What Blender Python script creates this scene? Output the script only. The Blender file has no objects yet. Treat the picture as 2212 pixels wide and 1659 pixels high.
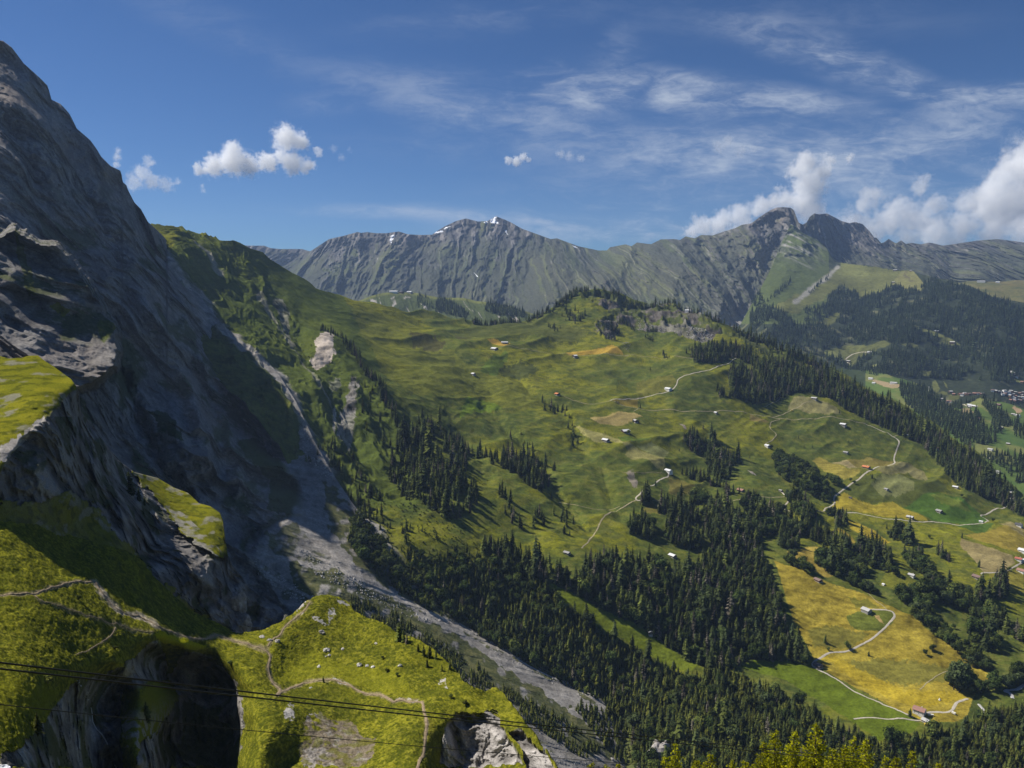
import bpy, math, random
import numpy as np
from mathutils import Vector, Matrix
# ------------------------------------------------------------------ camera, world, sun, exposure
SC = bpy.context.scene
COL = SC.collection
F0, CX, CY = 1671.0, 1106.0, 829.5          # focal length and centre in the measuring grid (2212 x 1659)
PITCH = math.radians(7.2)
CP, SP = math.cos(PITCH), math.sin(PITCH)
cam_d = bpy.data.cameras.new('camera'); cam = bpy.data.objects.new('camera', cam_d); COL.objects.link(cam)
cam_d.sensor_width = 36.0; cam_d.lens = 36.0 * F0 / 2212.0
cam_d.clip_start = 0.5; cam_d.clip_end = 80000.0
cam.location = (0, 0, 0); cam.rotation_euler = (math.pi / 2 - PITCH, 0, 0)
SC.camera = cam
SUN_AZ, SUN_EL = math.radians(-66), math.radians(47)   # azimuth from +Y towards +X
sun_dir = Vector((math.sin(SUN_AZ) * math.cos(SUN_EL), math.cos(SUN_AZ) * math.cos(SUN_EL), math.sin(SUN_EL)))
sd = bpy.data.lights.new('sun', 'SUN'); sd.energy = 5.0; sd.angle = math.radians(0.5); sd.color = (1.0, 0.955, 0.88)
sun = bpy.data.objects.new('sun', sd); COL.objects.link(sun)
sun.rotation_euler = sun_dir.to_track_quat('Z', 'Y').to_euler(); sun.location = (-500, 300, 800)
SC.view_settings.view_transform = 'Standard'; SC.view_settings.look = 'None'
SC.view_settings.exposure = 0.36; SC.view_settings.gamma = 1.0
SC.cycles.volume_step_rate = 1.0; SC.cycles.volume_max_steps = 256; SC.cycles.volume_bounces = 10
SC.cycles.max_bounces = 12; SC.cycles.diffuse_bounces = 2; SC.cycles.transparent_max_bounces = 8
SC.cycles.use_adaptive_sampling = False; SC.render.filter_size = 1.0
SC.cycles.use_denoising = True
SC.cycles.denoising_input_passes = 'RGB_ALBEDO_NORMAL'
try: SC.cycles.denoiser = 'OPENIMAGEDENOISE'
except Exception: pass

class NT:                                     # small node-tree helper
    def __init__(s, tree): s.t = tree; s.n = tree.nodes; s.l = tree.links
    def new(s, typ, **kw):
        nd = s.n.new(typ)
        for k, v in kw.items():
            if k == 'ins':
                for kk, vv in v.items():
                    if isinstance(vv, bpy.types.NodeSocket): s.l.new(vv, nd.inputs[kk])
                    else: nd.inputs[kk].default_value = vv
            else: setattr(nd, k, v)
        return nd
    def math(s, op, a, b=0.0, c=0.0, clamp=False):
        return s.new('ShaderNodeMath', operation=op, use_clamp=clamp, ins={0: a, 1: b, 2: c}).outputs[0]
    def noise(s, vec, scale, detail=4.0, rough=0.55, dist=0.0):
        return s.new('ShaderNodeTexNoise', ins={'Vector': vec, 'Scale': scale, 'Detail': detail, 'Roughness': rough, 'Distortion': dist})
    def maprange(s, v, a, b, c=0.0, d=1.0, smooth=True):
        return s.new('ShaderNodeMapRange', interpolation_type='SMOOTHSTEP' if smooth else 'LINEAR',
                     ins={'Value': v, 'From Min': a, 'From Max': b, 'To Min': c, 'To Max': d}).outputs[0]

world = bpy.data.worlds.new('World'); SC.world = world; world.use_nodes = True
W = NT(world.node_tree); W.n.clear()
SKY_STRENGTH = 0.042
sky = W.new('ShaderNodeTexSky', sky_type='NISHITA', sun_disc=False, sun_elevation=SUN_EL, sun_rotation=SUN_AZ,
            altitude=2000.0, air_density=1.0, dust_density=0.25, ozone_density=3.0)
tc = W.new('ShaderNodeTexCoord')
sep = W.new('ShaderNodeSeparateXYZ', ins={0: tc.outputs['Generated']})
yy = W.math('MAXIMUM', sep.outputs[1], 0.08)
uu = W.math('DIVIDE', sep.outputs[0], yy); vv = W.math('DIVIDE', sep.outputs[2], yy)
uv = W.new('ShaderNodeCombineXYZ', ins={0: uu, 1: vv, 2: 0.0}).outputs[0]
def sky_uv(x, y):                             # compass direction of a cirrus bank as slope coordinates
    a, b = (x - CX) / F0, (CY - y) / F0
    d = b * SP + CP
    return a / d, (b * CP - SP) / d
# streaky high cirrus: fine noise stretched along the wind, gathered into banks
def filaments(rot, sx, sy, k, seed):
    m = W.new('ShaderNodeMapping', ins={0: uv, 'Location': (seed, seed * .7, 0), 'Rotation': (0, 0, math.radians(rot)), 'Scale': (sx, sy, 1.0)})
    w1 = W.noise(m.outputs[0], 1.1, 4.0, 0.55)
    v = W.new('ShaderNodeVectorMath', operation='MULTIPLY_ADD', ins={0: w1.outputs['Color'], 1: (1.3, 1.5, 0), 2: m.outputs[0]}).outputs[0]
    return W.noise(v, k, 12.0, 0.66, 0.5).outputs[0]
st1 = filaments(6, 3.4, 13.0, 1.25, 1.0); st2 = filaments(-14, 6.0, 20.0, 1.5, 4.2); st3 = filaments(40, 7.0, 14.0, 1.2, 7.7)
streak = W.math('MULTIPLY_ADD', st2, 0.34, W.math('MULTIPLY_ADD', st3, .22, W.math('MULTIPLY', st1, 0.50)))
banks = [  # x, y, half length, half width, tilt degrees (down to the right is negative), strength
    (1000, 205, 330, 60, -7, .50), (1270, 175, 140, 75, 12, .50), (1470, 205, 330, 52, -6, 1.0), (1480, 190, 75, 34, -12, .75), (1700, 220, 240, 36, -6, .75),
    (1780, 120, 260, 46, -18, .72), (1950, 170, 190, 36, -22, .62), (2140, 202, 160, 26, 2, .85), (2150, 250, 200, 70, 0, .45), (1300, 160, 120, 45, 60, .40),
    (1550, 330, 420, 60, 0, .95), (1900, 315, 340, 70, 3, .75), (1120, 270, 330, 50, -6, .42), (960, 320, 250, 40, -5, .22),
    (1500, 420, 430, 70, 0, .62), (1260, 485, 300, 50, 2, .95), (760, 455, 200, 16, -2, .62), (960, 462, 160, 22, -4, .55), (2000, 420, 330, 110, 5, .85),
    (690, 225, 90, 28, 0, .30), (480, 60, 330, 50, -22, .18), (1030, 40, 300, 40, 5, .22), (1700, 40, 420, 50, 0, .18), (1450, 500, 240, 40, 0, .8)]
acc = None
for (bx, by, L, Wd, tilt, amp) in banks:
    u0, v0 = sky_uv(bx, by)
    m = W.new('ShaderNodeMapping', vector_type='TEXTURE', ins={0: uv, 'Location': (u0, v0, 0), 'Rotation': (0, 0, math.radians(tilt)), 'Scale': (L / F0, Wd / F0, 1)})
    ln = W.new('ShaderNodeVectorMath', operation='LENGTH', ins={0: m.outputs[0]}).outputs['Value']
    g = W.maprange(ln, 1.35, 0.0, 0.0, amp)
    acc = g if acc is None else W.math('ADD', acc, g)
acc = W.math('MINIMUM', acc, 1.25)
fib = W.math('POWER', W.maprange(streak, 0.43, 0.66), 1.4)
cir = W.math('MULTIPLY', W.math('MINIMUM', acc, 1.0), W.math('MULTIPLY_ADD', fib, .95, .05))
cir = W.math('MULTIPLY', cir, W.maprange(sep.outputs[1], 0.10, 0.3))
cir = W.math('MULTIPLY', cir, 0.85, clamp=True)
tint = W.new('ShaderNodeMixRGB', blend_type='MULTIPLY', ins={0: 1.0, 1: sky.outputs[0], 2: (0.58, 0.89, 1.28, 1)})
mix = W.new('ShaderNodeMixRGB', ins={0: cir, 1: tint.outputs[0], 2: (9.0, 10.2, 12.2, 1)})
bg = W.new('ShaderNodeBackground', ins={'Color': mix.outputs[0], 'Strength': SKY_STRENGTH})
wo = W.new('ShaderNodeOutputWorld'); W.l.new(bg.outputs[0], wo.inputs['Surface'])

# ------------------------------------------------------------------ noise in numpy
def _h(h):
    h = (h ^ (h >> np.uint32(13))) * np.uint32(1274126177)
    h = (h ^ (h >> np.uint32(16))) * np.uint32(0x85ebca6b)
    h = h ^ (h >> np.uint32(13))
    return (h & np.uint32(0xffffff)).astype(np.float32) * np.float32(2.0 / 0xffffff) - np.float32(1.0)
def vnoise(x, y, z, seed=0):                   # smooth value noise, -1..1
    flat2 = np.isscalar(z)                     # a constant third coordinate costs half as much
    def prep(a):
        a = np.asarray(a, np.float32); i = np.floor(a); f = a - i
        return i.astype(np.int32).astype(np.uint32), f * f * f * (f * (f * 6 - 15) + 10)
    ix, fx = prep(x); iy, fy = prep(y); iz, fz = prep(z)
    k = np.uint32((seed * 2654435761) & 0xffffffff); one = np.uint32(1)
    hx = (ix * np.uint32(374761393), (ix + one) * np.uint32(374761393)); hy = (iy * np.uint32(668265263), (iy + one) * np.uint32(668265263))
    def plane(hz):
        r = []
        for a in (0, 1):
            h0, h1 = [_h(hx[a] ^ hy[b] ^ hz ^ k) for b in (0, 1)]
            r.append(h0 + (h1 - h0) * fy)
        return r[0] + (r[1] - r[0]) * fx
    p0 = plane(iz * np.uint32(1540483477))
    if flat2 and float(z) == math.floor(float(z)): return p0
    p1 = plane((iz + one) * np.uint32(1540483477))
    return p0 + (p1 - p0) * fz
def fbm(x, y, z=0.0, oct=5, seed=0, gain=0.5, lac=2.03):
    a, s, t = 1.0, 0.0, 0.0
    for k in range(oct):
        s = s + a * vnoise(np.asarray(x, np.float32) * lac ** k, np.asarray(y, np.float32) * lac ** k, z if np.isscalar(z) else np.asarray(z, np.float32) * lac ** k, seed + k * 17); t += a; a *= gain
    return s / t * 1.6
def ridged(x, y, z=0.0, oct=5, seed=0, gain=0.55, lac=2.07):
    a, s, t, prev = 1.0, 0.0, 0.0, 1.0
    for k in range(oct):
        n = 1.0 - np.abs(vnoise(np.asarray(x, np.float32) * lac ** k, np.asarray(y, np.float32) * lac ** k, z if np.isscalar(z) else np.asarray(z, np.float32) * lac ** k, seed + k * 31)) * 1.7
        s = s + a * n * (0.4 + 0.6 * prev); prev = np.clip(n, 0, 1); t += a; a *= gain
    return s / t
def sstep(a, b, x):
    t = np.clip((np.asarray(x) - a) / (b - a), 0, 1); return t * t * (3 - 2 * t)
def pdist(PX, PY, poly):                       # distance to a polyline, and position along it 0..1
    best = np.full(np.shape(PX), 1e9, np.float32); tt = np.zeros(np.shape(PX), np.float32)
    n = len(poly) - 1
    for i in range(n):
        (ax, ay), (bx, by) = poly[i][:2], poly[i + 1][:2]
        dx, dy = bx - ax, by - ay
        t = np.clip(((PX - ax) * dx + (PY - ay) * dy) / (dx * dx + dy * dy + 1e-9), 0, 1)
        d = np.hypot(PX - ax - t * dx, PY - ay - t * dy)
        m = d < best; best = np.where(m, d, best); tt = np.where(m, (i + t) / n, tt)
    return best, tt
def inpoly(PX, PY, poly):
    PX = np.asarray(PX); PY = np.asarray(PY)
    if PX.ndim == 2 and PX.size > 5000:
        q = np.asarray(poly); m = (PX >= q[:, 0].min()) & (PX <= q[:, 0].max()) & (PY >= q[:, 1].min()) & (PY <= q[:, 1].max())
        r = np.zeros(PX.shape, bool)
        if m.any(): r[m] = inpoly(PX[m], PY[m], poly)
        return r
    r = np.zeros(PX.shape, bool); n = len(poly)
    for i in range(n):
        (ax, ay), (bx, by) = poly[i], poly[(i + 1) % n]
        if ay == by: continue
        c = ((ay > PY) != (by > PY)) & (PX < (bx - ax) * (PY - ay) / (by - ay) + ax)
        r ^= c
    return r
def grid(ox, oy, sc, pts): return [(ox + sc * p[0], oy + sc * p[1]) for p in pts]
RA = lambda pts: grid(1188, 756, .2441, pts)
RB = lambda pts: grid(1620, 756, .2676, pts)
RC = lambda pts: grid(1620, 1080, .2676, pts)
RD = lambda pts: grid(1188, 1080, .2441, pts)
RE = lambda pts: grid(1944, 756, .1211, pts)
RF = lambda pts: grid(1944, 1107, .1211, pts)
RG = lambda pts: grid(1944, 1458, .1211, pts)
RH = lambda pts: grid(972, 621, .2685, pts)
R5 = lambda pts: grid(0, 648, .3418, pts)
R6 = lambda pts: grid(0, 1161, .3003, pts)
R7 = lambda pts: grid(540, 1161, .3003, pts)
R8 = lambda pts: grid(648, 810, .2685, pts)
RK = lambda pts: grid(1620, 1296, .2676, pts)
R4 = lambda pts: grid(1620, 378, .2676, pts)
R2 = lambda pts: grid(540, 378, .3418, pts)
R3 = lambda pts: grid(1188, 378, .2441, pts)

# ------------------------------------------------------------------ object helpers
def tag(o, label=None, cat=None, group=None, kind=None):
    if label: o['label'] = label
    if cat: o['category'] = cat
    if group: o['group'] = group
    if kind: o['kind'] = kind
    return o
def np_mesh(name, V, Fq, cols=None, smooth=True, mats=(), matidx=None):
    me = bpy.data.meshes.new(name)
    V = np.ascontiguousarray(V, np.float32).reshape(-1, 3); Fq = np.ascontiguousarray(Fq, np.int32)
    k = Fq.shape[1]; nf = len(Fq)
    me.vertices.add(len(V)); me.vertices.foreach_set('co', V.ravel())
    me.loops.add(nf * k); me.loops.foreach_set('vertex_index', Fq.ravel())
    me.polygons.add(nf); me.polygons.foreach_set('loop_start', np.arange(0, nf * k, k, dtype=np.int32))
    me.polygons.foreach_set('use_smooth', np.full(nf, smooth, bool))
    if matidx is not None: me.polygons.foreach_set('material_index', np.asarray(matidx, np.int32))
    me.update(calc_edges=True)
    if cols is not None:
        ca = me.color_attributes.new('Col', 'FLOAT_COLOR', 'POINT')
        c4 = np.ones((len(V), 4), np.float32); c4[:, :3] = np.asarray(cols).reshape(-1, 3); ca.data.foreach_set('color', c4.ravel())
    for m in mats: me.materials.append(m)
    return me
def link(name, me, parent=None, loc=None):
    o = bpy.data.objects.new(name, me); COL.objects.link(o)
    if parent is not None: o.parent = parent
    if loc is not None: o.location = loc
    return o

# ------------------------------------------------------------------ terrain sheets
def solve_s(x, y, Y): return Y / ((CY - y) / F0 * SP + CP)
def topoint(PX, PY, s):
    a = (PX - CX) / F0; b = (CY - PY) / F0
    return np.stack([a * s, s * (b * SP + CP), s * (b * CP - SP)], -1)
def tps_fit(pts):
    P = np.array([(p[0], p[1]) for p in pts], float) / 1000.0
    d = np.array([1000.0 / solve_s(*p) for p in pts])
    n = len(P); r2 = ((P[:, None] - P[None]) ** 2).sum(-1)
    K = np.where(r2 > 0, 0.5 * r2 * np.log(np.maximum(r2, 1e-12)), 0) + np.eye(n) * 2e-5
    A = np.zeros((n + 3, n + 3)); A[:n, :n] = K; A[:n, n] = 1; A[:n, n + 1:] = P; A[n, :n] = 1; A[n + 1:, :n] = P.T
    w = np.linalg.solve(A, np.r_[d, 0, 0, 0])
    return P, w
def tps_eval(fit, X, Y):
    P, w = fit; n = len(P); X = X / 1000.0; Y = Y / 1000.0
    out = w[n] + w[n + 1] * X + w[n + 2] * Y
    for i in range(n):
        r2 = (X - P[i, 0]) ** 2 + (Y - P[i, 1]) ** 2
        out = out + w[i] * 0.5 * r2 * np.log(np.maximum(r2, 1e-12))
    return out
class Sheet:
    """A real terrain surface: control points with measured distances, every grid node at its true place in metres."""
    def __init__(s, top, bot, ctrl, step, feats=(), power=1.0):
        s.x0, s.x1 = top[0][0], top[-1][0]
        nx = int((s.x1 - s.x0) / step) + 1
        s.xs = np.linspace(s.x0, s.x1, nx)
        s.yt = np.interp(s.xs, [p[0] for p in top], [p[1] for p in top])
        s.yb = np.interp(s.xs, [p[0] for p in bot], [p[1] for p in bot])
        ny = int(np.max(s.yb - s.yt) / step) + 2
        s.v = np.linspace(0, 1, ny) ** power; s.power = power
        s.PX = np.broadcast_to(s.xs, (ny, nx)).copy(); s.PY = s.yt + (s.yb - s.yt) * s.v[:, None]
        s.fit = tps_fit(ctrl)
        s.s = 1000.0 / np.maximum(tps_eval(s.fit, s.PX, s.PY), 0.05)
        WX = s.PX + 7 * fbm(s.PX / 40, s.PY / 40, 0, 3, 301) + 2 * fbm(s.PX / 9, s.PY / 9, 0, 3, 303); WY = s.PY + 7 * fbm(s.PX / 40, s.PY / 40, 0, 3, 302)
        for (poly, wid, amp) in feats:         # spurs (amp > 0, towards the valley) and gullies (amp < 0), in metres
            d, t = pdist(WX, WY, poly)
            w0, w1 = (wid if isinstance(wid, tuple) else (wid, wid))
            a0, a1 = (amp if isinstance(amp, tuple) else (amp, amp))
            k = np.clip(1 - d / (w0 + (w1 - w0) * t), 0, 1); k = k * k * (3 - 2 * k) * 0.6 + k * k * 0.4; k = k * np.minimum(1, .25 + 4 * t)
            s.s = s.s - (a0 + (a1 - a0) * t) * k
        s.P = topoint(s.PX, s.PY, s.s)
        s.PX = s.PX.astype(np.float32); s.PY = s.PY.astype(np.float32)
    def slab(s, poly, ref, n, blend=12.0, amt=1.0, near=1.0):
        """lays a tilted rock slab over part of the face: a plane through the point ref, with its own steep lower edges"""
        n = np.array(n, float); n /= np.linalg.norm(n); j = 5 * fbm(s.PX / 20, s.PY / 20, 0, 4, 501); k = 5 * fbm(s.PX / 20, s.PY / 20, 0, 4, 502)
        m = inpoly(s.PX + j, s.PY + k, poly); d, _ = pdist(s.PX + j, s.PY + k, list(poly) + [poly[0]]); m = np.where(m, sstep(0, blend, d), 0) * amt
        R = s.at(*ref) * near; D1 = topoint(s.PX, s.PY, np.ones_like(s.s)); sp = (R @ n) / (D1 @ n); s.s = s.s + m * (np.clip(sp, s.s * .5, s.s * 1.1) - s.s); s.P = topoint(s.PX, s.PY, s.s)
    def push(s, d):                            # displacement along the line of slope towards the viewer side
        s.s = s.s - d; s.P = topoint(s.PX, s.PY, s.s)
    def lift(s, d): s.P[..., 2] += d
    def normals(s):
        du = np.gradient(s.P, axis=1); dv = np.gradient(s.P, axis=0)
        n = np.cross(dv, du); n /= np.linalg.norm(n, axis=-1, keepdims=True) + 1e-9
        flip = (n * s.P).sum(-1, keepdims=True) > 0
        return np.where(flip, -n, n)
    def along(s, d): s.P = s.P + s.normals() * d[..., None]
    def at(s, x, y):
        u = np.clip((np.asarray(x, float) - s.x0) / (s.x1 - s.x0), 0, 1) * (len(s.xs) - 1)
        i = np.minimum(u.astype(int), len(s.xs) - 2); fu = u - i
        yt = s.yt[i] * (1 - fu) + s.yt[i + 1] * fu; yb = s.yb[i] * (1 - fu) + s.yb[i + 1] * fu
        t = np.clip((np.asarray(y, float) - yt) / (yb - yt), 0, 1) ** (1 / s.power) * (len(s.v) - 1)
        j = np.minimum(t.astype(int), len(s.v) - 2); fv = (t - j)
        fu = fu[..., None]; fv = fv[..., None]
        return (s.P[j, i] * (1 - fu) * (1 - fv) + s.P[j, i + 1] * fu * (1 - fv) + s.P[j + 1, i] * (1 - fu) * fv + s.P[j + 1, i + 1] * fu * fv)
    def normal_at(s, x, y, e=3.0):
        x = np.asarray(x, float); y = np.asarray(y, float)
        n = np.cross(s.at(x, y + e) - s.at(x, y - e), s.at(x + e, y) - s.at(x - e, y))
        n = n / (np.linalg.norm(n, axis=-1, keepdims=True) + 1e-9)
        return np.where(n[..., 2:3] < 0, -n, n)
    def build(s, name, cols, mat, back=((25, 6), (90, 45), (260, 160), (600, 420))):
        P = s.P; C = cols
        top = P[0]; away = top.copy(); away[:, 2] = 0; away /= np.linalg.norm(away, axis=1, keepdims=True)
        rows, crow = [], []
        for (d, z) in back[::-1]:
            q = top + away * d; q[:, 2] -= z; rows.append(q); crow.append(C[0])
        if rows: P = np.concatenate([np.stack(rows), P]); C = np.concatenate([np.stack(crow), C])
        ny, nx = P.shape[:2]
        idx = np.arange(ny * nx).reshape(ny, nx)
        Fq = np.stack([idx[:-1, :-1], idx[1:, :-1], idx[1:, 1:], idx[:-1, 1:]], -1).reshape(-1, 4)
        return link(name, np_mesh(name, P, Fq, C, True, [mat]))

def mat_terrain(name, bump=0.4, scale=0.5, rough=0.95, var=0.25, vscale=0.35):
    m = bpy.data.materials.new(name); m.use_nodes = True; N = NT(m.node_tree)
    bs = N.n['Principled BSDF']; bs.inputs['Roughness'].default_value = rough; bs.inputs['Specular IOR Level'].default_value = 0.0
    at = N.new('ShaderNodeAttribute', attribute_name='Col'); g = N.new('ShaderNodeNewGeometry')
    n1 = N.noise(g.outputs['Position'], vscale, 6.0, 0.7); n2 = N.noise(g.outputs['Position'], scale, 8.0, 0.65)
    f = N.maprange(n1.outputs[0], 0.3, 0.7, 1 - var, 1 + var, False)
    cm = N.new('ShaderNodeVectorMath', operation='SCALE', ins={0: at.outputs['Color'], 'Scale': f})
    N.l.new(cm.outputs[0], bs.inputs['Base Color'])
    bp = N.new('ShaderNodeBump', ins={'Strength': bump, 'Distance': 1.0 / scale * 0.5, 'Height': n2.outputs[0]})
    N.l.new(bp.outputs[0], bs.inputs['Normal'])
    return m
def flat_mat(name, col, rough=0.8, spec=0.2, var=0.0, vscale=1.0, metal=0.0):
    m = bpy.data.materials.new(name); m.use_nodes = True; N = NT(m.node_tree)
    bs = N.n['Principled BSDF']; bs.inputs['Roughness'].default_value = rough; bs.inputs['Specular IOR Level'].default_value = spec; bs.inputs['Metallic'].default_value = metal
    if var:
        g = N.new('ShaderNodeNewGeometry'); n1 = N.noise(g.outputs['Position'], vscale, 5.0, 0.65)
        f = N.maprange(n1.outputs[0], 0.3, 0.7, 1 - var, 1 + var, False)
        cm = N.new('ShaderNodeVectorMath', operation='SCALE', ins={0: tuple(col[:3]), 'Scale': f}); N.l.new(cm.outputs[0], bs.inputs['Base Color'])
    else: bs.inputs['Base Color'].default_value = (*col[:3], 1)
    return m
def mixc(C, w, c): return C * (1 - w[..., None]) + np.asarray(c, np.float32) * w[..., None]
# ------------------------------------------------------------------ colours of the ground (real, unlit surface colours)
GRASS = (.092, .112, .020); GRASS_D = (.050, .068, .018); GRASS_Y = (.150, .150, .026); SCRUB = (.034, .048, .016)
GOLD = (.36, .235, .040); PALE = (.27, .225, .085); LIME = (.115, .160, .018); DGREEN = (.045, .085, .020)
ROCK = (.215, .200, .185); ROCKD = (.11, .103, .098); ROCKL = (.42, .39, .35); SCREE = (.235, .22, .20)
FG = (.150, .150, .012); FGD = (.070, .078, .010); FGB = (.26, .235, .012)
SNOW = (.85, .87, .90); EARTH = (.27, .20, .13)
M_far = mat_terrain('far_rock', 0.5, 0.04, .95, .34, .05)
M_hill = mat_terrain('pasture', 0.7, 0.34, .95, .36, .28)
M_rock = mat_terrain('limestone', 0.9, 0.4, .9, .36, .3)
M_near = mat_terrain('turf', 0.9, 2.2, .95, .42, 1.7)

# ---- A: far mountain range
A_top = R2([(-1400, 430), (90, 447), (130, 462), (190, 468), (330, 468), (380, 483), (500, 405), (590, 385), (680, 360), (700, 366), (740, 361), (800, 368), (860, 368), (940, 357), (1000, 375), (1080, 379), (1150, 377), (1190, 350), (1230, 325), (1300, 292), (1365, 274), (1440, 294), (1500, 291), (1530, 276), (1555, 261), (1620, 286), (1650, 300), (1720, 340), (1810, 372), (1900, 405), (1940, 400), (2020, 430)]) + \
    R3([(250, 630), (430, 668), (505, 667), (530, 640), (670, 613), (720, 631), (770, 597), (870, 610), (895, 612), (980, 570), (1100, 567), (1150, 575), (1200, 543), (1280, 560), (1340, 530), (1440, 535), (1540, 500), (1640, 470), (1700, 440), (1780, 430), (1850, 375), (1950, 312)]) + \
    R4([(220, 262), (270, 260), (330, 264), (355, 285), (378, 345), (395, 385), (425, 400), (455, 385), (485, 335), (520, 310), (560, 318), (620, 310), (660, 330), (690, 345), (740, 372), (800, 388), (850, 380), (910, 396), (970, 460), (1005, 508), (1020, 505), (1060, 550), (1085, 542), (1120, 515), (1150, 535), (1180, 552), (1220, 528), (1260, 556), (1300, 547), (1380, 560), (1450, 545), (1560, 570), (1700, 550), (1830, 530), (2000, 517), (2100, 530), (2212, 545), (2900, 560)])
A_bot = [(A_top[0][0], 720), (560, 720), (800, 700), (1300, 720), (1600, 740), (2000, 700), (A_top[-1][0], 690)]
A_ctrl = [(300, 560, 9200), (560, 536, 9000), (660, 542, 8900), (711, 516, 8500), (772, 501, 8300), (860, 500, 8300), (933, 506, 8500), (1007, 472, 8600), (1071, 467, 8700), (1190, 516, 8300), (1296, 542, 8300), (1360, 528, 8100), (1427, 517, 7900), (1560, 500, 7700), (1640, 468, 7500), (1691, 448, 7400), (1786, 461, 7800), (1890, 514, 8100), (2008, 524, 8300), (2212, 525, 8400), (2330, 528, 8400),
          (560, 620, 8100), (600, 680, 7300), (700, 600, 7500), (800, 580, 7500), (800, 660, 6700), (940, 560, 7700), (1000, 680, 6200), (1060, 560, 7700), (1110, 650, 6350), (1200, 640, 5900), (1300, 640, 5800), (1300, 590, 6700), (1430, 600, 6500), (1450, 680, 5500), (1560, 580, 6700), (1590, 690, 5350), (1690, 520, 6900),
          (1800, 560, 7000), (1900, 580, 7100), (2000, 600, 6900), (2200, 600, 6900), (2200, 690, 5600), (1950, 690, 5600), (2330, 600, 6900)]
A_feat = [([(1203, 515), (1180, 560), (1120, 640), (1100, 690)], (70, 110), (120, 330)), ([(1186, 520), (1150, 575), (1108, 650)], (50, 60), (-120, -330)),
          ([(861, 502), (855, 545), (815, 660)], (40, 90), (80, 300)), ([(861, 502), (900, 560), (935, 640)], (34, 60), (60, 220)), ([(800, 520), (790, 600), (750, 660)], (40, 60), (-80, -220)),
          ([(1457, 517), (1468, 590), (1440, 690)], (60, 120), (90, 380)), ([(1350, 560), (1395, 640), (1400, 690)], (40, 50), (-60, -160)),
          ([(1690, 500), (1650, 580), (1608, 690)], (50, 70), (-150, -420)), ([(1600, 560), (1570, 620), (1590, 690)], (30, 40), (-60, -180)), ([(711, 516), (690, 580), (640, 660)], (50, 80), (60, 250)),
          ([(1070, 470), (1050, 560), (1010, 660)], (50, 90), (60, 260)), ([(1007, 473), (960, 560), (900, 660)], (50, 80), (60, 240)), ([(1309, 592), (1330, 660)], (34, 60), (200, 280)), ([(1309, 592), (1270, 650)], (20, 40), (120, 200)),
          ([(1690, 450), (1740, 540), (1800, 640)], (50, 80), (100, 200)), ([(1864, 485), (1900, 560), (1960, 640)], (50, 80), (80, 200)), ([(2008, 524), (1990, 600)], (50, 60), (80, 200)), ([(2110, 520), (2120, 600)], (50, 60), (80, 200)), ([(2060, 540), (2050, 610)], (30, 40), (-60, -120)), ([(1376, 525), (1330, 580)], (30, 50), (60, 160)), ([(1427, 517), (1390, 600)], (30, 40), (40, 140))]
A = Sheet(A_top, A_bot, A_ctrl, 1.25, A_feat)
ax, ay, az = A.P[..., 0], A.P[..., 1], A.P[..., 2]
dtop = A.PY - A.yt
# runnels: ridges and gullies that follow the fall line, fanning out downwards
wx = ax + 80 * fbm(ax / 420, az / 500, 0, 4, 5) + 26 * fbm(ax / 80, az / 110, 0, 4, 6) + .35 * (az - 400) * fbm(ax / 700, 0 * az, 0, 2, 7)
r1 = ridged(wx / 340, az / 1300, 0, 5, 11); r2 = ridged(wx / 80, az / 900, 0, 4, 21); r3 = fbm(ax / 42, az / 48, ay / 300, 4, 3)
gr = sstep(0, 26, dtop)
A.push((r1 - .55) * 250 * (.2 + .8 * gr) + (r2 - .55) * (30 + 120 * sstep(-.3, .5, fbm(ax / 240, az / 180, 0, 3, 91))) + r3 * 40)
az = A.P[..., 2]; An = A.normals(); steep = 1 - np.abs(An[..., 2])
fine = fbm(wx / 24, az / 90, 0, 4, 41); blot = fbm(ax / 300, az / 220, 0, 4, 77)
green_line = 540 + 160 * blot - 260 * sstep(1250, 700, A.PX) - 160 * sstep(1750, 1850, A.PX) - 150 * sstep(1560, 1640, A.PX) * sstep(1750, 1680, A.PX)
gw = sstep(120, -160, az - green_line + 260 * (r2 - .55) + 120 * fine) * sstep(.92, .62, steep + .18 * fine)
C = np.empty(A.P.shape, np.float32); C[:] = (.125, .115, .108)
C = mixc(C, sstep(.0, .7, fine) * .7, (.26, .245, .225)); C = mixc(C, sstep(0., .8, blot) * .5, (.22, .175, .145))
C = mixc(C, sstep(.1, -.6, fine) * .6, (.06, .058, .06))
gcol = mixc(np.broadcast_to(np.float32((.078, .092, .042)), C.shape), sstep(-.2, .5, blot), (.105, .115, .050))
C = mixc(C, gw * .9, gcol)
chute = ridged(wx / 46, az / 900, 0, 4, 63); C = mixc(C, sstep(.6, .3, chute) * .65, (.062, .062, .056)); C = mixc(C, sstep(.70, .92, chute) * .6, (.25, .235, .215))
strk = sstep(.78, .98, ridged(wx / 62, az / 600, 0, 3, 61)) * sstep(-.25, .3, fbm(ax / 500, az / 300, 4, 3, 15))
C = mixc(C, strk * .85, (.42, .39, .36))
lowv = sstep(640, 700, A.PY) * sstep(1500, 1600, A.PX)
C = mixc(C, lowv * .6, (.30, .28, .27))
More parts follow.
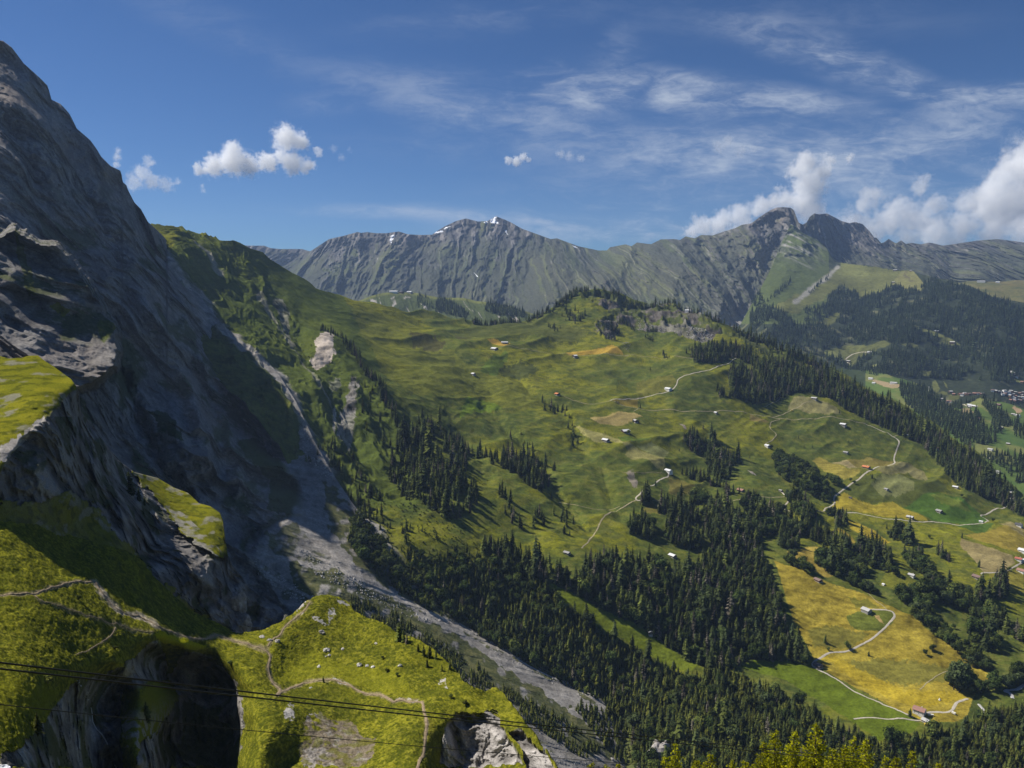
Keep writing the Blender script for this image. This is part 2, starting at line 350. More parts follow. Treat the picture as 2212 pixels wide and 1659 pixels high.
for poly in [R2([(1475, 300), (1500, 290), (1505, 300), (1480, 305)]), R2([(1515, 291), (1545, 268), (1560, 262), (1552, 282), (1558, 293), (1575, 304), (1545, 308), (1520, 300)]), R2([(1165, 366), (1215, 350), (1220, 356), (1170, 372)]), R2([(1222, 336), (1265, 320), (1268, 324), (1226, 342)]),
             R2([(878, 384), (917, 380), (905, 400), (893, 412), (897, 432), (890, 430), (888, 412), (896, 390)]), R2([(1610, 348), (1625, 352), (1628, 376), (1618, 366)]), R2([(2040, 448), (2065, 455), (2070, 460), (2048, 458)]), R2([(1410, 612), (1440, 640), (1436, 642)])]:
    jx = 1.2 * fbm(A.PX / 3, A.PY / 3, 0, 2, 7)
    C = mixc(C, inpoly(A.PX + jx, A.PY + jx, poly).astype(np.float32), SNOW)
A_obj = A.build('mountain_range', C, M_far, back=((200, 60), (700, 420), (900, 900))); tag(A_obj, kind='structure')

# ---- Q: low rolling alp at the far right, behind the wooded spur
Q_top = [(1960, 640), (2040, 612), (2085, 608), (2140, 607), (2212, 606), (2420, 600)]
Q_bot = [(1960, 760), (2420, 760)]
Q = Sheet(Q_top, Q_bot, [(1960, 640, 6300), (2085, 608, 6300), (2212, 606, 6200), (2420, 600, 6200), (2000, 690, 5700), (2100, 660, 5600), (2212, 660, 5500), (2420, 660, 5500), (2200, 760, 4900), (1980, 760, 4900), (2420, 760, 4900)], 2.2)
Q.lift(fbm(Q.P[..., 0] / 300, Q.P[..., 1] / 300, 0, 4, 3) * 14)
qn = fbm(Q.P[..., 0] / 160, Q.P[..., 1] / 160, 0, 4, 8)
C = np.empty(Q.P.shape, np.float32); C[:] = (.125, .118, .040); C = mixc(C, sstep(-.3, .4, qn), (.15, .128, .05)); C = mixc(C, sstep(.2, .6, fbm(Q.PX / 40, Q.PY / 6, 0, 3, 2)) * .7, (.07, .08, .03))
tag(Q.build('far_alp', C, M_far), kind='structure')

# ---- B: wooded spur on the right with a bald green shoulder
B_top = [(1560, 735), (1600, 700), (1622, 660), (1645, 620), (1668, 575), (1690, 520), (1700, 500)] + R4([(330, 395), (375, 418), (420, 465), (470, 490), (540, 520), (580, 560), (620, 590), (660, 668), (690, 695), (760, 712), (850, 722), (960, 730), (1080, 752), (1200, 768), (1310, 770), (1340, 785), (1400, 806), (1500, 830), (1650, 855), (1800, 905), (1950, 980), (2100, 1010), (2212, 1030), (2900, 1120)])
B_bot = [(1560, 760), (1700, 830), (1850, 870), (1950, 900), (2100, 930), (B_top[-1][0], 940)]
B_ctrl = [(1560, 735, 5150), (1600, 700, 5250), (1645, 620, 5700), (1690, 520, 6700), (1712, 488, 6800), (1745, 515, 6650), (1790, 555, 6450), (1830, 571, 6250), (1900, 576, 6000), (1985, 590, 5650), (2040, 603, 5350), (2110, 625, 5050), (2212, 654, 4850), (2390, 678, 4700),
          (1660, 690, 4950), (1740, 600, 5850), (1800, 640, 5450), (1900, 640, 5400), (1800, 720, 4750), (1900, 700, 4800), (2000, 680, 4800), (2000, 750, 4400), (2200, 760, 4250), (1850, 775, 4350), (2000, 830, 3950), (2212, 860, 3800), (1620, 735, 4800), (1700, 790, 4450), (1850, 860, 3900), (2100, 930, 3500), (2390, 860, 3800)]
B_feat = [([(1985, 592), (1960, 660), (1930, 760)], (60, 100), (60, 160)), ([(1880, 650), (1860, 720), (1850, 780)], (40, 50), (-40, -110)), ([(2060, 660), (2050, 760)], (50, 60), (-60, -120)), ([(1720, 520), (1690, 600), (1650, 680)], (40, 50), (60, 120)), ([(1780, 690), (1740, 760)], (50, 60), (60, 100)), ([(2140, 660), (2150, 800)], (50, 60), (60, 100))]
B_feat = [(f[0], (f[1][0] * 1.5, f[1][1] * 1.6), (f[2][0] * .6, f[2][1] * .6)) for f in B_feat]
B = Sheet(B_top, B_bot, B_ctrl, 1.5, B_feat)
bx, by, bz = [B.P[..., i] for i in range(3)]
rk = sstep(600, 540, B.PY) * sstep(1800, 1740, B.PX)
B.push(rk * (ridged(bx / 120, by / 500 + bz / 260, 0, 4, 5) - .5) * 90 + fbm(bx / 260, by / 260, bz / 200, 5, 9) * 42)
B_green = R4([(180, 1060), (400, 960), (520, 880), (620, 800), (720, 740), (760, 700), (760, 712), (960, 730), (1080, 752), (1200, 768), (1310, 770), (1400, 870), (1385, 930), (1320, 925), (1270, 940), (1220, 905), (1170, 890), (1110, 905), (1000, 970), (880, 1000), (860, 950), (780, 930), (700, 920), (640, 960), (620, 1000), (520, 1030), (440, 1080), (380, 1120), (270, 1120)])
B_clear = [R4(p) for p in ([(560, 1195), (620, 1150), (690, 1110), (745, 1115), (720, 1150), (690, 1180), (640, 1225)], [(1315, 1205), (1400, 1240), (1500, 1265), (1600, 1310), (1700, 1370), (1640, 1375), (1440, 1365), (1530, 1335), (1500, 1300), (1380, 1270)], [(1220, 1370), (1290, 1345), (1355, 1375), (1360, 1400)], [(580, 1440), (650, 1400), (800, 1370), (960, 1375), (1080, 1330), (1140, 1365), (1050, 1400), (960, 1440), (880, 1480), (860, 1520), (820, 1550), (760, 1500), (640, 1460)], [(970, 1530), (1060, 1525), (1000, 1555)], [(790, 1140), (880, 1100), (860, 1130)], [(1920, 1390), (1975, 1385), (1970, 1405)])] + [RE(p) for p in ([(560, 680), (600, 540), (640, 545), (690, 640), (720, 700), (640, 750), (570, 720)], [(640, 790), (760, 730), (850, 770), (830, 790), (1060, 800), (1050, 880), (880, 890), (840, 800)], [(340, 400), (430, 370), (600, 360), (600, 440), (420, 460)], [(2040, 520), (2100, 490), (2212, 550), (2212, 600), (2080, 580)], [(1960, 350), (2060, 400), (2000, 450)], [(780, 560), (820, 600), (850, 690), (800, 640)])]
jx = 3 * fbm(B.PX / 9, B.PY / 9, 0, 3, 3)
C = np.empty(B.P.shape, np.float32); C[:] = (.032, .040, .022)
bn = fbm(bx / 90, by / 90, bz / 90, 5, 31)
C = mixc(C, sstep(.25, .8, bn) * .7, (.16, .16, .08))
gn = fbm(bx / 200, by / 200, 0, 4, 13)
upper = (B.PX < 1790) & (B.PY < 700)
C = mixc(C, upper.astype(np.float32), (.080, .100, .032))
gz = inpoly(B.PX + jx, B.PY + jx, B_green).astype(np.float32)
C = mixc(C, gz, np.float32((.125, .130, .040)) * (1 + .35 * gn)[..., None])
strk = ridged((bx + 1.2 * bz) / 60, (by) / 700, 0, 4, 17)
C = mixc(C, rk * sstep(.45, .8, strk + .2 * bn), (.31, .29, .265)); C = mixc(C, rk * sstep(.3, .0, strk) * .6, (.10, .10, .09))
dd, _ = pdist(B.PX, B.PY, R4([(710, 745), (660, 790), (600, 850), (520, 890), (450, 960), (370, 1020)])); C = mixc(C, sstep(7, 2, dd + 4 * bn) * .75, (.33, .31, .28))
for p in B_clear: C = mixc(C, inpoly(B.PX + .5 * jx, B.PY + .5 * jx, p).astype(np.float32), np.float32((.118, .125, .040)) * (1 + .3 * gn)[..., None])
C = mixc(C, inpoly(B.PX, B.PY, R4([(1125, 905), (1225, 775), (1320, 775), (1400, 870), (1385, 930), (1320, 925), (1270, 940), (1220, 905), (1170, 890)])).astype(np.float32) * .7, (.175, .165, .06))
dd, _ = pdist(B.PX, B.PY, R4([(1250, 770), (1265, 785), (1245, 795), (1262, 810), (1240, 812), (1275, 818), (1252, 828), (1290, 828), (1285, 855), (1330, 855)])); C = mixc(C, sstep(1.3, .6, dd) * .8, (.10, .085, .05))
tag(B.build('wooded_spur', C, M_far, back=((80, 20), (300, 140), (600, 420))), kind='structure')

# ---- V: village valley at the far right
V_top = [(1800, 800), (1880, 800), (1930, 810), (1990, 830), (2010, 845), (2040, 866), (2070, 870), (2090, 868), (2105, 862), (2118, 858), (2135, 864), (2160, 868), (2190, 878), (2212, 885), (2400, 915)]
V_bot = [(1800, 1000), (2000, 1050), (2212, 1180), (2400, 1230)]
V = Sheet(V_top, V_bot, [(1800, 800, 4150), (1880, 815, 4000), (1930, 815, 3900), (1990, 832, 3800), (2050, 868, 3600), (2118, 858, 3500), (2212, 885, 3350), (2400, 915, 3200), (2000, 880, 3300), (2050, 900, 3100), (2120, 910, 3000), (2212, 930, 2900), (2050, 940, 2800), (2212, 1000, 2500), (2212, 1100, 2150), (2000, 1000, 2600), (2400, 1100, 2100), (1850, 900, 3300)], 1.8)
vx, vy = V.P[..., 0], V.P[..., 1]
V.lift(fbm(vx / 160, vy / 160, 0, 4, 3) * 9)
C = np.empty(V.P.shape, np.float32); C[:] = (.085, .125, .030); vn = fbm(vx / 120, vy / 200, 0, 3, 19)
C = mixc(C, sstep(0, .35, vn), (.15, .16, .05)); C = mixc(C, sstep(.1, .5, fbm(vx / 90, vy / 150, 2, 3, 29)) * .8, (.06, .105, .03))
for p, c in ((RE([(2000, 1030), (2040, 1020), (2190, 1090), (2150, 1140), (2080, 1120)]), (.36, .25, .14)), (RE([(740, 900), (930, 920), (920, 1000), (760, 960)]), (.10, .09, .05)), (RE([(1090, 1040), (1250, 1060), (1330, 1150), (1220, 1180), (1090, 1130)]), (.19, .155, .08)), (RE([(920, 1060), (1080, 1120), (1220, 1200), (1100, 1180), (960, 1110)]), (.22, .20, .05)), (RB([(980, 230), (1120, 260), (1240, 290), (1230, 315), (1100, 290), (1000, 250)]), (.26, .20, .11))):
    C = mixc(C, inpoly(V.PX, V.PY, p).astype(np.float32), c)
C = mixc(C, (V.PX < 1870).astype(np.float32), (.045, .06, .025))
tag(V.build('village_valley', C, M_hill, back=((60, 30), (300, 160))), kind='structure')

# ---- Z: small ridge with the lift station, seen over the saddle
Z_top = [(740, 665), (780, 648)] + grid(756, 594, .2976, [(160, 150), (200, 140), (240, 130), (300, 126), (360, 126), (480, 129), (510, 135), (560, 148), (640, 163), (800, 166), (850, 171), (920, 190), (1000, 196), (1090, 215), (1190, 232), (1270, 262)]) + [(1190, 690)]
Z_bot = [(740, 720), (1190, 740)]
Z = Sheet(Z_top, Z_bot, [(740, 665, 4700), (804, 639, 4800), (880, 632, 4850), (946, 643, 4750), (1010, 645, 4650), (1060, 654, 4500), (1134, 670, 4400), (1190, 690, 4300), (800, 720, 4000), (900, 690, 4350), (1000, 700, 4200), (1100, 730, 3900), (1190, 740, 3800)], 1.3)
zx, zy, zz = [Z.P[..., i] for i in range(3)]
Z.push((ridged(zx / 60 + zz / 80, zz / 200, 0, 4, 8) - .5) * 45 + fbm(zx / 120, zz / 80, 0, 4, 4) * 20)
C = np.empty(Z.P.shape, np.float32); C[:] = (.065, .080, .030); zn = fbm(zx / 50, zz / 50, 0, 4, 6)
C = mixc(C, sstep(8, 2, Z.PY - Z.yt), (.13, .14, .04)); zr = ridged((zx + zz) / 40, (zx - zz) / 160, 0, 4, 12)
C = mixc(C, sstep(.55, .85, zr + .15 * zn) * sstep(4, 10, Z.PY - Z.yt), (.33, .30, .27))
tag(Z.build('station_ridge', C, M_far, back=((80, 10), (300, 120), (500, 400))), kind='structure')
# ---- D: the great green hillside with meadows and tracks
WD = [(362, 547), (372, 560), (400, 600), (440, 650), (480, 700), (520, 742), (560, 776), (600, 805), (640, 868), (680, 955), (720, 1025), (760, 1085), (800, 1135), (840, 1190), (900, 1255), (1000, 1335), (1080, 1385), (1150, 1432), (1230, 1475), (1300, 1512), (1345, 1580), (1375, 1700)]
D_top = [(250, 560), (325, 500)] + grid(0, 0, .3418, [(940, 1405), (980, 1416), (1080, 1424), (1130, 1442), (1230, 1450), (1320, 1480), (1400, 1510), (1480, 1532), (1560, 1562), (1620, 1582)]) + R2([(80, 490), (130, 540), (200, 590), (280, 640), (360, 690), (420, 735), (480, 755), (540, 757), (590, 757), (625, 775), (690, 778), (770, 783), (800, 795), (900, 820), (990, 850), (1080, 855), (1180, 868), (1300, 890), (1440, 905), (1600, 912)]) + [(1110, 690), (1150, 680), (1185, 668), (1215, 655), (1232, 640), (1250, 632), (1280, 627), (1300, 628), (1325, 634), (1370, 649), (1400, 655), (1440, 655), (1475, 664), (1500, 672), (1540, 686), (1600, 708), (1650, 730), (1700, 750), (1800, 793), (1900, 848), (2000, 902), (2100, 975), (2160, 1030), (2212, 1075), (2400, 1230)]
D_bot = [(250, 700), (362, 700), (520, 860), (640, 990), (760, 1180), (900, 1350), (1150, 1530), (1300, 1620), (1400, 1780), (2400, 1780)]
wd_Y = [1880, 1870, 1840, 1790, 1740, 1690, 1650, 1610, 1520, 1420, 1350, 1300, 1240, 1190, 1155, 1120, 1095, 1075, 1055, 1035, 985, 880]
seam = [(x, y, Y) for (x, y), Y in zip(WD, wd_Y)]
D_ctrl = seam[::2] + [(250, 560, 1950), (330, 498, 2050), (400, 497, 2200), (500, 520, 2300), (556, 540, 2380), (650, 600, 2470), (740, 640, 2560), (830, 650, 2650), (890, 672, 2720), (1000, 685, 2800), (1100, 690, 2850), (1180, 668, 2950), (1232, 640, 3050), (1290, 628, 3100), (1370, 650, 3080), (1440, 655, 3050), (1500, 672, 2960), (1600, 708, 2850), (1700, 750, 2750), (1800, 793, 2650), (1900, 848, 2500), (2000, 902, 2380), (2100, 975, 2180), (2212, 1075, 1950), (2400, 1230, 1650),
          (600, 640, 2200), (640, 690, 2080), (720, 740, 1960), (800, 830, 1800), (860, 905, 1680), (950, 980, 1550), (1050, 1080, 1390), (480, 600, 2060), (560, 680, 1930), (640, 780, 1780), (720, 880, 1620), (770, 980, 1470), (850, 1080, 1330), (950, 1180, 1210),
          (900, 740, 2330), (800, 700, 2380), (1000, 800, 2130), (1100, 750, 2450), (1250, 770, 2480), (1000, 930, 1790), (1200, 900, 1950), (1350, 920, 1930), (1500, 800, 2380), (1400, 720, 2780), (1600, 780, 2550), (1650, 830, 2380), (1250, 1050, 1570), (1400, 1050, 1610), (1100, 1100, 1400), (1200, 1250, 1190), (1400, 1250, 1240), (1500, 1000, 1860), (1700, 950, 2080), (1900, 1000, 1990), (2060, 1050, 1900), (2200, 1150, 1650), (1700, 1150, 1500), (2000, 1150, 1580),
          (1700, 1300, 1240), (1850, 1250, 1350), (1900, 1330, 1220), (2200, 1300, 1310), (2100, 1400, 1150), (1580, 1510, 1022), (1960, 1545, 980), (2190, 1490, 1045), (1750, 1450, 1085), (1900, 1450, 1090), (1700, 1650, 872), (1450, 1640, 878), (2200, 1650, 885), (1250, 1400, 1105), (1330, 1350, 1130), (1100, 1330, 1150), (1450, 1430, 1090), (1700, 1780, 780), (1450, 1780, 785), (2400, 1780, 790), (2400, 1450, 1100)]
D_feat = [([(520, 560), (600, 640), (650, 690), (700, 735), (800, 835), (860, 905)], (36, 30), (25, 40)),
          ([(600, 650), (620, 700), (660, 760), (700, 830), (720, 900)], (22, 26), (-14, -22)), ([(700, 760), (730, 830), (745, 900), (770, 960)], (26, 26), (-16, -30)), ([(670, 800), (690, 880), (740, 960)], (18, 22), (14, 26)), ([(745, 800), (790, 900), (830, 980)], (22, 26), (18, 26)),
          ([(1060, 760), (1100, 790), (1130, 830), (1200, 880), (1260, 960)], (30, 24), (-38, -26)), ([(1020, 880), (1055, 900), (1120, 960), (1200, 1060), (1270, 1140)], (34, 28), (-40, -26)), ([(1160, 900), (1240, 940), (1300, 1020), (1340, 1100)], (24, 24), (-16, -16)), ([(880, 700), (960, 740), (1060, 850)], (34, 34), (-24, -20)), ([(960, 880), (1000, 960), (1060, 1040)], (26, 26), (-22, -22)), ([(1300, 770), (1400, 860), (1480, 900)], (30, 30), (-20, -16)),
          ([(1460, 915), (1520, 960), (1590, 1030), (1660, 1090), (1800, 1160)], (28, 36), (-12, -22)), ([(1680, 1020), (1740, 1060), (1800, 1075)], (26, 26), (-10, -12)), ([(1940, 1180), (2020, 1270), (2120, 1350), (2212, 1400)], (30, 36), (-14, -20)), ([(1840, 1230), (1930, 1300), (2050, 1390), (2140, 1460)], (22, 28), (-10, -14)),
          ([(1671, 1211), (1800, 1266), (1930, 1312), (2015, 1368), (2158, 1470)], (34, 34), (8, 8)), ([(1560, 1440), (1640, 1380), (1660, 1290), (1630, 1200)], (40, 30), (-8, -8))]
D = Sheet(D_top, D_bot, D_ctrl, 1.55, D_feat)
PX, PY = D.PX, D.PY
dx, dy, dz = [D.P[..., i] for i in range(3)]
# hilltop crags, the ribbed gully flank on the left, hummocks and cattle terraces on the alp
crag = inpoly(PX + 4 * fbm(PX / 9, PY / 9, 0, 3, 1), PY + 3 * fbm(PX / 9, PY / 9, 3, 3, 2), R3([(250, 1080), (420, 1040), (620, 1080), (760, 1140), (960, 1130), (1100, 1150), (1250, 1180), (1400, 1230), (1480, 1330), (1560, 1390), (1720, 1370), (1850, 1420), (1980, 1480), (2040, 1550), (1960, 1580), (1800, 1540), (1720, 1470), (1650, 1420), (1480, 1400), (1440, 1460), (1340, 1480), (1240, 1440), (1080, 1400), (900, 1400), (760, 1390), (700, 1350), (620, 1310), (590, 1380), (560, 1450), (480, 1440), (400, 1360), (400, 1300), (480, 1280), (560, 1250), (480, 1180), (330, 1120)]))
crag = crag.astype(np.float32)
flank = sstep(10, -25, PX - np.interp(PY, [500, 560, 640, 735, 835, 905, 1000, 1100], [470, 560, 610, 690, 795, 850, 880, 900])) * sstep(1130, 1050, PY)
D.lift(crag * ((ridged(dx / 75, dy / 75, dz / 60, 5, 4) - .5) * 30 + fbm(dx / 9, dy / 9, dz / 9, 3, 5) * 2.5) + flank * ((ridged((dx + .6 * dy) / 85 + .5 * fbm(dx / 90, dy / 90, dz / 90, 3, 8), (dy - .6 * dx) / 300, dz / 300, 5, 12) - .55) * 26 + fbm(dx / 18, dy / 18, dz / 14, 4, 14) * 1.6)
       + (1 - crag) * (fbm(dx / 190, dy / 190, 0, 3, 6) * 13.0 * sstep(1350, 1100, PY) + (ridged((dx - .9 * dy) / 120, (dy + .9 * dx) / 420, 0, 3, 19) - .5) * 11 * sstep(1250, 1000, PY) * sstep(700, 780, PY + .1 * PX) + fbm(dx / 34, dy / 22, 0, 4, 16) * 1.9 + fbm(dz / 4.5 + .6 * fbm(dx / 40, dy / 40, 0, 3, 4), dx / 45, dy / 45, 3, 18) * .55))
C = np.empty(D.P.shape, np.float32); C[:] = GRASS
n1 = fbm(dx / 170, dy / 170, 0, 5, 50); n2 = fbm(dx / 45, dy / 28, 0, 5, 51); n3 = fbm(dx / 12, dy / 7, 0, 4, 52); n4 = fbm(dx / 80, dy / 260, 0, 4, 53)
ter = fbm(dz / 3.2 + .8 * fbm(dx / 30, dy / 30, 0, 3, 44), dx / 60, dy / 60, 4, 54)
C = mixc(C, sstep(-.1, .5, n1 + .4 * n2), (.172, .174, .014)); C = mixc(C, sstep(.05, .55, ter) * .42, GRASS_D); C = mixc(C, sstep(.15, .6, -ter) * .4, (.18, .17, .035)); C = mixc(C, sstep(.05, .5, n2 - .4 * n1 + .2 * n3) * .75, GRASS_D); C = mixc(C, sstep(.15, .6, n3) * .45, (.15, .145, .035)); C = mixc(C, sstep(.2, .65, -n3) * .5, SCRUB)
# meadow colours, each a mown or grazed parcel with its own edge
JA = fbm(PX / 5, PY / 5, 0, 3, 90); JB = fbm(PX / 5, PY / 5, 0, 3, 91)
def paint(poly, col, w=1.0, edge=1.3, mot=.18, seed=0):
    global C
    m = inpoly(PX + edge * JA, PY + edge * JB, poly)
    C[m] = C[m] * (1 - w) + w * np.clip(np.float32(col) * (1 + mot * (n2[m] + .8 * n3[m] - .9 * ter[m]))[:, None], 0, 1)
paint([(560, 540), (650, 600), (740, 640), (800, 740), (860, 905), (950, 980), (900, 1100), (760, 1085), (600, 800), (450, 650), (362, 547), (400, 495)], (.070, .092, .018), .8, 4)
paint(R2([(650, 800), (900, 830), (1000, 880), (1100, 1000), (1300, 1120), (1500, 1180), (1700, 1300), (1900, 1450), (1700, 1480), (1400, 1420), (1000, 1380), (900, 1300), (820, 1200), (700, 1000)]), (.135, .140, .022), .6, 6)
paint(R2([(1000, 980), (1100, 1010), (1250, 1060), (1180, 1095), (1020, 1030)]), (.062, .056, .022), .8, 5); paint(R2([(1280, 980), (1400, 1000), (1400, 1030), (1300, 1010)]), (.062, .056, .022), .8, 4); paint(R2([(1560, 1200), (1700, 1150), (1830, 1190), (1750, 1260), (1620, 1240)]), (.050, .060, .020), .8, 5)
paint(RH([(0, 360), (200, 240), (700, 240), (950, 260), (1150, 330), (1000, 420), (700, 400), (300, 390)]), (.072, .080, .022), .7, 6)
paint(RH([(80, 1060), (130, 900), (330, 930), (420, 980), (340, 1010), (200, 1040)]), (.115, .165, .016), .85, 5); paint(RH([(230, 600), (400, 520), (470, 490), (450, 560), (380, 640), (260, 640)]), (.085, .125, .020), .8, 4)
paint(RH([(300, 430), (350, 420), (440, 424), (487, 435), (460, 465), (420, 466), (370, 446)]), GOLD, 1, .6); paint(RH([(930, 490), (1100, 486), (1250, 480), (1300, 465), (1400, 530), (1250, 532), (1150, 512), (1060, 528), (950, 522)]), GOLD, .9, .6)
paint(RA([(545, 442), (780, 402), (780, 470), (610, 450)]), (.24, .18, .035), .9, .4); paint(RA([(780, 260), (1080, 235), (1120, 290), (1000, 340), (800, 390), (760, 330)]), (.15, .14, .03), .7, 2)
paint(RA([(350, 595), (450, 560), (540, 530), (640, 515), (740, 510), (800, 535), (820, 550), (720, 580), (640, 610), (540, 630), (440, 645), (380, 630)]), (.30, .235, .085), 1, .8); paint(RA([(225, 680), (330, 690), (480, 720), (610, 760), (640, 810), (760, 830), (900, 880), (1010, 940), (1020, 990), (1000, 1030), (930, 1010), (820, 930), (740, 935), (660, 890), (690, 850), (560, 780), (420, 790), (300, 750)]), (.235, .215, .075), .95, .8)
paint(RA([(770, 820), (900, 785), (1055, 855), (1040, 890), (990, 905), (900, 880)]), (.20, .205, .075), .95, .8); paint(RA([(540, 670), (700, 600), (850, 600), (1050, 700), (1120, 760), (900, 780), (700, 720)]), (.135, .145, .022), .7, 3); paint(RA([(600, 740), (720, 720), (900, 760), (780, 800), (650, 800)]), (.075, .115, .020), .8, 3)
paint(RA([(850, 1330), (1050, 1380), (1000, 1450), (800, 1400)]), (.19, .14, .04), .5, 4); paint(RA([(1050, 1080), (1250, 1150), (1300, 1280), (1050, 1250)]), (.17, .13, .035), .5, 5); paint(RA([(670, 1030), (730, 1025), (760, 1110), (780, 1200), (720, 1190), (690, 1100)]), (.23, .19, .16), .75, 3); paint(RA([(1150, 650), (1190, 670), (1215, 720), (1180, 700)]), (.26, .21, .185), .9, 1); paint(RA([(1740, 1095), (1800, 1110), (1840, 1125), (1780, 1125)]), (.36, .31, .26), .8, 1)
paint(RA([(1310, 1460), (1380, 1470), (1500, 1520), (1500, 1560), (1400, 1520), (1330, 1510)]), (.33, .22, .06), .8, 1)
paint(RB([(300, 470), (350, 400), (420, 395), (480, 420), (560, 440), (700, 480), (740, 550), (640, 560), (480, 520), (380, 480)]), (.20, .18, .075), .9, 1.5); paint(RB([(0, 510), (80, 530), (160, 565), (80, 576), (0, 560)]), (.20, .155, .05), .9, 1); paint(RB([(660, 890), (780, 880), (880, 970), (800, 980)]), (.27, .22, .10), 1, .5)
paint(RB([(500, 860), (570, 835), (640, 880), (790, 980), (900, 990), (880, 1020), (760, 1040), (600, 950)]), (.24, .20, .04), .95, .6); paint(RB([(780, 880), (960, 840), (1160, 850), (1150, 890), (1050, 950), (960, 965), (880, 970)]), (.17, .14, .035), .95, .6)
paint(RB([(1010, 990), (1180, 860), (1330, 890), (1410, 930), (1440, 1010), (1350, 1015), (1280, 950), (1200, 1010), (1080, 1030)]), (.20, .18, .075), .9, 1.5); paint(RB([(760, 1120), (850, 1050), (1000, 1030), (1400, 1000), (1550, 1050), (1640, 1140), (1520, 1145), (1240, 1225), (1160, 1185), (1000, 1215), (860, 1180)]), (.070, .082, .020), .9, 2)
paint(RB([(980, 1100), (1080, 1030), (1240, 1015), (1320, 1070), (1320, 1140), (1200, 1170), (1060, 1160)]), (.17, .175, .065), .85, 2.5); paint(RB([(690, 1190), (760, 1130), (850, 1180), (1020, 1220), (1160, 1190), (1240, 1240), (1450, 1330), (1300, 1340), (1000, 1300), (780, 1280), (660, 1240)]), (.27, .215, .026), .95, .8)
paint(RB([(1240, 1230), (1430, 1160), (1520, 1140), (1700, 1180), (1900, 1280), (1930, 1330), (1800, 1370), (1480, 1330)]), (.062, .115, .018), .95, 1); paint(RB([(1430, 1170), (1520, 1145), (1680, 1190), (1800, 1260), (1600, 1250)]), (.13, .15, .025), .7, 3); paint(RB([(1620, 1000), (1700, 1000), (1750, 1020), (1700, 1110), (1640, 1080)]), (.22, .205, .03), .8, 2)
paint(RB([(790, 1340), (860, 1350), (1000, 1410), (1140, 1490), (1070, 1525), (900, 1430), (810, 1390)]), (.34, .26, .030), .95, 1); paint(RB([(690, 1400), (760, 1410), (840, 1470), (860, 1560), (820, 1540)]), (.30, .22, .04), .8, 1)
paint(RB([(1730, 1470), (1900, 1420), (2100, 1380), (2212, 1400), (2600, 1500), (2600, 1700), (2150, 1650), (1900, 1540)]), (.245, .19, .034), .95, 1); paint(RF([(1060, 550), (1100, 430), (1250, 490), (2000, 800), (2050, 920), (1900, 1020), (1700, 1080), (1480, 1060), (1330, 850), (1190, 700)]), (.25, .20, .085), 1, .7); paint(RF([(1560, 1110), (1900, 1050), (2212, 1000), (2212, 1500), (1900, 1380), (1700, 1200)]), (.22, .185, .032), .8, 3); paint(RF([(1800, 100), (1980, 100), (2212, 210), (2212, 370), (2000, 240)]), (.26, .215, .09), .9, 1)
paint(RF([(320, 150), (450, 160), (780, 270), (1080, 400), (1080, 430), (800, 340), (450, 210)]), (.22, .225, .020), .8, 2); paint(RF([(1000, 130), (1560, 90), (1700, 100), (1500, 280), (1380, 290), (1200, 200)]), (.060, .110, .020), .9, 1)
YM = [(1671, 1211), (1700, 1222), (1740, 1239), (1770, 1253), (1800, 1266), (1850, 1280), (1890, 1295), (1930, 1312), (1972, 1331), (2015, 1368), (2060, 1400), (2100, 1432), (2158, 1470), (2140, 1485), (2110, 1492), (2100, 1512), (2090, 1545), (2060, 1562), (2000, 1560), (1960, 1543), (1900, 1510), (1850, 1485), (1800, 1460), (1762, 1440), (1757, 1420), (1745, 1400), (1735, 1380), (1720, 1360), (1710, 1330), (1700, 1300), (1690, 1260), (1680, 1230)]
paint(YM, (.255, .198, .028), 1, .8, .3); paint([(1740, 1360), (1800, 1350), (1880, 1370), (1840, 1400), (1760, 1400)], (.125, .122, .026), .7, 5); paint([(1820, 1430), (1900, 1420), (2040, 1440), (2060, 1470), (1950, 1480), (1860, 1460)], (.145, .14, .030), .75, 6); paint([(1950, 1490), (2090, 1495), (2080, 1510), (1980, 1530), (1860, 1480), (1780, 1420), (1800, 1415)], (.33, .245, .020), .7, 5)
paint([(1828, 1330), (1860, 1320), (1900, 1318), (1932, 1322), (1930, 1345), (1900, 1365), (1860, 1362), (1838, 1350)], (.082, .105, .018), .9, 1); paint([(1830, 1290), (1880, 1300), (1900, 1315), (1850, 1312)], (.10, .11, .02), .7, 3); paint(RC([(1000, 930), (1040, 930), (1080, 1000), (1050, 990)]), (.33, .23, .09), .9, .5)
paint([(1700, 1190), (1740, 1175), (1800, 1176), (1795, 1190), (1770, 1195), (1765, 1220), (1790, 1240), (1810, 1248), (1780, 1250), (1750, 1235), (1725, 1215), (1708, 1200)], (.30, .225, .045), 1, .8)
paint([(1560, 1440), (1600, 1405), (1640, 1405), (1700, 1410), (1757, 1432), (1800, 1465), (1880, 1505), (1960, 1545), (1990, 1562), (1960, 1590), (1900, 1600), (1840, 1560), (1780, 1520), (1700, 1470), (1620, 1445)], (.098, .130, .012), 1, 1); paint([(1188, 1250), (1230, 1268), (1290, 1296), (1340, 1318), (1390, 1348), (1410, 1368), (1450, 1392), (1490, 1418), (1512, 1440), (1490, 1452), (1450, 1445), (1400, 1415), (1340, 1378), (1280, 1348), (1235, 1312), (1185, 1275)], (.120, .145, .014), 1, 1.5); paint(RD([(1030, 990), (1200, 1000), (1340, 1100), (1240, 1080), (1100, 1040)]), (.115, .14, .018), .9, 2)
paint([(1920, 1215), (1960, 1240), (2012, 1275), (2000, 1300), (1960, 1285), (1900, 1262)], (.15, .15, .02), .8, 2)
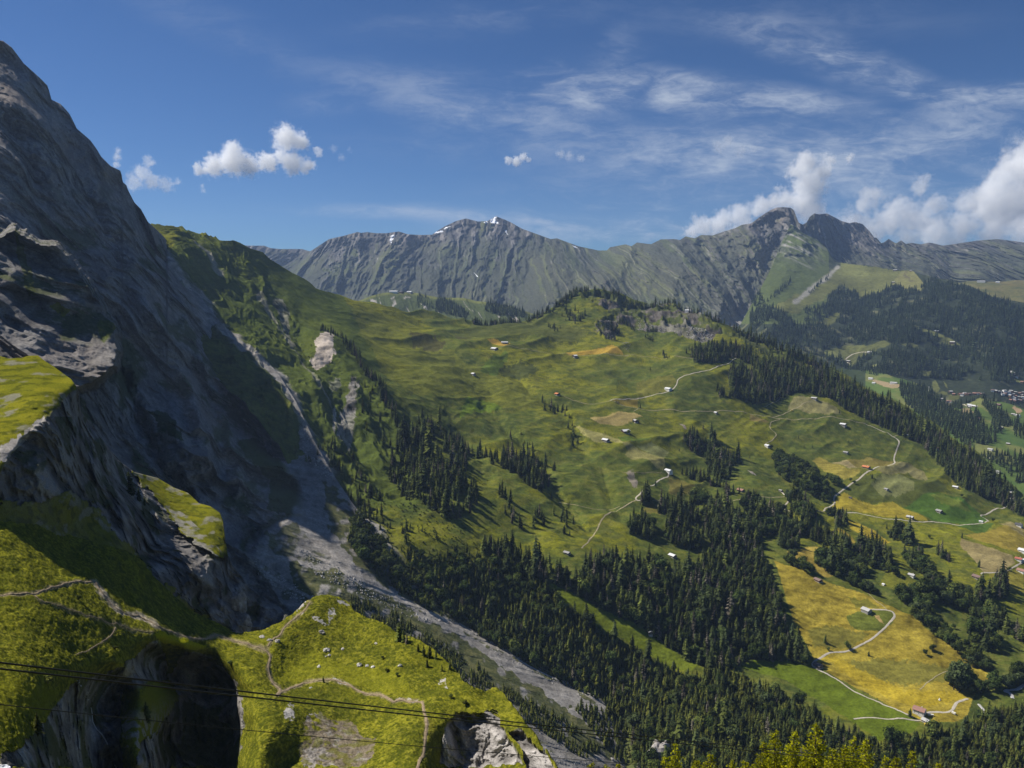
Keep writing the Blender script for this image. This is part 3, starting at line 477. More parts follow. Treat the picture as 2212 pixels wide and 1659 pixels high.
# mowing rows
rows = np.sin((dx * .35 + dy * 1.0) / 2.4 + 2 * n2) * .5 + .5
for p in (YM, RB([(690, 1190), (850, 1180), (1240, 1240), (1450, 1330), (1000, 1300), (660, 1240)]), RB([(790, 1340), (1000, 1410), (1140, 1490), (1070, 1525), (900, 1430)]), RB([(500, 860), (640, 880), (900, 990), (760, 1040), (600, 950)]), RB([(1730, 1470), (2100, 1380), (2212, 1400), (2212, 1560), (1900, 1540)])):
    m = inpoly(PX, PY, p); C[m] *= (1 + .26 * (rows[m] - .5) * sstep(-.3, .4, n4[m]))[:, None]
# rock: hilltop crags and screes, the pale slab and ribs on the left flank, the torrent bed
rn = fbm(dx / 14, dy / 14, dz / 14, 5, 70); big = fbm(dx / 60, dy / 60, dz / 60, 4, 71)
C = mixc(C, crag * sstep(-.1, .35, big + .35 * rn), np.float32((.085, .074, .062)) * (1 + .75 * rn)[..., None]); C = mixc(C, crag * sstep(.2, .55, rn) * .3, (.19, .175, .16)); C = mixc(C, crag * sstep(.05, .4, -big) * .9, (.06, .07, .025))
paint(R3([(960, 1400), (900, 1330), (1060, 1290), (1220, 1290), (1300, 1380), (1440, 1440), (1340, 1475), (1240, 1440), (1080, 1405)]), (.15, .135, .12), .6, 2, .7); paint(R3([(1560, 1200), (1260, 1200), (1380, 1260), (1300, 1240)]), (.20, .185, .17), .5, 2, .8)
paint(R2([(440, 1010), (490, 975), (530, 1010), (520, 1090), (540, 1120), (480, 1180), (415, 1225), (380, 1170), (420, 1110), (410, 1040)]), (.42, .36, .31), .9, 3, .35); paint(R2([(490, 1300), (560, 1280), (580, 1340), (520, 1380)]), (.25, .24, .2), .5, 4, .5)
paint(R2([(640, 1290), (670, 1280), (685, 1350), (660, 1500), (600, 1560), (570, 1640), (540, 1600), (600, 1480), (630, 1380)]), (.19, .175, .16), .85, 5, .6); paint(R2([(150, 800), (200, 780), (250, 860), (240, 960), (270, 1080), (220, 960)]), (.24, .22, .19), .6, 4, .6); paint(R8([(400, 60), (440, 20), (450, 200), (440, 420), (400, 560), (330, 480), (380, 300)]), (.20, .185, .17), .7, 4, .6); paint(R2([(530, 1480), (545, 1520), (530, 1600), (520, 1560)]), (.40, .36, .31), .7, 2, .4)
dd, _ = pdist(PX, PY, [(560, 640), (600, 690), (640, 760), (700, 850), (740, 930)]); C = mixc(C, sstep(5, 1, dd + 4 * n2) * .6, (.26, .24, .20))
dd, _ = pdist(PX, PY, [(430, 530), (455, 560), (470, 590), (480, 600)]); C = mixc(C, sstep(9, 2, dd + 6 * n2) * .6, (.36, .33, .28))
ds, _ = pdist(PX, PY, WD)
C = mixc(C, sstep(16, 5, ds + 8 * n2) * sstep(1250, 1180, PY) * .9, np.float32((.28, .26, .235)) * (1 + .5 * rn)[..., None])
C = mixc(C, sstep(1195, 1240, PY) * sstep(45, 10, ds + 12 * n2) * .8, (.085, .095, .035))
# old forest floor under the woods
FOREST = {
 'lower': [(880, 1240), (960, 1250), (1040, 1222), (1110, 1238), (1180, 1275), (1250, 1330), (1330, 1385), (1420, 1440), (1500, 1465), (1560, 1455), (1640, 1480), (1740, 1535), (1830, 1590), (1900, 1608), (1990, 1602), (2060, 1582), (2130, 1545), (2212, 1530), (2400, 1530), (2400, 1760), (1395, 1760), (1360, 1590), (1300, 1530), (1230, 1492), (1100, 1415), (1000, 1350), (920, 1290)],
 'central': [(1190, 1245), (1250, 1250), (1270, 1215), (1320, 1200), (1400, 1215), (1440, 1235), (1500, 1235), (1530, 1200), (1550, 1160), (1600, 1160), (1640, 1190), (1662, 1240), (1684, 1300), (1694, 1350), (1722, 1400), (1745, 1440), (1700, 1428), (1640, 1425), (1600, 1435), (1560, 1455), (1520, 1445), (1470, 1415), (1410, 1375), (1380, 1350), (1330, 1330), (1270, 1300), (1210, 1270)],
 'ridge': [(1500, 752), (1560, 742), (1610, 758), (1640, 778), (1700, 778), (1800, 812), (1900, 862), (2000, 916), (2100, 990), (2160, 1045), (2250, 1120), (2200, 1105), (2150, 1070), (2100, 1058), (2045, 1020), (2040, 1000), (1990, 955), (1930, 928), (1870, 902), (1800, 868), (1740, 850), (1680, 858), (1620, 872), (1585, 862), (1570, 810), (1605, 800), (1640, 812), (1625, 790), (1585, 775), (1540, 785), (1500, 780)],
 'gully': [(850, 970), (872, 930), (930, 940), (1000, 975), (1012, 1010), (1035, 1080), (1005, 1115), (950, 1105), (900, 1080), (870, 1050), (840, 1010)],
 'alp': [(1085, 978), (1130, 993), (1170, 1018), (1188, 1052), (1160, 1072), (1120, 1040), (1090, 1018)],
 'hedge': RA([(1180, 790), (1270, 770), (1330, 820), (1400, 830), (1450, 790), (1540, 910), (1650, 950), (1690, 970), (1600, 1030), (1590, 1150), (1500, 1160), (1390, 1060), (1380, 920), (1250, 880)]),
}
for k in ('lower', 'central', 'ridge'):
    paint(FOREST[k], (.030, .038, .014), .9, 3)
D_obj = D.build('hillside', C, M_hill, back=((30, 8), (120, 60), (350, 260), (500, 420))); tag(D_obj, kind='structure')

# ---- W: grey rock wall, its screes and the torrent bed at its foot
W_top = [(-420, 640), (-260, 420), (-140, 260), (-50, 120)] + grid(0, 0, .3418, [(0, 255), (20, 258), (75, 300), (150, 400), (250, 490), (300, 540), (318, 600), (326, 630), (380, 655), (415, 690), (440, 720), (475, 790), (485, 812), (570, 885), (610, 940), (640, 990), (700, 1050), (760, 1078), (768, 1100), (776, 1150), (800, 1172), (805, 1190), (820, 1222), (850, 1280), (890, 1320), (935, 1402), (1000, 1460), (1050, 1512), (1060, 1600)]) + [(x, y) for (x, y) in WD[1:]]
W_bot = [(-420, 1050), (0, 1010), (180, 1010), (300, 1270), (500, 1400), (640, 1440), (800, 1500), (1000, 1600), (1180, 1760), (1375, 1800)]
W_ctrl = seam + [(-420, 640, 800), (-260, 420, 1200), (-120, 230, 1420), (0, 87, 1535), (51, 137, 1560), (111, 215, 1595), (195, 302, 1645), (262, 380, 1710), (320, 480, 1790),
          (-400, 800, 700), (-300, 1000, 620), (0, 300, 1320), (0, 500, 1130), (0, 700, 890), (0, 900, 790), (150, 400, 1480), (150, 550, 1300), (150, 700, 1090), (150, 850, 960), (250, 550, 1420), (250, 700, 1230), (300, 800, 1210), (250, 950, 1030), (330, 620, 1480), (400, 760, 1450), (420, 880, 1290), (400, 1000, 1110), (480, 860, 1450), (480, 980, 1240), (480, 1100, 1060), (560, 900, 1470), (560, 1020, 1260), (600, 1150, 1090), (600, 1300, 970), (700, 1200, 1090), (740, 1260, 1035), (640, 1040, 1300), (560, 800, 1600), (480, 740, 1680),
          (900, 1420, 930), (850, 1350, 1010), (1000, 1560, 820), (1100, 1560, 870), (1200, 1650, 830), (1180, 1560, 920), (1000, 1420, 1010), (300, 1200, 860), (600, 1420, 850), (200, 1010, 900), (1300, 1700, 830)]
W_feat = [([(330, 880), (390, 950), (420, 1000)], (40, 44), (0, 60)), ([(108, 215), (150, 330), (210, 470), (260, 560)], (40, 40), (-10, -60)), ([(300, 640), (380, 760), (430, 880), (450, 1000)], (34, 40), (30, 60)), ([(250, 760), (280, 860), (330, 980), (400, 1080)], (30, 34), (-30, -60)), ([(330, 500), (420, 640), (520, 800), (600, 960)], (40, 50), (-20, -70)),
          ([(0, 700), (80, 780), (120, 900)], (40, 40), (-30, -50)), ([(380, 620), (400, 700), (440, 790)], (20, 26), (20, 30)), ([(470, 850), (500, 950), (520, 1060)], (22, 26), (26, 36)), ([(0, 250), (60, 330), (90, 430)], (40, 40), (-60, -30))]
Wl = Sheet(W_top, W_bot, W_ctrl, 1.5, W_feat)
Wl.slab([(-200, 620), (-80, 540), (0, 500), (34, 482), (84, 512), (134, 522), (166, 556), (200, 606), (228, 650), (256, 700), (270, 760), (262, 800), (225, 830), (180, 850), (120, 870), (-200, 870)], (100, 640), (.56, -.32, .76), 16, 1.0, .58)
PX, PY = Wl.PX, Wl.PY
x, y, z = [Wl.P[..., i] for i in range(3)]
scree_line = np.interp(PX, [330, 400, 480, 560, 620, 680, 760, 860, 1000, 1400], [560, 640, 790, 930, 1060, 1130, 1200, 1290, 1330, 1400])
scr = sstep(14, -14, PY - 2000) * 0
below = PX - np.interp(PY, [480, 560, 680, 750, 810, 915, 960, 1050, 1110, 1150, 1200, 1290, 1360, 1500, 1700], [330, 378, 424, 450, 488, 545, 580, 640, 640, 560, 530, 590, 640, 700, 800])
scr = sstep(-10, 18, below + 10 * fbm(PX / 30, PY / 30, 0, 3, 5))
rock = 1 - scr
q1 = (.62 * y - .78 * z); q2 = (.78 * y + .62 * z)        # bedding dips away down the valley
wq = q2 + 34 * fbm(q1 / 150, q2 / 110, x / 120, 4, 2)
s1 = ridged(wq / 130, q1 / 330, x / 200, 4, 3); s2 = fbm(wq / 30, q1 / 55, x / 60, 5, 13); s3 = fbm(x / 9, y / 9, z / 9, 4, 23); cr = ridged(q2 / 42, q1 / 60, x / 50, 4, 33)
wb = wq / 21 + .9 * fbm(q1 / 70, q2 / 40, 0, 4, 37); bed = wb - np.floor(wb); bed = bed * (1 - sstep(.82, 1., bed)); bm = sstep(-.25, .3, fbm(q1 / 140, q2 / 140, 0, 3, 38))
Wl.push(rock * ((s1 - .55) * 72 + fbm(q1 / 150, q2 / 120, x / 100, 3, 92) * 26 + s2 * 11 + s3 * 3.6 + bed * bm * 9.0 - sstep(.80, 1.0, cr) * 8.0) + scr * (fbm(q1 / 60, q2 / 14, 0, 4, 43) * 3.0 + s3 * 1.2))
C = np.empty(Wl.P.shape, np.float32); C[:] = ROCK
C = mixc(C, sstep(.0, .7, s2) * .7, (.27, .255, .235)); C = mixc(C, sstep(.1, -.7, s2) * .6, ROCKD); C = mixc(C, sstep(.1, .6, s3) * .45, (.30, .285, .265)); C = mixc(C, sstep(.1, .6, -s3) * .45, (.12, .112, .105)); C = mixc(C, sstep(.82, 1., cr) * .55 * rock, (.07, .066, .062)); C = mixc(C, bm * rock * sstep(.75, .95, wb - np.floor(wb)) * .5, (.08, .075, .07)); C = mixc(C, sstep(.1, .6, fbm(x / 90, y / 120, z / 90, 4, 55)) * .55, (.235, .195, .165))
ledge = sstep(.2, .55, fbm(x / 50, y / 80, z / 40, 4, 66) + .35 * (Wl.normals()[..., 2] - .35)) * rock
C = mixc(C, ledge * .75 * sstep(300, 560, PY), (.060, .075, .018))
for poly, col, w in ((R5([(320, 20), (370, 15), (440, 70), (400, 110), (330, 60)]), (.15, .16, .03), .9), (R5([(620, 130), (690, 120), (740, 170), (660, 270), (620, 230)]), (.10, .12, .03), .8), ([(30, 480), (60, 560), (80, 640), (60, 640), (40, 560)], (.11, .12, .03), .7), (R5([(940, 700), (1000, 690), (1100, 760), (1165, 890), (1100, 880), (1000, 780)]), (.045, .06, .015), .8), (R5([(1500, 900), (1600, 880), (1760, 1000), (2000, 1200), (2100, 1480), (1900, 1480), (1800, 1350), (1680, 1330), (1720, 1180)]), (.06, .078, .018), .85), (R5([(1480, 500), (1560, 640), (1500, 700), (1420, 620)]), (.055, .07, .018), .7), (R5([(1800, 740), (1900, 840), (1880, 900), (1790, 820)]), (.055, .07, .018), .6)):
    j = 5 * fbm(PX / 14, PY / 14, 1, 4, 8); C = mixc(C, inpoly(PX + j, PY - j, poly).astype(np.float32) * w, col)
sc = np.float32(SCREE) * (1 + .25 * fbm(q1 / 70, q2 / 10, 0, 4, 44) + .3 * s3)[..., None]
C = mixc(C, scr, sc)
# green creeping over the lower fan, and the pale torrent bed
j = 9 * fbm(PX / 22, PY / 22, 1, 4, 81); j2 = 9 * fbm(PX / 22, PY / 22, 6, 4, 82); veg = fbm(x / 16, y / 24, z / 10, 5, 47)
for poly, w, th in (([(630, 1215), (740, 1235), (860, 1300), (1000, 1385), (1130, 1465), (1250, 1545), (1340, 1630), (1290, 1670), (1150, 1600), (1000, 1520), (900, 1450), (800, 1390), (720, 1330), (640, 1280)], .92, -.45), ([(700, 1040), (760, 1090), (840, 1190), (920, 1272), (1010, 1340), (1120, 1415), (1080, 1410), (960, 1345), (880, 1300), (790, 1245), (740, 1180), (700, 1110)], .92, -.4), ([(1000, 1335), (1080, 1385), (1150, 1432), (1230, 1475), (1300, 1512), (1290, 1518), (1200, 1468), (1110, 1420), (1010, 1350)], .9, -.5), ([(560, 1160), (640, 1130), (720, 1200), (680, 1220), (600, 1200)], .8, -.1), ([(520, 1210), (640, 1250), (760, 1330), (700, 1330), (600, 1280)], .6, .05)):
    m = inpoly(PX + j, PY + j2, poly).astype(np.float32); vc = mixc(np.broadcast_to(np.float32((.055, .064, .020)), C.shape), sstep(-.1, .5, s3 + .5 * veg), (.105, .105, .034))
    C = mixc(C, m * sstep(th - .2, th + .25, veg) * w, vc)
for line, wid, col in (([(660, 1190), (730, 1225), (780, 1262), (860, 1290), (920, 1320), (990, 1350), (1060, 1390), (1130, 1420), (1220, 1470), (1310, 1520)], (3.5, 8), (.34, .31, .275)), ([(540, 1215), (600, 1255), (660, 1285), (700, 1310), (800, 1340), (870, 1385)], (4, 4), (.30, .28, .25)), ([(640, 1100), (690, 1180), (740, 1215), (800, 1250)], (9, 12), (.28, .255, .225)), ([(820, 1120), (840, 1160), (880, 1200), (900, 1240)], (6, 6), (.22, .205, .18)), ([(930, 1420), (1050, 1500), (1150, 1570), (1250, 1640), (1330, 1670)], (12, 22), (.20, .185, .165))):
    d, t = pdist(PX, PY, line); ww = wid[0] + (wid[1] - wid[0]) * t
    C = mixc(C, sstep(1.2, .6, d / ww + .35 * s3) * .85, np.float32(col) * (1 + .35 * s3)[..., None])
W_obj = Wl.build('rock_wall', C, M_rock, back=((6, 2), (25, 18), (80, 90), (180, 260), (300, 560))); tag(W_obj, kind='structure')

# ---- F: near bluff with turf on top and the buttress behind it
F_top = [(-300, 770), (-60, 766)] + grid(0, 648, .3418, [(0, 355), (60, 370), (140, 364), (180, 352), (240, 350), (270, 376), (340, 420), (400, 465), (450, 500), (482, 545), (500, 600), (512, 700), (530, 730), (560, 772), (640, 872), (700, 962), (740, 1012), (820, 1070), (850, 1092), (1000, 1130), (1100, 1190), (1190, 1224), (1260, 1290), (1330, 1308), (1390, 1350), (1410, 1400), (1422, 1500), (1440, 1620)]) + R6([(1655, 160), (1670, 205), (1740, 290), (1790, 370), (1870, 430), (1950, 480), (2020, 520), (2070, 570)]) + [(660, 1360)]
F_bot = [(-300, 1200), (0, 1190), (162, 1220), (330, 1300), (470, 1400), (660, 1430)]
F_ctrl = [(-300, 770, 440), (0, 769, 425), (82, 768, 430), (137, 807, 405), (160, 830, 385), (116, 880, 350), (79, 915, 330), (51, 938, 318), (20, 980, 300), (0, 1010, 290), (-100, 1060, 275), (0, 880, 350), (-300, 900, 350),
          (0, 1060, 286), (0, 1126, 280), (51, 1000, 305), (51, 1120, 296), (100, 960, 325), (110, 1080, 318), (147, 1075, 330), (165, 860, 388), (170, 930, 385), (150, 960, 355), (191, 915, 425), (219, 945, 440), (253, 993, 465), (285, 1020, 500), (200, 1020, 385), (240, 1090, 385),
          (342, 1034, 535), (376, 1055, 530), (431, 1089, 515), (475, 1109, 505), (483, 1175, 474), (400, 1150, 470), (345, 1100, 482), (430, 1210, 442), (470, 1205, 452), (490, 1235, 462), (520, 1270, 462), (490, 1340, 436), (450, 1270, 428), (430, 1290, 430), (375, 1290, 385), (300, 1200, 400), (330, 1240, 380), (200, 1130, 352), (270, 1185, 365), (560, 1300, 468), (610, 1332, 466), (540, 1365, 452), (162, 1170, 326), (660, 1360, 458), (560, 1400, 442), (0, 1190, 262), (330, 1300, 352), (-300, 1190, 262)]
Fl = Sheet(F_top, F_bot, F_ctrl, 1.4)
PX, PY = Fl.PX, Fl.PY
x, y, z = [Fl.P[..., i] for i in range(3)]
edge = np.interp(PX, [-300, 0, 20, 51, 79, 116, 140, 164, 172], [1100, 1016, 986, 945, 921, 887, 860, 836, 800])
turf1 = sstep(5, -5, PY - edge + 5 * fbm(PX / 12, PY / 12, 0, 3, 1)) * sstep(176, 168, PX)
lit = [(283, 1010), (340, 1030), (410, 1064), (480, 1104), (488, 1160), (494, 1204), (470, 1200), (430, 1180), (395, 1150), (350, 1090), (300, 1040)]
j = 5 * fbm(PX / 14, PY / 14, 1, 4, 8)
turf2 = inpoly(PX + j, PY - j, lit).astype(np.float32)
shade_turf = inpoly(PX + 2 * j, PY - 2 * j, [(-300, 1090), (0, 1085), (100, 1080), (150, 1060), (200, 1090), (290, 1190), (350, 1260), (440, 1330), (440, 1420), (-300, 1420)]).astype(np.float32)
turf = np.clip(turf1 + turf2 + shade_turf * .8, 0, 1); rock = 1 - turf
q1 = (.55 * y - .8 * z) + .3 * x; q2 = (.8 * y + .55 * z)
s1 = ridged(q2 / 30 + .6 * fbm(x / 40, y / 40, z / 40, 3, 3), q1 / 55, x / 50, 5, 3); s2 = fbm(q2 / 6, q1 / 11, x / 9, 5, 13); s3 = fbm(x / 2.5, y / 2.5, z / 2.5, 4, 23)
Fl.push(rock * ((s1 - .55) * 17 + s2 * 2.8 + s3 * .9) + turf * (fbm(x / 22, y / 16, z / 10, 4, 31) * 2.2 + s3 * .35))
C = np.empty(Fl.P.shape, np.float32); C[:] = (.165, .152, .14); C = mixc(C, sstep(0, .6, s2), (.26, .245, .225)); C = mixc(C, sstep(0, -.6, s2) * .8, (.07, .066, .06))
C = mixc(C, sstep(.05, .45, fbm(x / 14, y / 14, z / 9, 4, 66)) * .7 * (PY > 900), (.045, .055, .012))
tcol = mixc(np.broadcast_to(np.float32(FG), C.shape), sstep(0, .6, fbm(x / 14, y / 9, z / 6, 4, 5)), (.19, .18, .014)); tcol = mixc(tcol, sstep(.05, .5, fbm(x / 5, y / 3.4, z / 2.4, 4, 6)) * .8, FGD); tcol = mixc(tcol, sstep(.3, .6, fbm(x / 9, y / 9, z / 4, 4, 7)) * .7, (.23, .215, .17))
C = mixc(C, turf, tcol)
C = mixc(C, (inpoly(PX + j, PY + j, R5([(0, 940), (60, 880), (150, 850), (160, 830), (240, 760), (300, 740), (260, 800), (120, 920), (20, 1030), (0, 1040)]))).astype(np.float32), np.float32((.32, .295, .26)) * (1 + .5 * s3)[..., None])
C = mixc(C, inpoly(PX + j, PY + j, R5([(1060, 1310), (1150, 1340), (1300, 1480), (1430, 1620), (1420, 1659), (1200, 1540), (1120, 1420)])).astype(np.float32) * .8 * sstep(-.2, .2, s2), (.28, .26, .23))
F_obj = Fl.build('rocky_bluff', C, M_near, back=((4, .5), (12, 4), (40, 40), (60, 90))); tag(F_obj, kind='structure')

# ---- G: near meadow, saddle, grassy knoll and the ravine under it
G_top = [(-300, 1135), (0, 1126), (51, 1120), (110, 1128), (162, 1158), (215, 1178), (270, 1185), (306, 1206), (330, 1245), (375, 1290)] + R6([(1400, 548), (1550, 610), (1700, 690), (1800, 693), (1900, 680), (2000, 640), (2100, 580), (2130, 540)]) + R7([(400, 478), (470, 438), (500, 430), (560, 425), (640, 440), (670, 455), (700, 462), (730, 490), (745, 520), (850, 580), (950, 630), (1060, 690), (1200, 745), (1300, 800), (1400, 880), (1480, 950), (1510, 980), (1530, 1040), (1600, 1090), (1700, 1120), (1745, 1098), (1780, 1100), (1840, 1160), (1890, 1215), (1950, 1310), (2000, 1390), (2040, 1430), (2080, 1490), (2110, 1550), (2140, 1560), (2180, 1640), (2230, 1720), (2260, 1900)])
G_bot = [(-300, 1740), (1230, 1760)]
G_ctrl = [(-300, 1135, 270), (0, 1126, 280), (51, 1120, 296), (162, 1160, 326), (270, 1185, 350), (330, 1245, 350), (375, 1290, 348), (465, 1344, 345), (540, 1369, 345), (600, 1353, 350), (660, 1305, 365), (708, 1289, 374), (764, 1317, 368), (858, 1368, 348), (960, 1425, 322), (1020, 1488, 298), (1068, 1491, 305), (1107, 1524, 285), (1194, 1653, 242), (1220, 1740, 220),
          (-300, 1300, 215), (-300, 1740, 120), (0, 1200, 254), (0, 1300, 224), (0, 1400, 196), (0, 1470, 178), (0, 1550, 158), (0, 1659, 138), (0, 1740, 124), (120, 1220, 275), (150, 1300, 252), (150, 1400, 226), (150, 1450, 214), (250, 1300, 282), (250, 1400, 250), (250, 1430, 243), (330, 1340, 292), (330, 1390, 276), (390, 1350, 312), (400, 1405, 296), (460, 1400, 310), (500, 1430, 303), (530, 1470, 290),
          (330, 1412, 292), (345, 1470, 296), (400, 1430, 312), (400, 1500, 306), (450, 1440, 316), (470, 1550, 300), (430, 1659, 280), (500, 1490, 312), (505, 1580, 296), (500, 1659, 276), (470, 1740, 262),
          (540, 1540, 272), (545, 1600, 256), (530, 1659, 243), (600, 1659, 246), (540, 1740, 224), (310, 1480, 256), (300, 1530, 246), (295, 1590, 234), (300, 1650, 224), (260, 1480, 262), (230, 1530, 256), (200, 1500, 238), (200, 1580, 232), (180, 1659, 210), (130, 1490, 206), (100, 1540, 186), (90, 1620, 168), (60, 1659, 150), (250, 1659, 238), (350, 1600, 270), (360, 1659, 262),
          (620, 1450, 318), (700, 1400, 340), (700, 1500, 300), (700, 1600, 265), (800, 1450, 322), (800, 1550, 284), (800, 1659, 248), (900, 1450, 315), (900, 1550, 277), (920, 1659, 246), (700, 1740, 226), (900, 1740, 224),
          (960, 1500, 296), (990, 1540, 283), (950, 1560, 274), (1000, 1600, 274), (960, 1659, 262), (1050, 1540, 280), (1080, 1600, 268), (1080, 1659, 258), (1130, 1620, 256), (1050, 1740, 236)]
Gs = Sheet(G_top, G_bot, G_ctrl, 1.35)
PX, PY = Gs.PX, Gs.PY
x, y, z = [Gs.P[..., i] for i in range(3)]
j = 5 * fbm(PX / 16, PY / 16, 1, 4, 8); j2 = 5 * fbm(PX / 16, PY / 16, 7, 4, 9)
def area(poly, k=1.0): return inpoly(PX + k * j, PY + k * j2, poly).astype(np.float32)
ravine = area(R6([(1100, 740), (1150, 760), (1190, 840), (1200, 920), (1180, 1000), (1240, 960), (1290, 880), (1340, 820), (1400, 830), (1500, 860), (1560, 930), (1650, 980), (1700, 1050), (1730, 1130), (1760, 1300), (1740, 1450), (1700, 1658), (960, 1658), (1000, 1500), (1200, 1300), (1280, 1150), (1220, 1000), (1160, 1030), (900, 1060), (860, 1200), (870, 1400), (890, 1658), (0, 1658), (0, 1560), (140, 1500), (250, 1400), (330, 1320), (430, 1180), (500, 1060), (640, 1000), (820, 960), (900, 900), (1020, 820)]))
cliffs = area(R7([(1400, 1370), (1480, 1300), (1600, 1280), (1700, 1235), (1760, 1250), (1800, 1330), (1830, 1400), (1900, 1540), (1980, 1658), (1370, 1658), (1390, 1480)])) 
cliffs = np.maximum(cliffs, area(R7([(1860, 1420), (1960, 1390), (2010, 1470), (2090, 1540), (2140, 1560), (2212, 1700), (2000, 1700), (1960, 1560)])))
bare = area(R7([(430, 1300), (500, 1290), (560, 1310), (740, 1300), (780, 1400), (880, 1460), (900, 1560), (800, 1658), (380, 1658), (340, 1540), (400, 1450), (380, 1400)]), 1.6)
t5 = fbm(x / .62, y / .62, z / .62, 2, 61); stp = fbm(z / 1.1 + .7 * fbm(x / 12, y / 12, 0, 3, 4), x / 11, y / 11, 3, 62)
rockw = np.clip(ravine * 1.0 + cliffs, 0, 1)
q1 = z + .25 * x; q2 = .8 * x + .6 * y
s1 = ridged(q2 / 14 + .6 * fbm(x / 20, y / 20, z / 20, 3, 3), q1 / 26, y / 30, 5, 3); s2 = fbm(q2 / 3.2, q1 / 7, y / 7, 5, 13); s3 = fbm(x / 1.6, y / 1.6, z / 1.6, 4, 23)
hum = fbm(x / 26, y / 26, z / 26, 4, 31); tus = fbm(x / 5.5, y / 4.2, z / 4, 5, 32); ter = fbm(x / 9 + y / 14, y / 3 + z / 2, z / 3, 4, 33)
Gs.push(rockw * ((s1 - .55) * 8 + s2 * 1.6 + s3 * .4)); Gs.lift((1 - rockw) * (hum * 1.6 + tus * .26 + ter * .22 + s3 * .17 + t5 * .10 + stp * .17))
C = np.empty(Gs.P.shape, np.float32); C[:] = FG
t2 = fbm(x / 16, y / 12, z / 8, 4, 5); t3 = fbm(x / 3.2, y / 2.4, z / 2, 4, 6); t4 = fbm(x / 1.1, y / 1.1, z, 3, 7)
C = mixc(C, sstep(-.1, .6, t2), (.20, .192, .014)); C = mixc(C, sstep(.0, .5, t3 - .3 * t2) * .8, FGD); C = mixc(C, sstep(.0, .6, -t4) * .75, (.045, .055, .008)); C = mixc(C, sstep(.2, .7, t4) * .6, (.27, .25, .035)); C = mixc(C, sstep(.25, .6, tus + .3 * t4) * .4, (.22, .21, .02)); C = mixc(C, sstep(.1, .55, -t5) * .6, (.050, .062, .006)); C = mixc(C, sstep(.2, .6, t5) * .45, (.24, .225, .02)); C = mixc(C, sstep(.05, .5, -stp) * .5, (.060, .070, .008))
C = mixc(C, area(R6([(1100, 690), (1200, 690), (1420, 760), (1480, 800), (1350, 810), (1150, 760)])) * .8, (.30, .30, .008))
C = mixc(C, area(R7([(20, 760), (200, 740), (400, 800), (600, 880), (1100, 1000), (1240, 1180), (700, 1060), (200, 1040), (120, 900)])) * .45, (.185, .185, .013))
C = mixc(C, bare * sstep(-.55, .1, t3 + .8 * t2 + .2), np.float32((.165, .135, .095)) * (1 + .5 * t4)[..., None]); C = mixc(C, bare * sstep(.2, .5, hum + .5 * t3) * .8, np.float32((.30, .275, .25)) * (1 + .4 * t4)[..., None]); C = mixc(C, bare * sstep(.1, .5, tus + .6 * t3) * .75, (.12, .115, .012))
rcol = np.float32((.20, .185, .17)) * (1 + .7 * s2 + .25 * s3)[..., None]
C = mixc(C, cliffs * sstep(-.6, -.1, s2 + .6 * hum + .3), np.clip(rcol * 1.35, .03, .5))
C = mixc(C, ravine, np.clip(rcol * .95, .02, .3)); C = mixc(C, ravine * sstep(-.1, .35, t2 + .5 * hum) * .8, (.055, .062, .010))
rib = area(R6([(900, 1080), (1150, 1050), (1220, 1060), (1280, 1130), (1200, 1300), (1060, 1400), (1000, 1500), (890, 1500), (870, 1300)])); C = mixc(C, rib, FG); C = mixc(C, rib * sstep(1500, 1580, PY) * sstep(-.2, .2, t3), (.26, .24, .20))
C = mixc(C, area(R6([(0, 1000), (150, 1010), (300, 1100), (440, 1100), (330, 1280), (250, 1240), (130, 1250), (0, 1200)])) * .8, FG)
for p in (R7([(270, 1210), (310, 1200), (330, 1240), (310, 1320), (250, 1300), (240, 1270)]), R7([(440, 580), (510, 590), (570, 620), (560, 500), (600, 500), (620, 560), (590, 590), (560, 640), (470, 610)]), R7([(300, 610), (340, 560), (380, 540), (360, 580), (320, 620)]), R7([(330, 530), (370, 490), (400, 470), (385, 495), (345, 540)]), R7([(1340, 1040), (1370, 1010), (1400, 990), (1420, 1060), (1430, 1080), (1380, 1060)]), R7([(620, 450), (690, 450), (720, 480), (700, 500), (640, 470)]), R7([(590, 1030), (640, 1040), (720, 1060), (700, 1080), (640, 1060)]), R7([(1040, 1170), (1140, 1155), (1210, 1165), (1150, 1185)])):
    C = mixc(C, area(p, .8) * sstep(-.35, .1, t3 + .6 * t4), (.40, .375, .34))
C = mixc(C, area(R7([(1240, 1330), (1310, 1330), (1400, 1480), (1370, 1658), (1260, 1658), (1290, 1450)])) * .5, (.13, .12, .02))
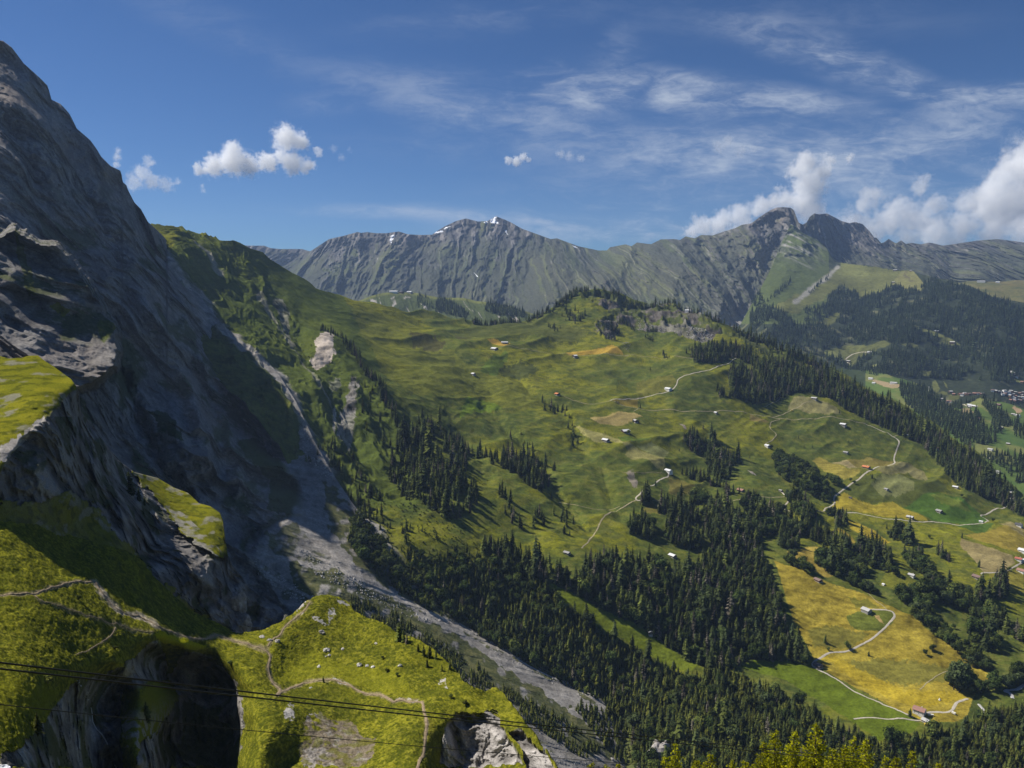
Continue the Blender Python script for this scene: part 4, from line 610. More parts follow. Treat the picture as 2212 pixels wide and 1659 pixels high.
TRAILS = [R6([(0, 405), (60, 402), (150, 410), (250, 405), (300, 385), (380, 370), (440, 358), (520, 350), (600, 336), (660, 330)]),
          R6([(690, 340), (705, 370), (730, 410), (760, 440), (800, 480), (840, 515), (880, 535), (940, 545), (1000, 550), (1040, 580), (1080, 605), (1120, 640), (1160, 660), (1230, 690), (1300, 710), (1360, 735), (1420, 745), (1480, 730), (1540, 702), (1620, 715), (1700, 745), (1800, 780), (1880, 803), (1930, 835), (1945, 860), (1928, 930), (1940, 980), (1960, 1030), (2000, 1070), (2020, 1095), (1980, 1140)]),
          R6([(250, 420), (270, 445), (310, 470), (400, 490), (480, 515), (560, 545), (640, 570), (700, 590), (750, 605), (850, 620), (950, 650), (1030, 670), (1100, 690)]),
          R7([(130, 798), (180, 745), (220, 715), (240, 680), (262, 650), (300, 620), (340, 590), (370, 555), (400, 520), (420, 490), (432, 478)]),
          R7([(200, 1125), (230, 1105), (260, 1095), (300, 1075), (350, 1060), (400, 1045), (450, 1040), (520, 1034), (590, 1034), (640, 1050), (690, 1060), (740, 1090), (790, 1110), (830, 1132), (880, 1135), (930, 1137), (980, 1160), (1030, 1188), (1060, 1175), (1100, 1168), (1150, 1180), (1200, 1180), (1235, 1190), (1245, 1220), (1250, 1270), (1265, 1310), (1272, 1360), (1262, 1450), (1255, 1520), (1248, 1570), (1220, 1620), (1195, 1690)]),
          R6([(830, 640), (800, 690), (740, 730), (680, 770), (600, 800), (540, 815)])]
for ti, tr in enumerate(TRAILS):
    d, t = pdist(PX, PY, tr); C = mixc(C, sstep(6 if ti != 5 else 3, 1.5, d + 3.0 * t3) * (.7 if ti in (0, 1, 4) else .45), np.float32((.26, .21, .13)) * (1 + .4 * t4)[..., None])
C = mixc(C, sstep(10, 3, pdist(PX, PY, TRAILS[1][:12])[0] + 5 * t3) * .8, np.float32((.34, .29, .22)) * (1 + .5 * t4)[..., None])
G_obj = Gs.build('grassy_knoll', C, M_near, back=((2, .3), (6, 2.5), (16, 14), (30, 40), (50, 90))); tag(G_obj, kind='structure')

# ---- hidden ground: the slope below the camera, and the valley floor under everything
def slope_z(x, y): return -22.0 - .62 * y + .05 * x
ys = np.linspace(-60, 205, 90); xs = np.linspace(-120, 330, 110); XX, YY = np.meshgrid(xs, ys)
ZZ = slope_z(XX, YY) + fbm(XX / 14, YY / 14, 0, 4, 3) * 1.2
ZZ -= np.clip(YY - 165, 0, None) * 2.0 + np.clip(XX - 240, 0, None) * 1.2 + np.clip(-20 - XX, 0, None) * .5
C = np.empty((*XX.shape, 3), np.float32); C[:] = FG; C = mixc(C, sstep(0, .5, fbm(XX / 4, YY / 4, 0, 4, 5)), FGD)
ii = np.arange(XX.size).reshape(XX.shape)
tag(link('near_slope', np_mesh('near_slope', np.stack([XX, YY, ZZ], -1), np.stack([ii[:-1, :-1], ii[:-1, 1:], ii[1:, 1:], ii[1:, :-1]], -1).reshape(-1, 4), C, True, [M_near])), kind='structure')
M_base = flat_mat('valley_ground', (.05, .06, .025), .95, .05, .3, .01)
tag(link('ground', np_mesh('ground', [(-4500, -900, -700), (7000, -900, -700), (7000, 9900, -700), (-4500, 9900, -700)], [(0, 1, 2, 3)], None, False, [M_base])), kind='structure')
# ------------------------------------------------------------------ tracks and paths, draped on the ground
def track(name, sheet, pts, width, mat, lift=0.35, step=2.0):
    q = [np.array(pts[0], float)]
    for a, b in zip(pts[:-1], pts[1:]):
        a, b = np.array(a, float), np.array(b, float); n = max(1, int(np.hypot(*(b - a)) / step))
        q += [a + (b - a) * (k + 1) / n for k in range(n)]
    q = np.array(q)
    for _ in range(2): q[1:-1] = .5 * q[1:-1] + .25 * (q[:-2] + q[2:])
    P = sheet.at(q[:, 0], q[:, 1]); T = np.gradient(P, axis=0); T[:, 2] = 0
    T /= np.linalg.norm(T, axis=1, keepdims=True) + 1e-9
    S = np.stack([-T[:, 1], T[:, 0], np.zeros(len(T))], 1)
    N = sheet.normal_at(q[:, 0], q[:, 1]); S = S - N * (S * N).sum(1, keepdims=True); S /= np.linalg.norm(S, axis=1, keepdims=True) + 1e-9
    w = width * (1 + .16 * fbm(np.arange(len(q)) / 3.0, 0, 0, 3, 5))[:, None]
    V = np.concatenate([P + S * w * k + N * (lift if abs(k) < .4 else lift * .5) for k in (-.5, -.17, .17, .5)]); n = len(q)
    F = [(i + r * n, i + (r + 1) * n, i + (r + 1) * n + 1, i + r * n + 1) for r in range(3) for i in range(n - 1)]
    o = link(name, np_mesh(name, V, F, None, True, [mat])); o['kind'] = 'structure'; return o
M_gravel = flat_mat('gravel', (.42, .375, .30), .95, .05, .25, .6); M_track = flat_mat('farm_track', (.31, .265, .155), .95, .05, .3, .3); M_trail = flat_mat('trodden_earth', (.27, .205, .13), .95, .05, .35, 1.2)
ROADS = [(D, RB([(925, 585), (970, 595), (1010, 607), (1080, 640), (1150, 685), (1190, 702), (1207, 722), (1203, 745), (1185, 775), (1168, 815), (1165, 840), (1175, 870), (1160, 895), (1130, 918), (1060, 955), (985, 990), (920, 1032), (880, 1050), (820, 1072), (770, 1100), (730, 1132), (690, 1160), (675, 1185), (690, 1212), (670, 1228), (630, 1240), (605, 1252), (600, 1270)]), 3.8, M_gravel),
         (D, RB([(600, 1270), (540, 1268), (420, 1278), (300, 1282)]), 2.2, M_track), (D, RB([(780, 1292), (860, 1298), (1000, 1320), (1100, 1332), (1200, 1342), (1290, 1350), (1380, 1345), (1480, 1338), (1600, 1352), (1700, 1368), (1780, 1362), (1850, 1352), (1910, 1345), (1933, 1332), (1915, 1308), (1875, 1290), (1862, 1278), (1900, 1265), (1980, 1245), (2060, 1232), (2090, 1215), (2085, 1195), (2065, 1172)]), 3.4, M_gravel),
         (D, RB([(0, 508), (100, 514), (200, 525), (330, 540), (450, 555), (600, 570), (740, 585), (830, 588), (925, 586)]), 2.4, M_track), (D, RB([(175, 523), (240, 505), (310, 480), (380, 465), (500, 450)]), 2.2, M_track), (D, RA([(120, 400), (250, 420), (380, 435), (540, 445), (700, 465), (820, 480), (1000, 495), (1100, 510), (1200, 525), (1330, 540), (1450, 548), (1680, 548), (1750, 556)]), 2.6, M_track),
         (D, RA([(530, 440), (640, 425), (780, 402), (900, 375), (1020, 345), (1090, 330), (1115, 312), (1128, 295), (1128, 278), (1160, 265), (1230, 245), (1320, 205), (1400, 180), (1500, 145), (1590, 120), (1640, 90), (1670, 72)]), 3.2, M_gravel), (D, RA([(1050, 1055), (1055, 1070), (1030, 1090), (950, 1122), (920, 1155), (870, 1200), (820, 1240), (775, 1270), (755, 1290), (775, 1305), (808, 1308)]), 3.4, M_gravel),
         (D, RA([(760, 1298), (720, 1315), (680, 1340), (600, 1368), (540, 1395), (490, 1420), (462, 1450), (440, 1490), (425, 1530), (405, 1570), (370, 1625), (335, 1675), (300, 1720), (280, 1745)]), 2.6, M_track), (D, RA([(808, 1308), (900, 1320), (1000, 1338), (1100, 1352), (1200, 1366), (1280, 1368), (1400, 1352), (1560, 1330), (1700, 1315), (1900, 1312), (2075, 1305)]), 2.2, M_track),
         (D, RA([(2045, 1258), (2065, 1280), (2085, 1300), (2112, 1322), (2110, 1340), (2090, 1365), (2065, 1388), (2080, 1402), (2110, 1408), (2140, 1405)]), 3.2, M_gravel), (D, RA([(1905, 830), (1912, 805), (1950, 790), (1995, 768), (2006, 745), (1985, 720), (1952, 700), (1945, 665), (1955, 620), (2000, 600), (2035, 588)]), 2.4, M_track),
         (D, RA([(660, 35), (900, 42), (1100, 46), (1240, 50), (1420, 56)]), 2.2, M_track), (D, RH([(380, 476), (520, 482), (700, 490), (830, 502), (930, 513), (1000, 526)]), 2.0, M_track), (D, RH([(1060, 530), (1250, 535), (1440, 540)]), 2.0, M_track), (D, RA([(640, 1040), (800, 1040), (900, 1040), (990, 1048)]), 1.5, M_track), (D, RA([(60, 1340), (200, 1328), (400, 1330), (620, 1335)]), 1.4, M_track), (D, RA([(740, 500), (780, 482)]), 2, M_track),
         (D, RC([(515, 1312), (535, 1295), (560, 1280), (600, 1255), (640, 1240), (700, 1232), (760, 1225), (810, 1212), (850, 1195), (910, 1170), (960, 1140), (1010, 1105), (1050, 1075), (1090, 1035), (1120, 1000), (1150, 965), (1170, 940), (1162, 918), (1140, 900), (1105, 890), (1050, 887), (980, 885)]), 3.2, M_gravel), (D, RC([(1105, 888), (1065, 850), (1030, 830), (985, 790), (950, 760)]), 1.6, M_track),
         (D, RC([(515, 1312), (500, 1335), (515, 1352), (560, 1378), (630, 1412), (700, 1450), (770, 1495), (850, 1545), (900, 1568), (950, 1590), (1040, 1625), (1110, 1656)]) + RK([(1180, 885), (1260, 925), (1320, 945)]), 2.8, M_gravel), (D, RK([(835, 970), (900, 962), (980, 957), (1060, 960), (1130, 962), (1230, 960), (1320, 964), (1380, 965)]), 2.4, M_gravel), (D, RK([(1425, 912), (1460, 903), (1500, 902), (1560, 905), (1600, 905), (1635, 888), (1650, 860), (1665, 835), (1700, 815), (1760, 792)]), 3.6, M_gravel),
         (D, RC([(1885, 612), (1870, 600), (1862, 590), (1890, 586), (1940, 588), (2000, 586), (2060, 572), (2100, 560), (2140, 545), (2170, 525), (2212, 508), (2300, 480)]), 3.2, M_gravel), (D, RC([(1370, 1530), (1420, 1480), (1500, 1430), (1560, 1405), (1620, 1380)]), 1.4, M_track), (B, R4([(815, 1530), (775, 1505), (768, 1490), (790, 1472), (825, 1448), (860, 1438), (910, 1428), (960, 1432)]), 6, M_gravel), (D, RB([(1205, 660), (1180, 672), (1160, 688)]), 2.2, M_track), (D, RB([(110, 435), (150, 420), (200, 400), (245, 378), (250, 368)]), 2, M_track),
         (V, RE([(700, 950), (740, 915), (780, 890)]), 6, M_gravel), (V, RE([(1115, 930), (1160, 955), (1200, 975)]), 6, M_gravel), (V, RB([(1915, 840), (1925, 870), (1930, 890)]), 5, M_gravel)]
for sh, pts, wd, mt in ROADS: track('path', sh, pts, wd, mt)
for tr, wd in zip(TRAILS, (.8, 1.0, .4, .7, 1.0, .35)): track('footpath', Gs, tr, wd, M_trail, .22)
# water: thin fall in the ravine, white river at the right edge
M_water = flat_mat('white_water', (.42, .41, .39), .7, .1, .35, .5)
o = track('waterfall', Gs, R6([(535, 1010), (560, 1040), (590, 1090), (620, 1130), (645, 1200), (655, 1260), (660, 1330), (690, 1385), (730, 1420), (770, 1490), (800, 1570), (830, 1640), (840, 1690)]), .45, M_water, .4)
for pts, wd in ((RG([(2260, 150), (2180, 200), (2100, 255), (2000, 265), (1900, 270), (1860, 300), (1930, 320), (1990, 360), (2010, 430)]), 5), (RG([(1400, 520), (1440, 560), (1480, 610), (1530, 670), (1560, 720), (1540, 800)]), 4)): track('river', D, pts, wd, M_water, .8)
for pts, wd in ((RD([(0, 1510), (60, 1550), (140, 1575), (240, 1610), (330, 1650)]), 5), ([(1085, 1398), (1130, 1432), (1180, 1458), (1230, 1478), (1290, 1512)], 4)): track('stream', Wl, pts, wd, flat_mat('pale_gravel', (.50, .47, .43), .9, .1, .3, .4), .6)

# ------------------------------------------------------------------ trees
def mat_leaf(name, var=.5, trans=.25):
    m = bpy.data.materials.new(name); m.use_nodes = True; N = NT(m.node_tree)
    bs = N.n['Principled BSDF']; bs.inputs['Roughness'].default_value = .8; bs.inputs['Specular IOR Level'].default_value = .0
    at = N.new('ShaderNodeAttribute', attribute_name='Col'); oi = N.new('ShaderNodeObjectInfo'); g = N.new('ShaderNodeNewGeometry')
    n = N.noise(g.outputs['Position'], .02, 3.0, .6)
    f = N.math('MULTIPLY', N.maprange(oi.outputs['Random'], 0, 1, 1 - var, 1 + var, False), N.maprange(n.outputs[0], .3, .7, .75, 1.25, False))
    cm = N.new('ShaderNodeVectorMath', operation='SCALE', ins={0: at.outputs['Color'], 'Scale': f}); N.l.new(cm.outputs[0], bs.inputs['Base Color'])
    tr = N.new('ShaderNodeBsdfTranslucent', ins={'Color': cm.outputs[0]}); mx = N.new('ShaderNodeMixShader', ins={0: trans, 1: bs.outputs[0], 2: tr.outputs[0]})
    N.l.new(mx.outputs[0], N.n['Material Output'].inputs['Surface']); return m
M_leaf = mat_leaf('needles_and_leaves'); M_larch = mat_leaf('larch_needles', .15, .5); M_bark = flat_mat('bark', (.10, .075, .055), .95, .05, .3, 2)
class TB:
    def __init__(s): s.V, s.F, s.C = [], [], []
    def quad(s, pts, cols):
        i = len(s.V); s.V += [tuple(p) for p in pts]; s.C += [tuple(c) for c in cols]; s.F.append((i, i + 1, i + 2, i + 3) if len(pts) == 4 else (i, i + 1, i + 2, i + 2))
    def cone(s, z0, z1, r0, r1, n, col, x=0, y=0):
        i = len(s.V)
        for k in range(n):
            a = 6.2832 * k / n; s.V += [(x + r0 * math.cos(a), y + r0 * math.sin(a), z0), (x + r1 * math.cos(a), y + r1 * math.sin(a), z1)]; s.C += [col, col]
        for k in range(n): a, b = i + 2 * k, i + 2 * ((k + 1) % n); s.F.append((a, b, b + 1, a + 1))
    def mesh(s, name, mats, smooth=False):
        me = bpy.data.meshes.new(name); me.from_pydata(s.V, [], [f if f[2] != f[3] else f[:3] for f in s.F]); me.update()
        ca = me.color_attributes.new('Col', 'FLOAT_COLOR', 'POINT'); ca.data.foreach_set('color', np.array([(*c, 1) for c in s.C], np.float32).ravel())
        for m in mats: me.materials.append(m)
        return me
def spruce(seed, tiers=13, blades=9, width=.17, cols=((.020, .030, .012), (.046, .062, .020)), power=.52, trunk=True):
    r = random.Random(seed); t = TB()
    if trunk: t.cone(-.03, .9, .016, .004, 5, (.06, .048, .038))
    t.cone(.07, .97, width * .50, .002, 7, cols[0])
    for i in range(tiers):
        f = i / (tiers - 1); z = .07 + .90 * f ** .92; R = width * (1 - f) ** power + .010
        R *= r.uniform(.82, 1.15); off = r.uniform(0, 6.28); b = max(4, int(blades * (1 - .45 * f)))
        for k in range(b):
            a = off + 6.2832 * (k + r.uniform(-.3, .3)) / b; L = R * r.uniform(.65, 1.18); dz = L * r.uniform(.25, .6)
            w = L * r.uniform(.26, .42); ca, sa = math.cos(a), math.sin(a); sh = r.uniform(.7, 1.25)
            c0 = tuple(x * sh for x in cols[0]); c1 = tuple(x * sh for x in cols[1])
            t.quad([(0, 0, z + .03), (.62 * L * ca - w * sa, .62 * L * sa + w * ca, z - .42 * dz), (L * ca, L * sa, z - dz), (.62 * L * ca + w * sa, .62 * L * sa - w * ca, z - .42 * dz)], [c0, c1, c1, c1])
    t.quad([(-.008, 0, .93), (.008, 0, .93), (0, 0, 1.0)], [cols[1]] * 3); t.quad([(0, -.008, .93), (0, .008, .93), (0, 0, 1.0)], [cols[1]] * 3)
    return t
def broadleaf(seed, n=420, cols=((.022, .034, .012), (.060, .085, .022)), squash=1.0):
    r = random.Random(seed); t = TB(); t.cone(-.03, .45, .028, .012, 6, (.07, .056, .045)); lobes = [(0, 0, .55, .33)]
    for k in range(7):
        a = 6.28 * k / 7 + r.uniform(-.4, .4); d = r.uniform(.14, .26); lobes.append((d * math.cos(a), d * math.sin(a), r.uniform(.34, .78), r.uniform(.15, .24)))
    for (x, y, z, q) in lobes:
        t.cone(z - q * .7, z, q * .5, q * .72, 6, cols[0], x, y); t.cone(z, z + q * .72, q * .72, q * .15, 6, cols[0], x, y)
    for k in range(n):
        x, y, z, q = lobes[r.randrange(len(lobes))]; u = r.uniform(-.6, 1); a = r.uniform(0, 6.28); s = math.sqrt(1 - u * u); q2 = q * r.uniform(.75, 1.12)
        nx, ny, nz = s * math.cos(a), s * math.sin(a), u; c = Vector((x + nx * q2, y + ny * q2, z + nz * q2)); nn = Vector((nx + r.uniform(-.6, .6), ny + r.uniform(-.6, .6), nz + r.uniform(-.3, .8))).normalized()
        e1 = nn.orthogonal().normalized(); e2 = nn.cross(e1); h = r.uniform(.03, .06); sh = r.uniform(.65, 1.3); cc = tuple(v * sh for v in cols[1])
        t.quad([c + e1 * h, c + e2 * h * .8, c - e1 * h, c - e2 * h * .8], [cc] * 4)
    for i, v in enumerate(t.V): t.V[i] = (v[0], v[1], v[2] * squash)
    return t
DK = ((.024, .034, .015), (.072, .090, .030)); MD = ((.036, .048, .015), (.108, .126, .030)); OL = ((.050, .060, .014), (.135, .142, .028)); BL = ((.026, .038, .018), (.070, .090, .034)); LG = ((.040, .056, .016), (.125, .150, .034))  # core and tip colours: inner crown shade and lit edges are painted in
PROTO = {}
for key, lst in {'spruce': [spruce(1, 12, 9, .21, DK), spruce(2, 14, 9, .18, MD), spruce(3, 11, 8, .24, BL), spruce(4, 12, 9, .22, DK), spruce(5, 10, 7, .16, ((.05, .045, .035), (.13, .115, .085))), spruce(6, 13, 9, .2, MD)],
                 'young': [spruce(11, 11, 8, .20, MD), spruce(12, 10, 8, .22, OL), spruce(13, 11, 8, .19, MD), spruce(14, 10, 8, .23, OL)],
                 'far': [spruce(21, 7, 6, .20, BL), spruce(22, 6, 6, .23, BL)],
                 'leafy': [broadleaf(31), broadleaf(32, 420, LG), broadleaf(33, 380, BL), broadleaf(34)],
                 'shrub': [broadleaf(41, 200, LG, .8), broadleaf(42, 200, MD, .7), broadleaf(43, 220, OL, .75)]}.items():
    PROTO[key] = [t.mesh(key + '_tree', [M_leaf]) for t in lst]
rng = np.random.default_rng(7)
TREES = []                                    # (kind, x, y, z, height, nearness, where)
def scatter(sheet, poly, spacing, kinds, where, dens=1.0, hs=1.0, edge=3.0, clump=0.0):
    q = np.array(poly); x0, y0 = q.min(0); x1, y1 = q.max(0)
    area = (x1 - x0) * (y1 - y0); pm = sheet.at((x0 + x1) / 2, (y0 + y1) / 2)
    n = int(min(400000, max(2000, area * (np.linalg.norm(pm) / F0 / spacing) ** 2 * 30)))
    X = rng.uniform(x0, x1, n); Y = rng.uniform(y0, y1, n)
    jx = edge * fbm(X / 12, Y / 12, 0, 3, 3); m = inpoly(X + jx, Y + jx, poly)
    if clump: m &= fbm(X / 22, Y / 14, 0, 3, 77) > clump
    X, Y = X[m], Y[m]; P = sheet.at(X, Y)
    key = np.floor(P[:, 0] / spacing).astype(np.int64) * 1000003 + np.floor(P[:, 1] / spacing).astype(np.int64)
    _, i = np.unique(key, return_index=True); i = i[rng.uniform(size=len(i)) < dens]
    for a in i:
        k = kinds[int(rng.integers(len(kinds)))]; h = {'spruce': 24, 'young': 13.5, 'far': 23, 'leafy': 15, 'shrub': 3.8}[k] * hs * rng.lognormal(0, .32)
        TREES.append((k, P[a, 0], P[a, 1], P[a, 2], h, h / P[a, 1], where))
def line(sheet, pts, n, kinds, where, hs=1.0, spread=5.0):
    pts = np.array(pts, float); seg = np.r_[0, np.cumsum(np.hypot(*np.diff(pts, axis=0).T))]
    for t in rng.uniform(0, seg[-1], n):
        x = np.interp(t, seg, pts[:, 0]) + rng.normal(0, spread); y = np.interp(t, seg, pts[:, 1]) + rng.normal(0, spread * .5); p = sheet.at(x, y)
        k = kinds[int(rng.integers(len(kinds)))]; h = {'spruce': 24, 'young': 11, 'far': 22, 'leafy': 14, 'shrub': 3.8}[k] * hs * rng.lognormal(0, .25)
        TREES.append((k, p[0], p[1], p[2], h, h / p[1], where))
S3 = ['spruce'] * 5 + ['leafy', 'leafy']; SPR = ['spruce']; LF = ['leafy']; LS = ['leafy'] * 3 + ['spruce']
def cut(poly, holes): return poly
low = FOREST['lower']
scatter(D, low, 5.0, ['young'] * 9 + ['spruce', 'leafy'], 'the lower forest', .93, .82)
scatter(D, [(870, 1195), (930, 1200), (1000, 1200), (1060, 1200), (1120, 1232), (1180, 1270), (1240, 1330), (1160, 1330), (1050, 1250), (960, 1250), (880, 1240)], 4.6, ['shrub', 'shrub', 'leafy', 'young'], 'the scrub above the torrent', .85, .75)
scatter(D, [(760, 1090), (820, 1110), (920, 1150), (1040, 1200), (960, 1230), (880, 1225), (830, 1170)], 6, ['shrub', 'shrub', 'young'], 'the scrub above the torrent', .7, .8, 3, -.1)
scatter(D, FOREST['central'], 8.8, S3, 'the central wood', .97, 1.0)
scatter(D, [(1040, 1185), (1075, 1175), (1130, 1205), (1190, 1240), (1215, 1268), (1150, 1262), (1090, 1228)], 7, SPR, 'the central wood', .9, 1.0)
scatter(D, RD([(780, 1060), (860, 1040), (940, 1120), (1200, 1100), (1330, 1200), (1300, 1400), (1150, 1320), (1060, 1300), (960, 1250), (880, 1180)]), 7.5, ['leafy', 'shrub', 'spruce'], 'the central wood', .75, .9)
scatter(D, FOREST['ridge'], 10.5, SPR, 'the ridge forest', .97, 1.0)
scatter(D, FOREST['gully'], 9.5, SPR, 'the gully wood', .75, 1.05, 3, -.02); scatter(D, FOREST['alp'], 8.5, SPR, 'the wood on the alp', .9, .95)
scatter(D, FOREST['hedge'], 8.5, S3, 'the wooded strip', .85, .95)
line(D, RA([(1215, 1060), (1300, 1110), (1400, 1160), (1480, 1190), (1560, 1240), (1640, 1300)]), 46, SPR, 'the wooded strip', .9, 5); line(D, [(990, 960), (1040, 985), (1085, 1010)], 26, SPR, 'the gully wood', 1.0, 9); line(D, [(905, 910), (950, 935), (1000, 960)], 30, SPR, 'the gully wood', .95, 8)
line(D, [(740, 735), (775, 780), (800, 815), (830, 860), (860, 915), (872, 960)], 110, SPR, 'the spruces along the spur', .85, 4.5); line(D, [(690, 700), (740, 735)], 22, SPR, 'the spruces along the spur', .7, 4); line(D, [(860, 930), (900, 1000), (960, 1040)], 40, SPR, 'the gully wood', 1.0, 18)
line(D, [(1080, 930), (1115, 950), (1150, 985), (1200, 1000)], 30, SPR + ['young'], 'the wood on the alp', .85, 9); line(D, [(1085, 1075), (1100, 1110), (1105, 1130)], 10, SPR, 'the lone trees below the gully wood', 1.0, 5); line(D, [(1125, 1140), (1150, 1130), (1185, 1110), (1215, 1100)], 9, SPR, 'the lone trees below the gully wood', .95, 10); line(D, [(1200, 1105), (1230, 1130), (1220, 1160)], 8, SPR, 'the lone trees below the gully wood', .8, 8)
line(D, [(1165, 860), (1200, 890), (1215, 880)], 9, SPR, 'the scattered spruces on the alp', .8, 7); line(D, [(1190, 880), (1250, 940), (1230, 960)], 14, SPR, 'the scattered spruces on the alp', .75, 10)
# hilltop fringe
line(D, [(1020, 688), (1060, 692), (1100, 690), (1140, 684), (1180, 672), (1210, 660)], 120, SPR, 'the spruces on the hilltop', .85, 5); line(D, [(1205, 662), (1225, 650), (1240, 638), (1260, 632)], 60, SPR, 'the spruces on the hilltop', .95, 4); line(D, [(1262, 632), (1300, 632), (1340, 642)], 40, SPR, 'the spruces on the hilltop', .8, 3); line(D, [(1345, 652), (1400, 660), (1420, 662)], 45, SPR, 'the spruces on the hilltop', .95, 3); line(D, [(1430, 660), (1480, 668), (1540, 690), (1600, 712)], 50, SPR, 'the spruces on the hilltop', .8, 3); line(D, [(1215, 665), (1250, 690), (1245, 672)], 40, SPR, 'the spruces on the hilltop', .85, 8)
line(D, [(1600, 712), (1650, 736), (1700, 757), (1750, 780), (1800, 802)], 150, SPR, 'the ridge forest', 1.05, 6); line(D, [(1545, 760), (1600, 750), (1660, 770)], 30, SPR, 'the ridge forest', .8, 6)
line(D, R3([(550, 1380), (580, 1400), (600, 1380)]), 14, SPR, 'the spruces under the crags', .9, 3); line(D, R3([(520, 1440), (560, 1450), (585, 1455)]), 9, SPR, 'the spruces under the crags', .8, 4); line(D, R3([(610, 1310), (680, 1340), (760, 1390)]), 26, SPR, 'the spruces under the crags', .75, 3); line(D, R3([(880, 1395), (960, 1395)]), 16, SPR, 'the spruces under the crags', .7, 3); line(D, R3([(10, 1320), (60, 1345), (90, 1330)]), 10, SPR, 'the spruces under the crags', .8, 4); line(D, R3([(960, 1120), (1100, 1130), (1200, 1170)]), 30, SPR, 'the spruces on the hilltop', .75, 4); line(D, R3([(870, 1440), (900, 1480), (940, 1475)]), 9, SPR, 'the spruces under the crags', .55, 5)
line(D, R3([(1220, 1560), (1290, 1590), (1320, 1600)]), 12, SPR, 'the ridge forest', .9, 5); line(D, R3([(985, 1565), (1020, 1580), (1080, 1590)]), 8, SPR, 'the spruces under the crags', .7, 3)
line(D, RA([(1490, 340), (1530, 440), (1560, 450)]), 12, SPR, 'the ridge forest', .85, 4); scatter(D, RA([(1590, 440), (1620, 340), (1660, 390), (1660, 460)]), 8, SPR, 'the ridge forest', .8, 1.0, 1); line(D, RA([(1720, 400), (1760, 430), (1790, 430)]), 12, SPR, 'the ridge forest', .9, 3)
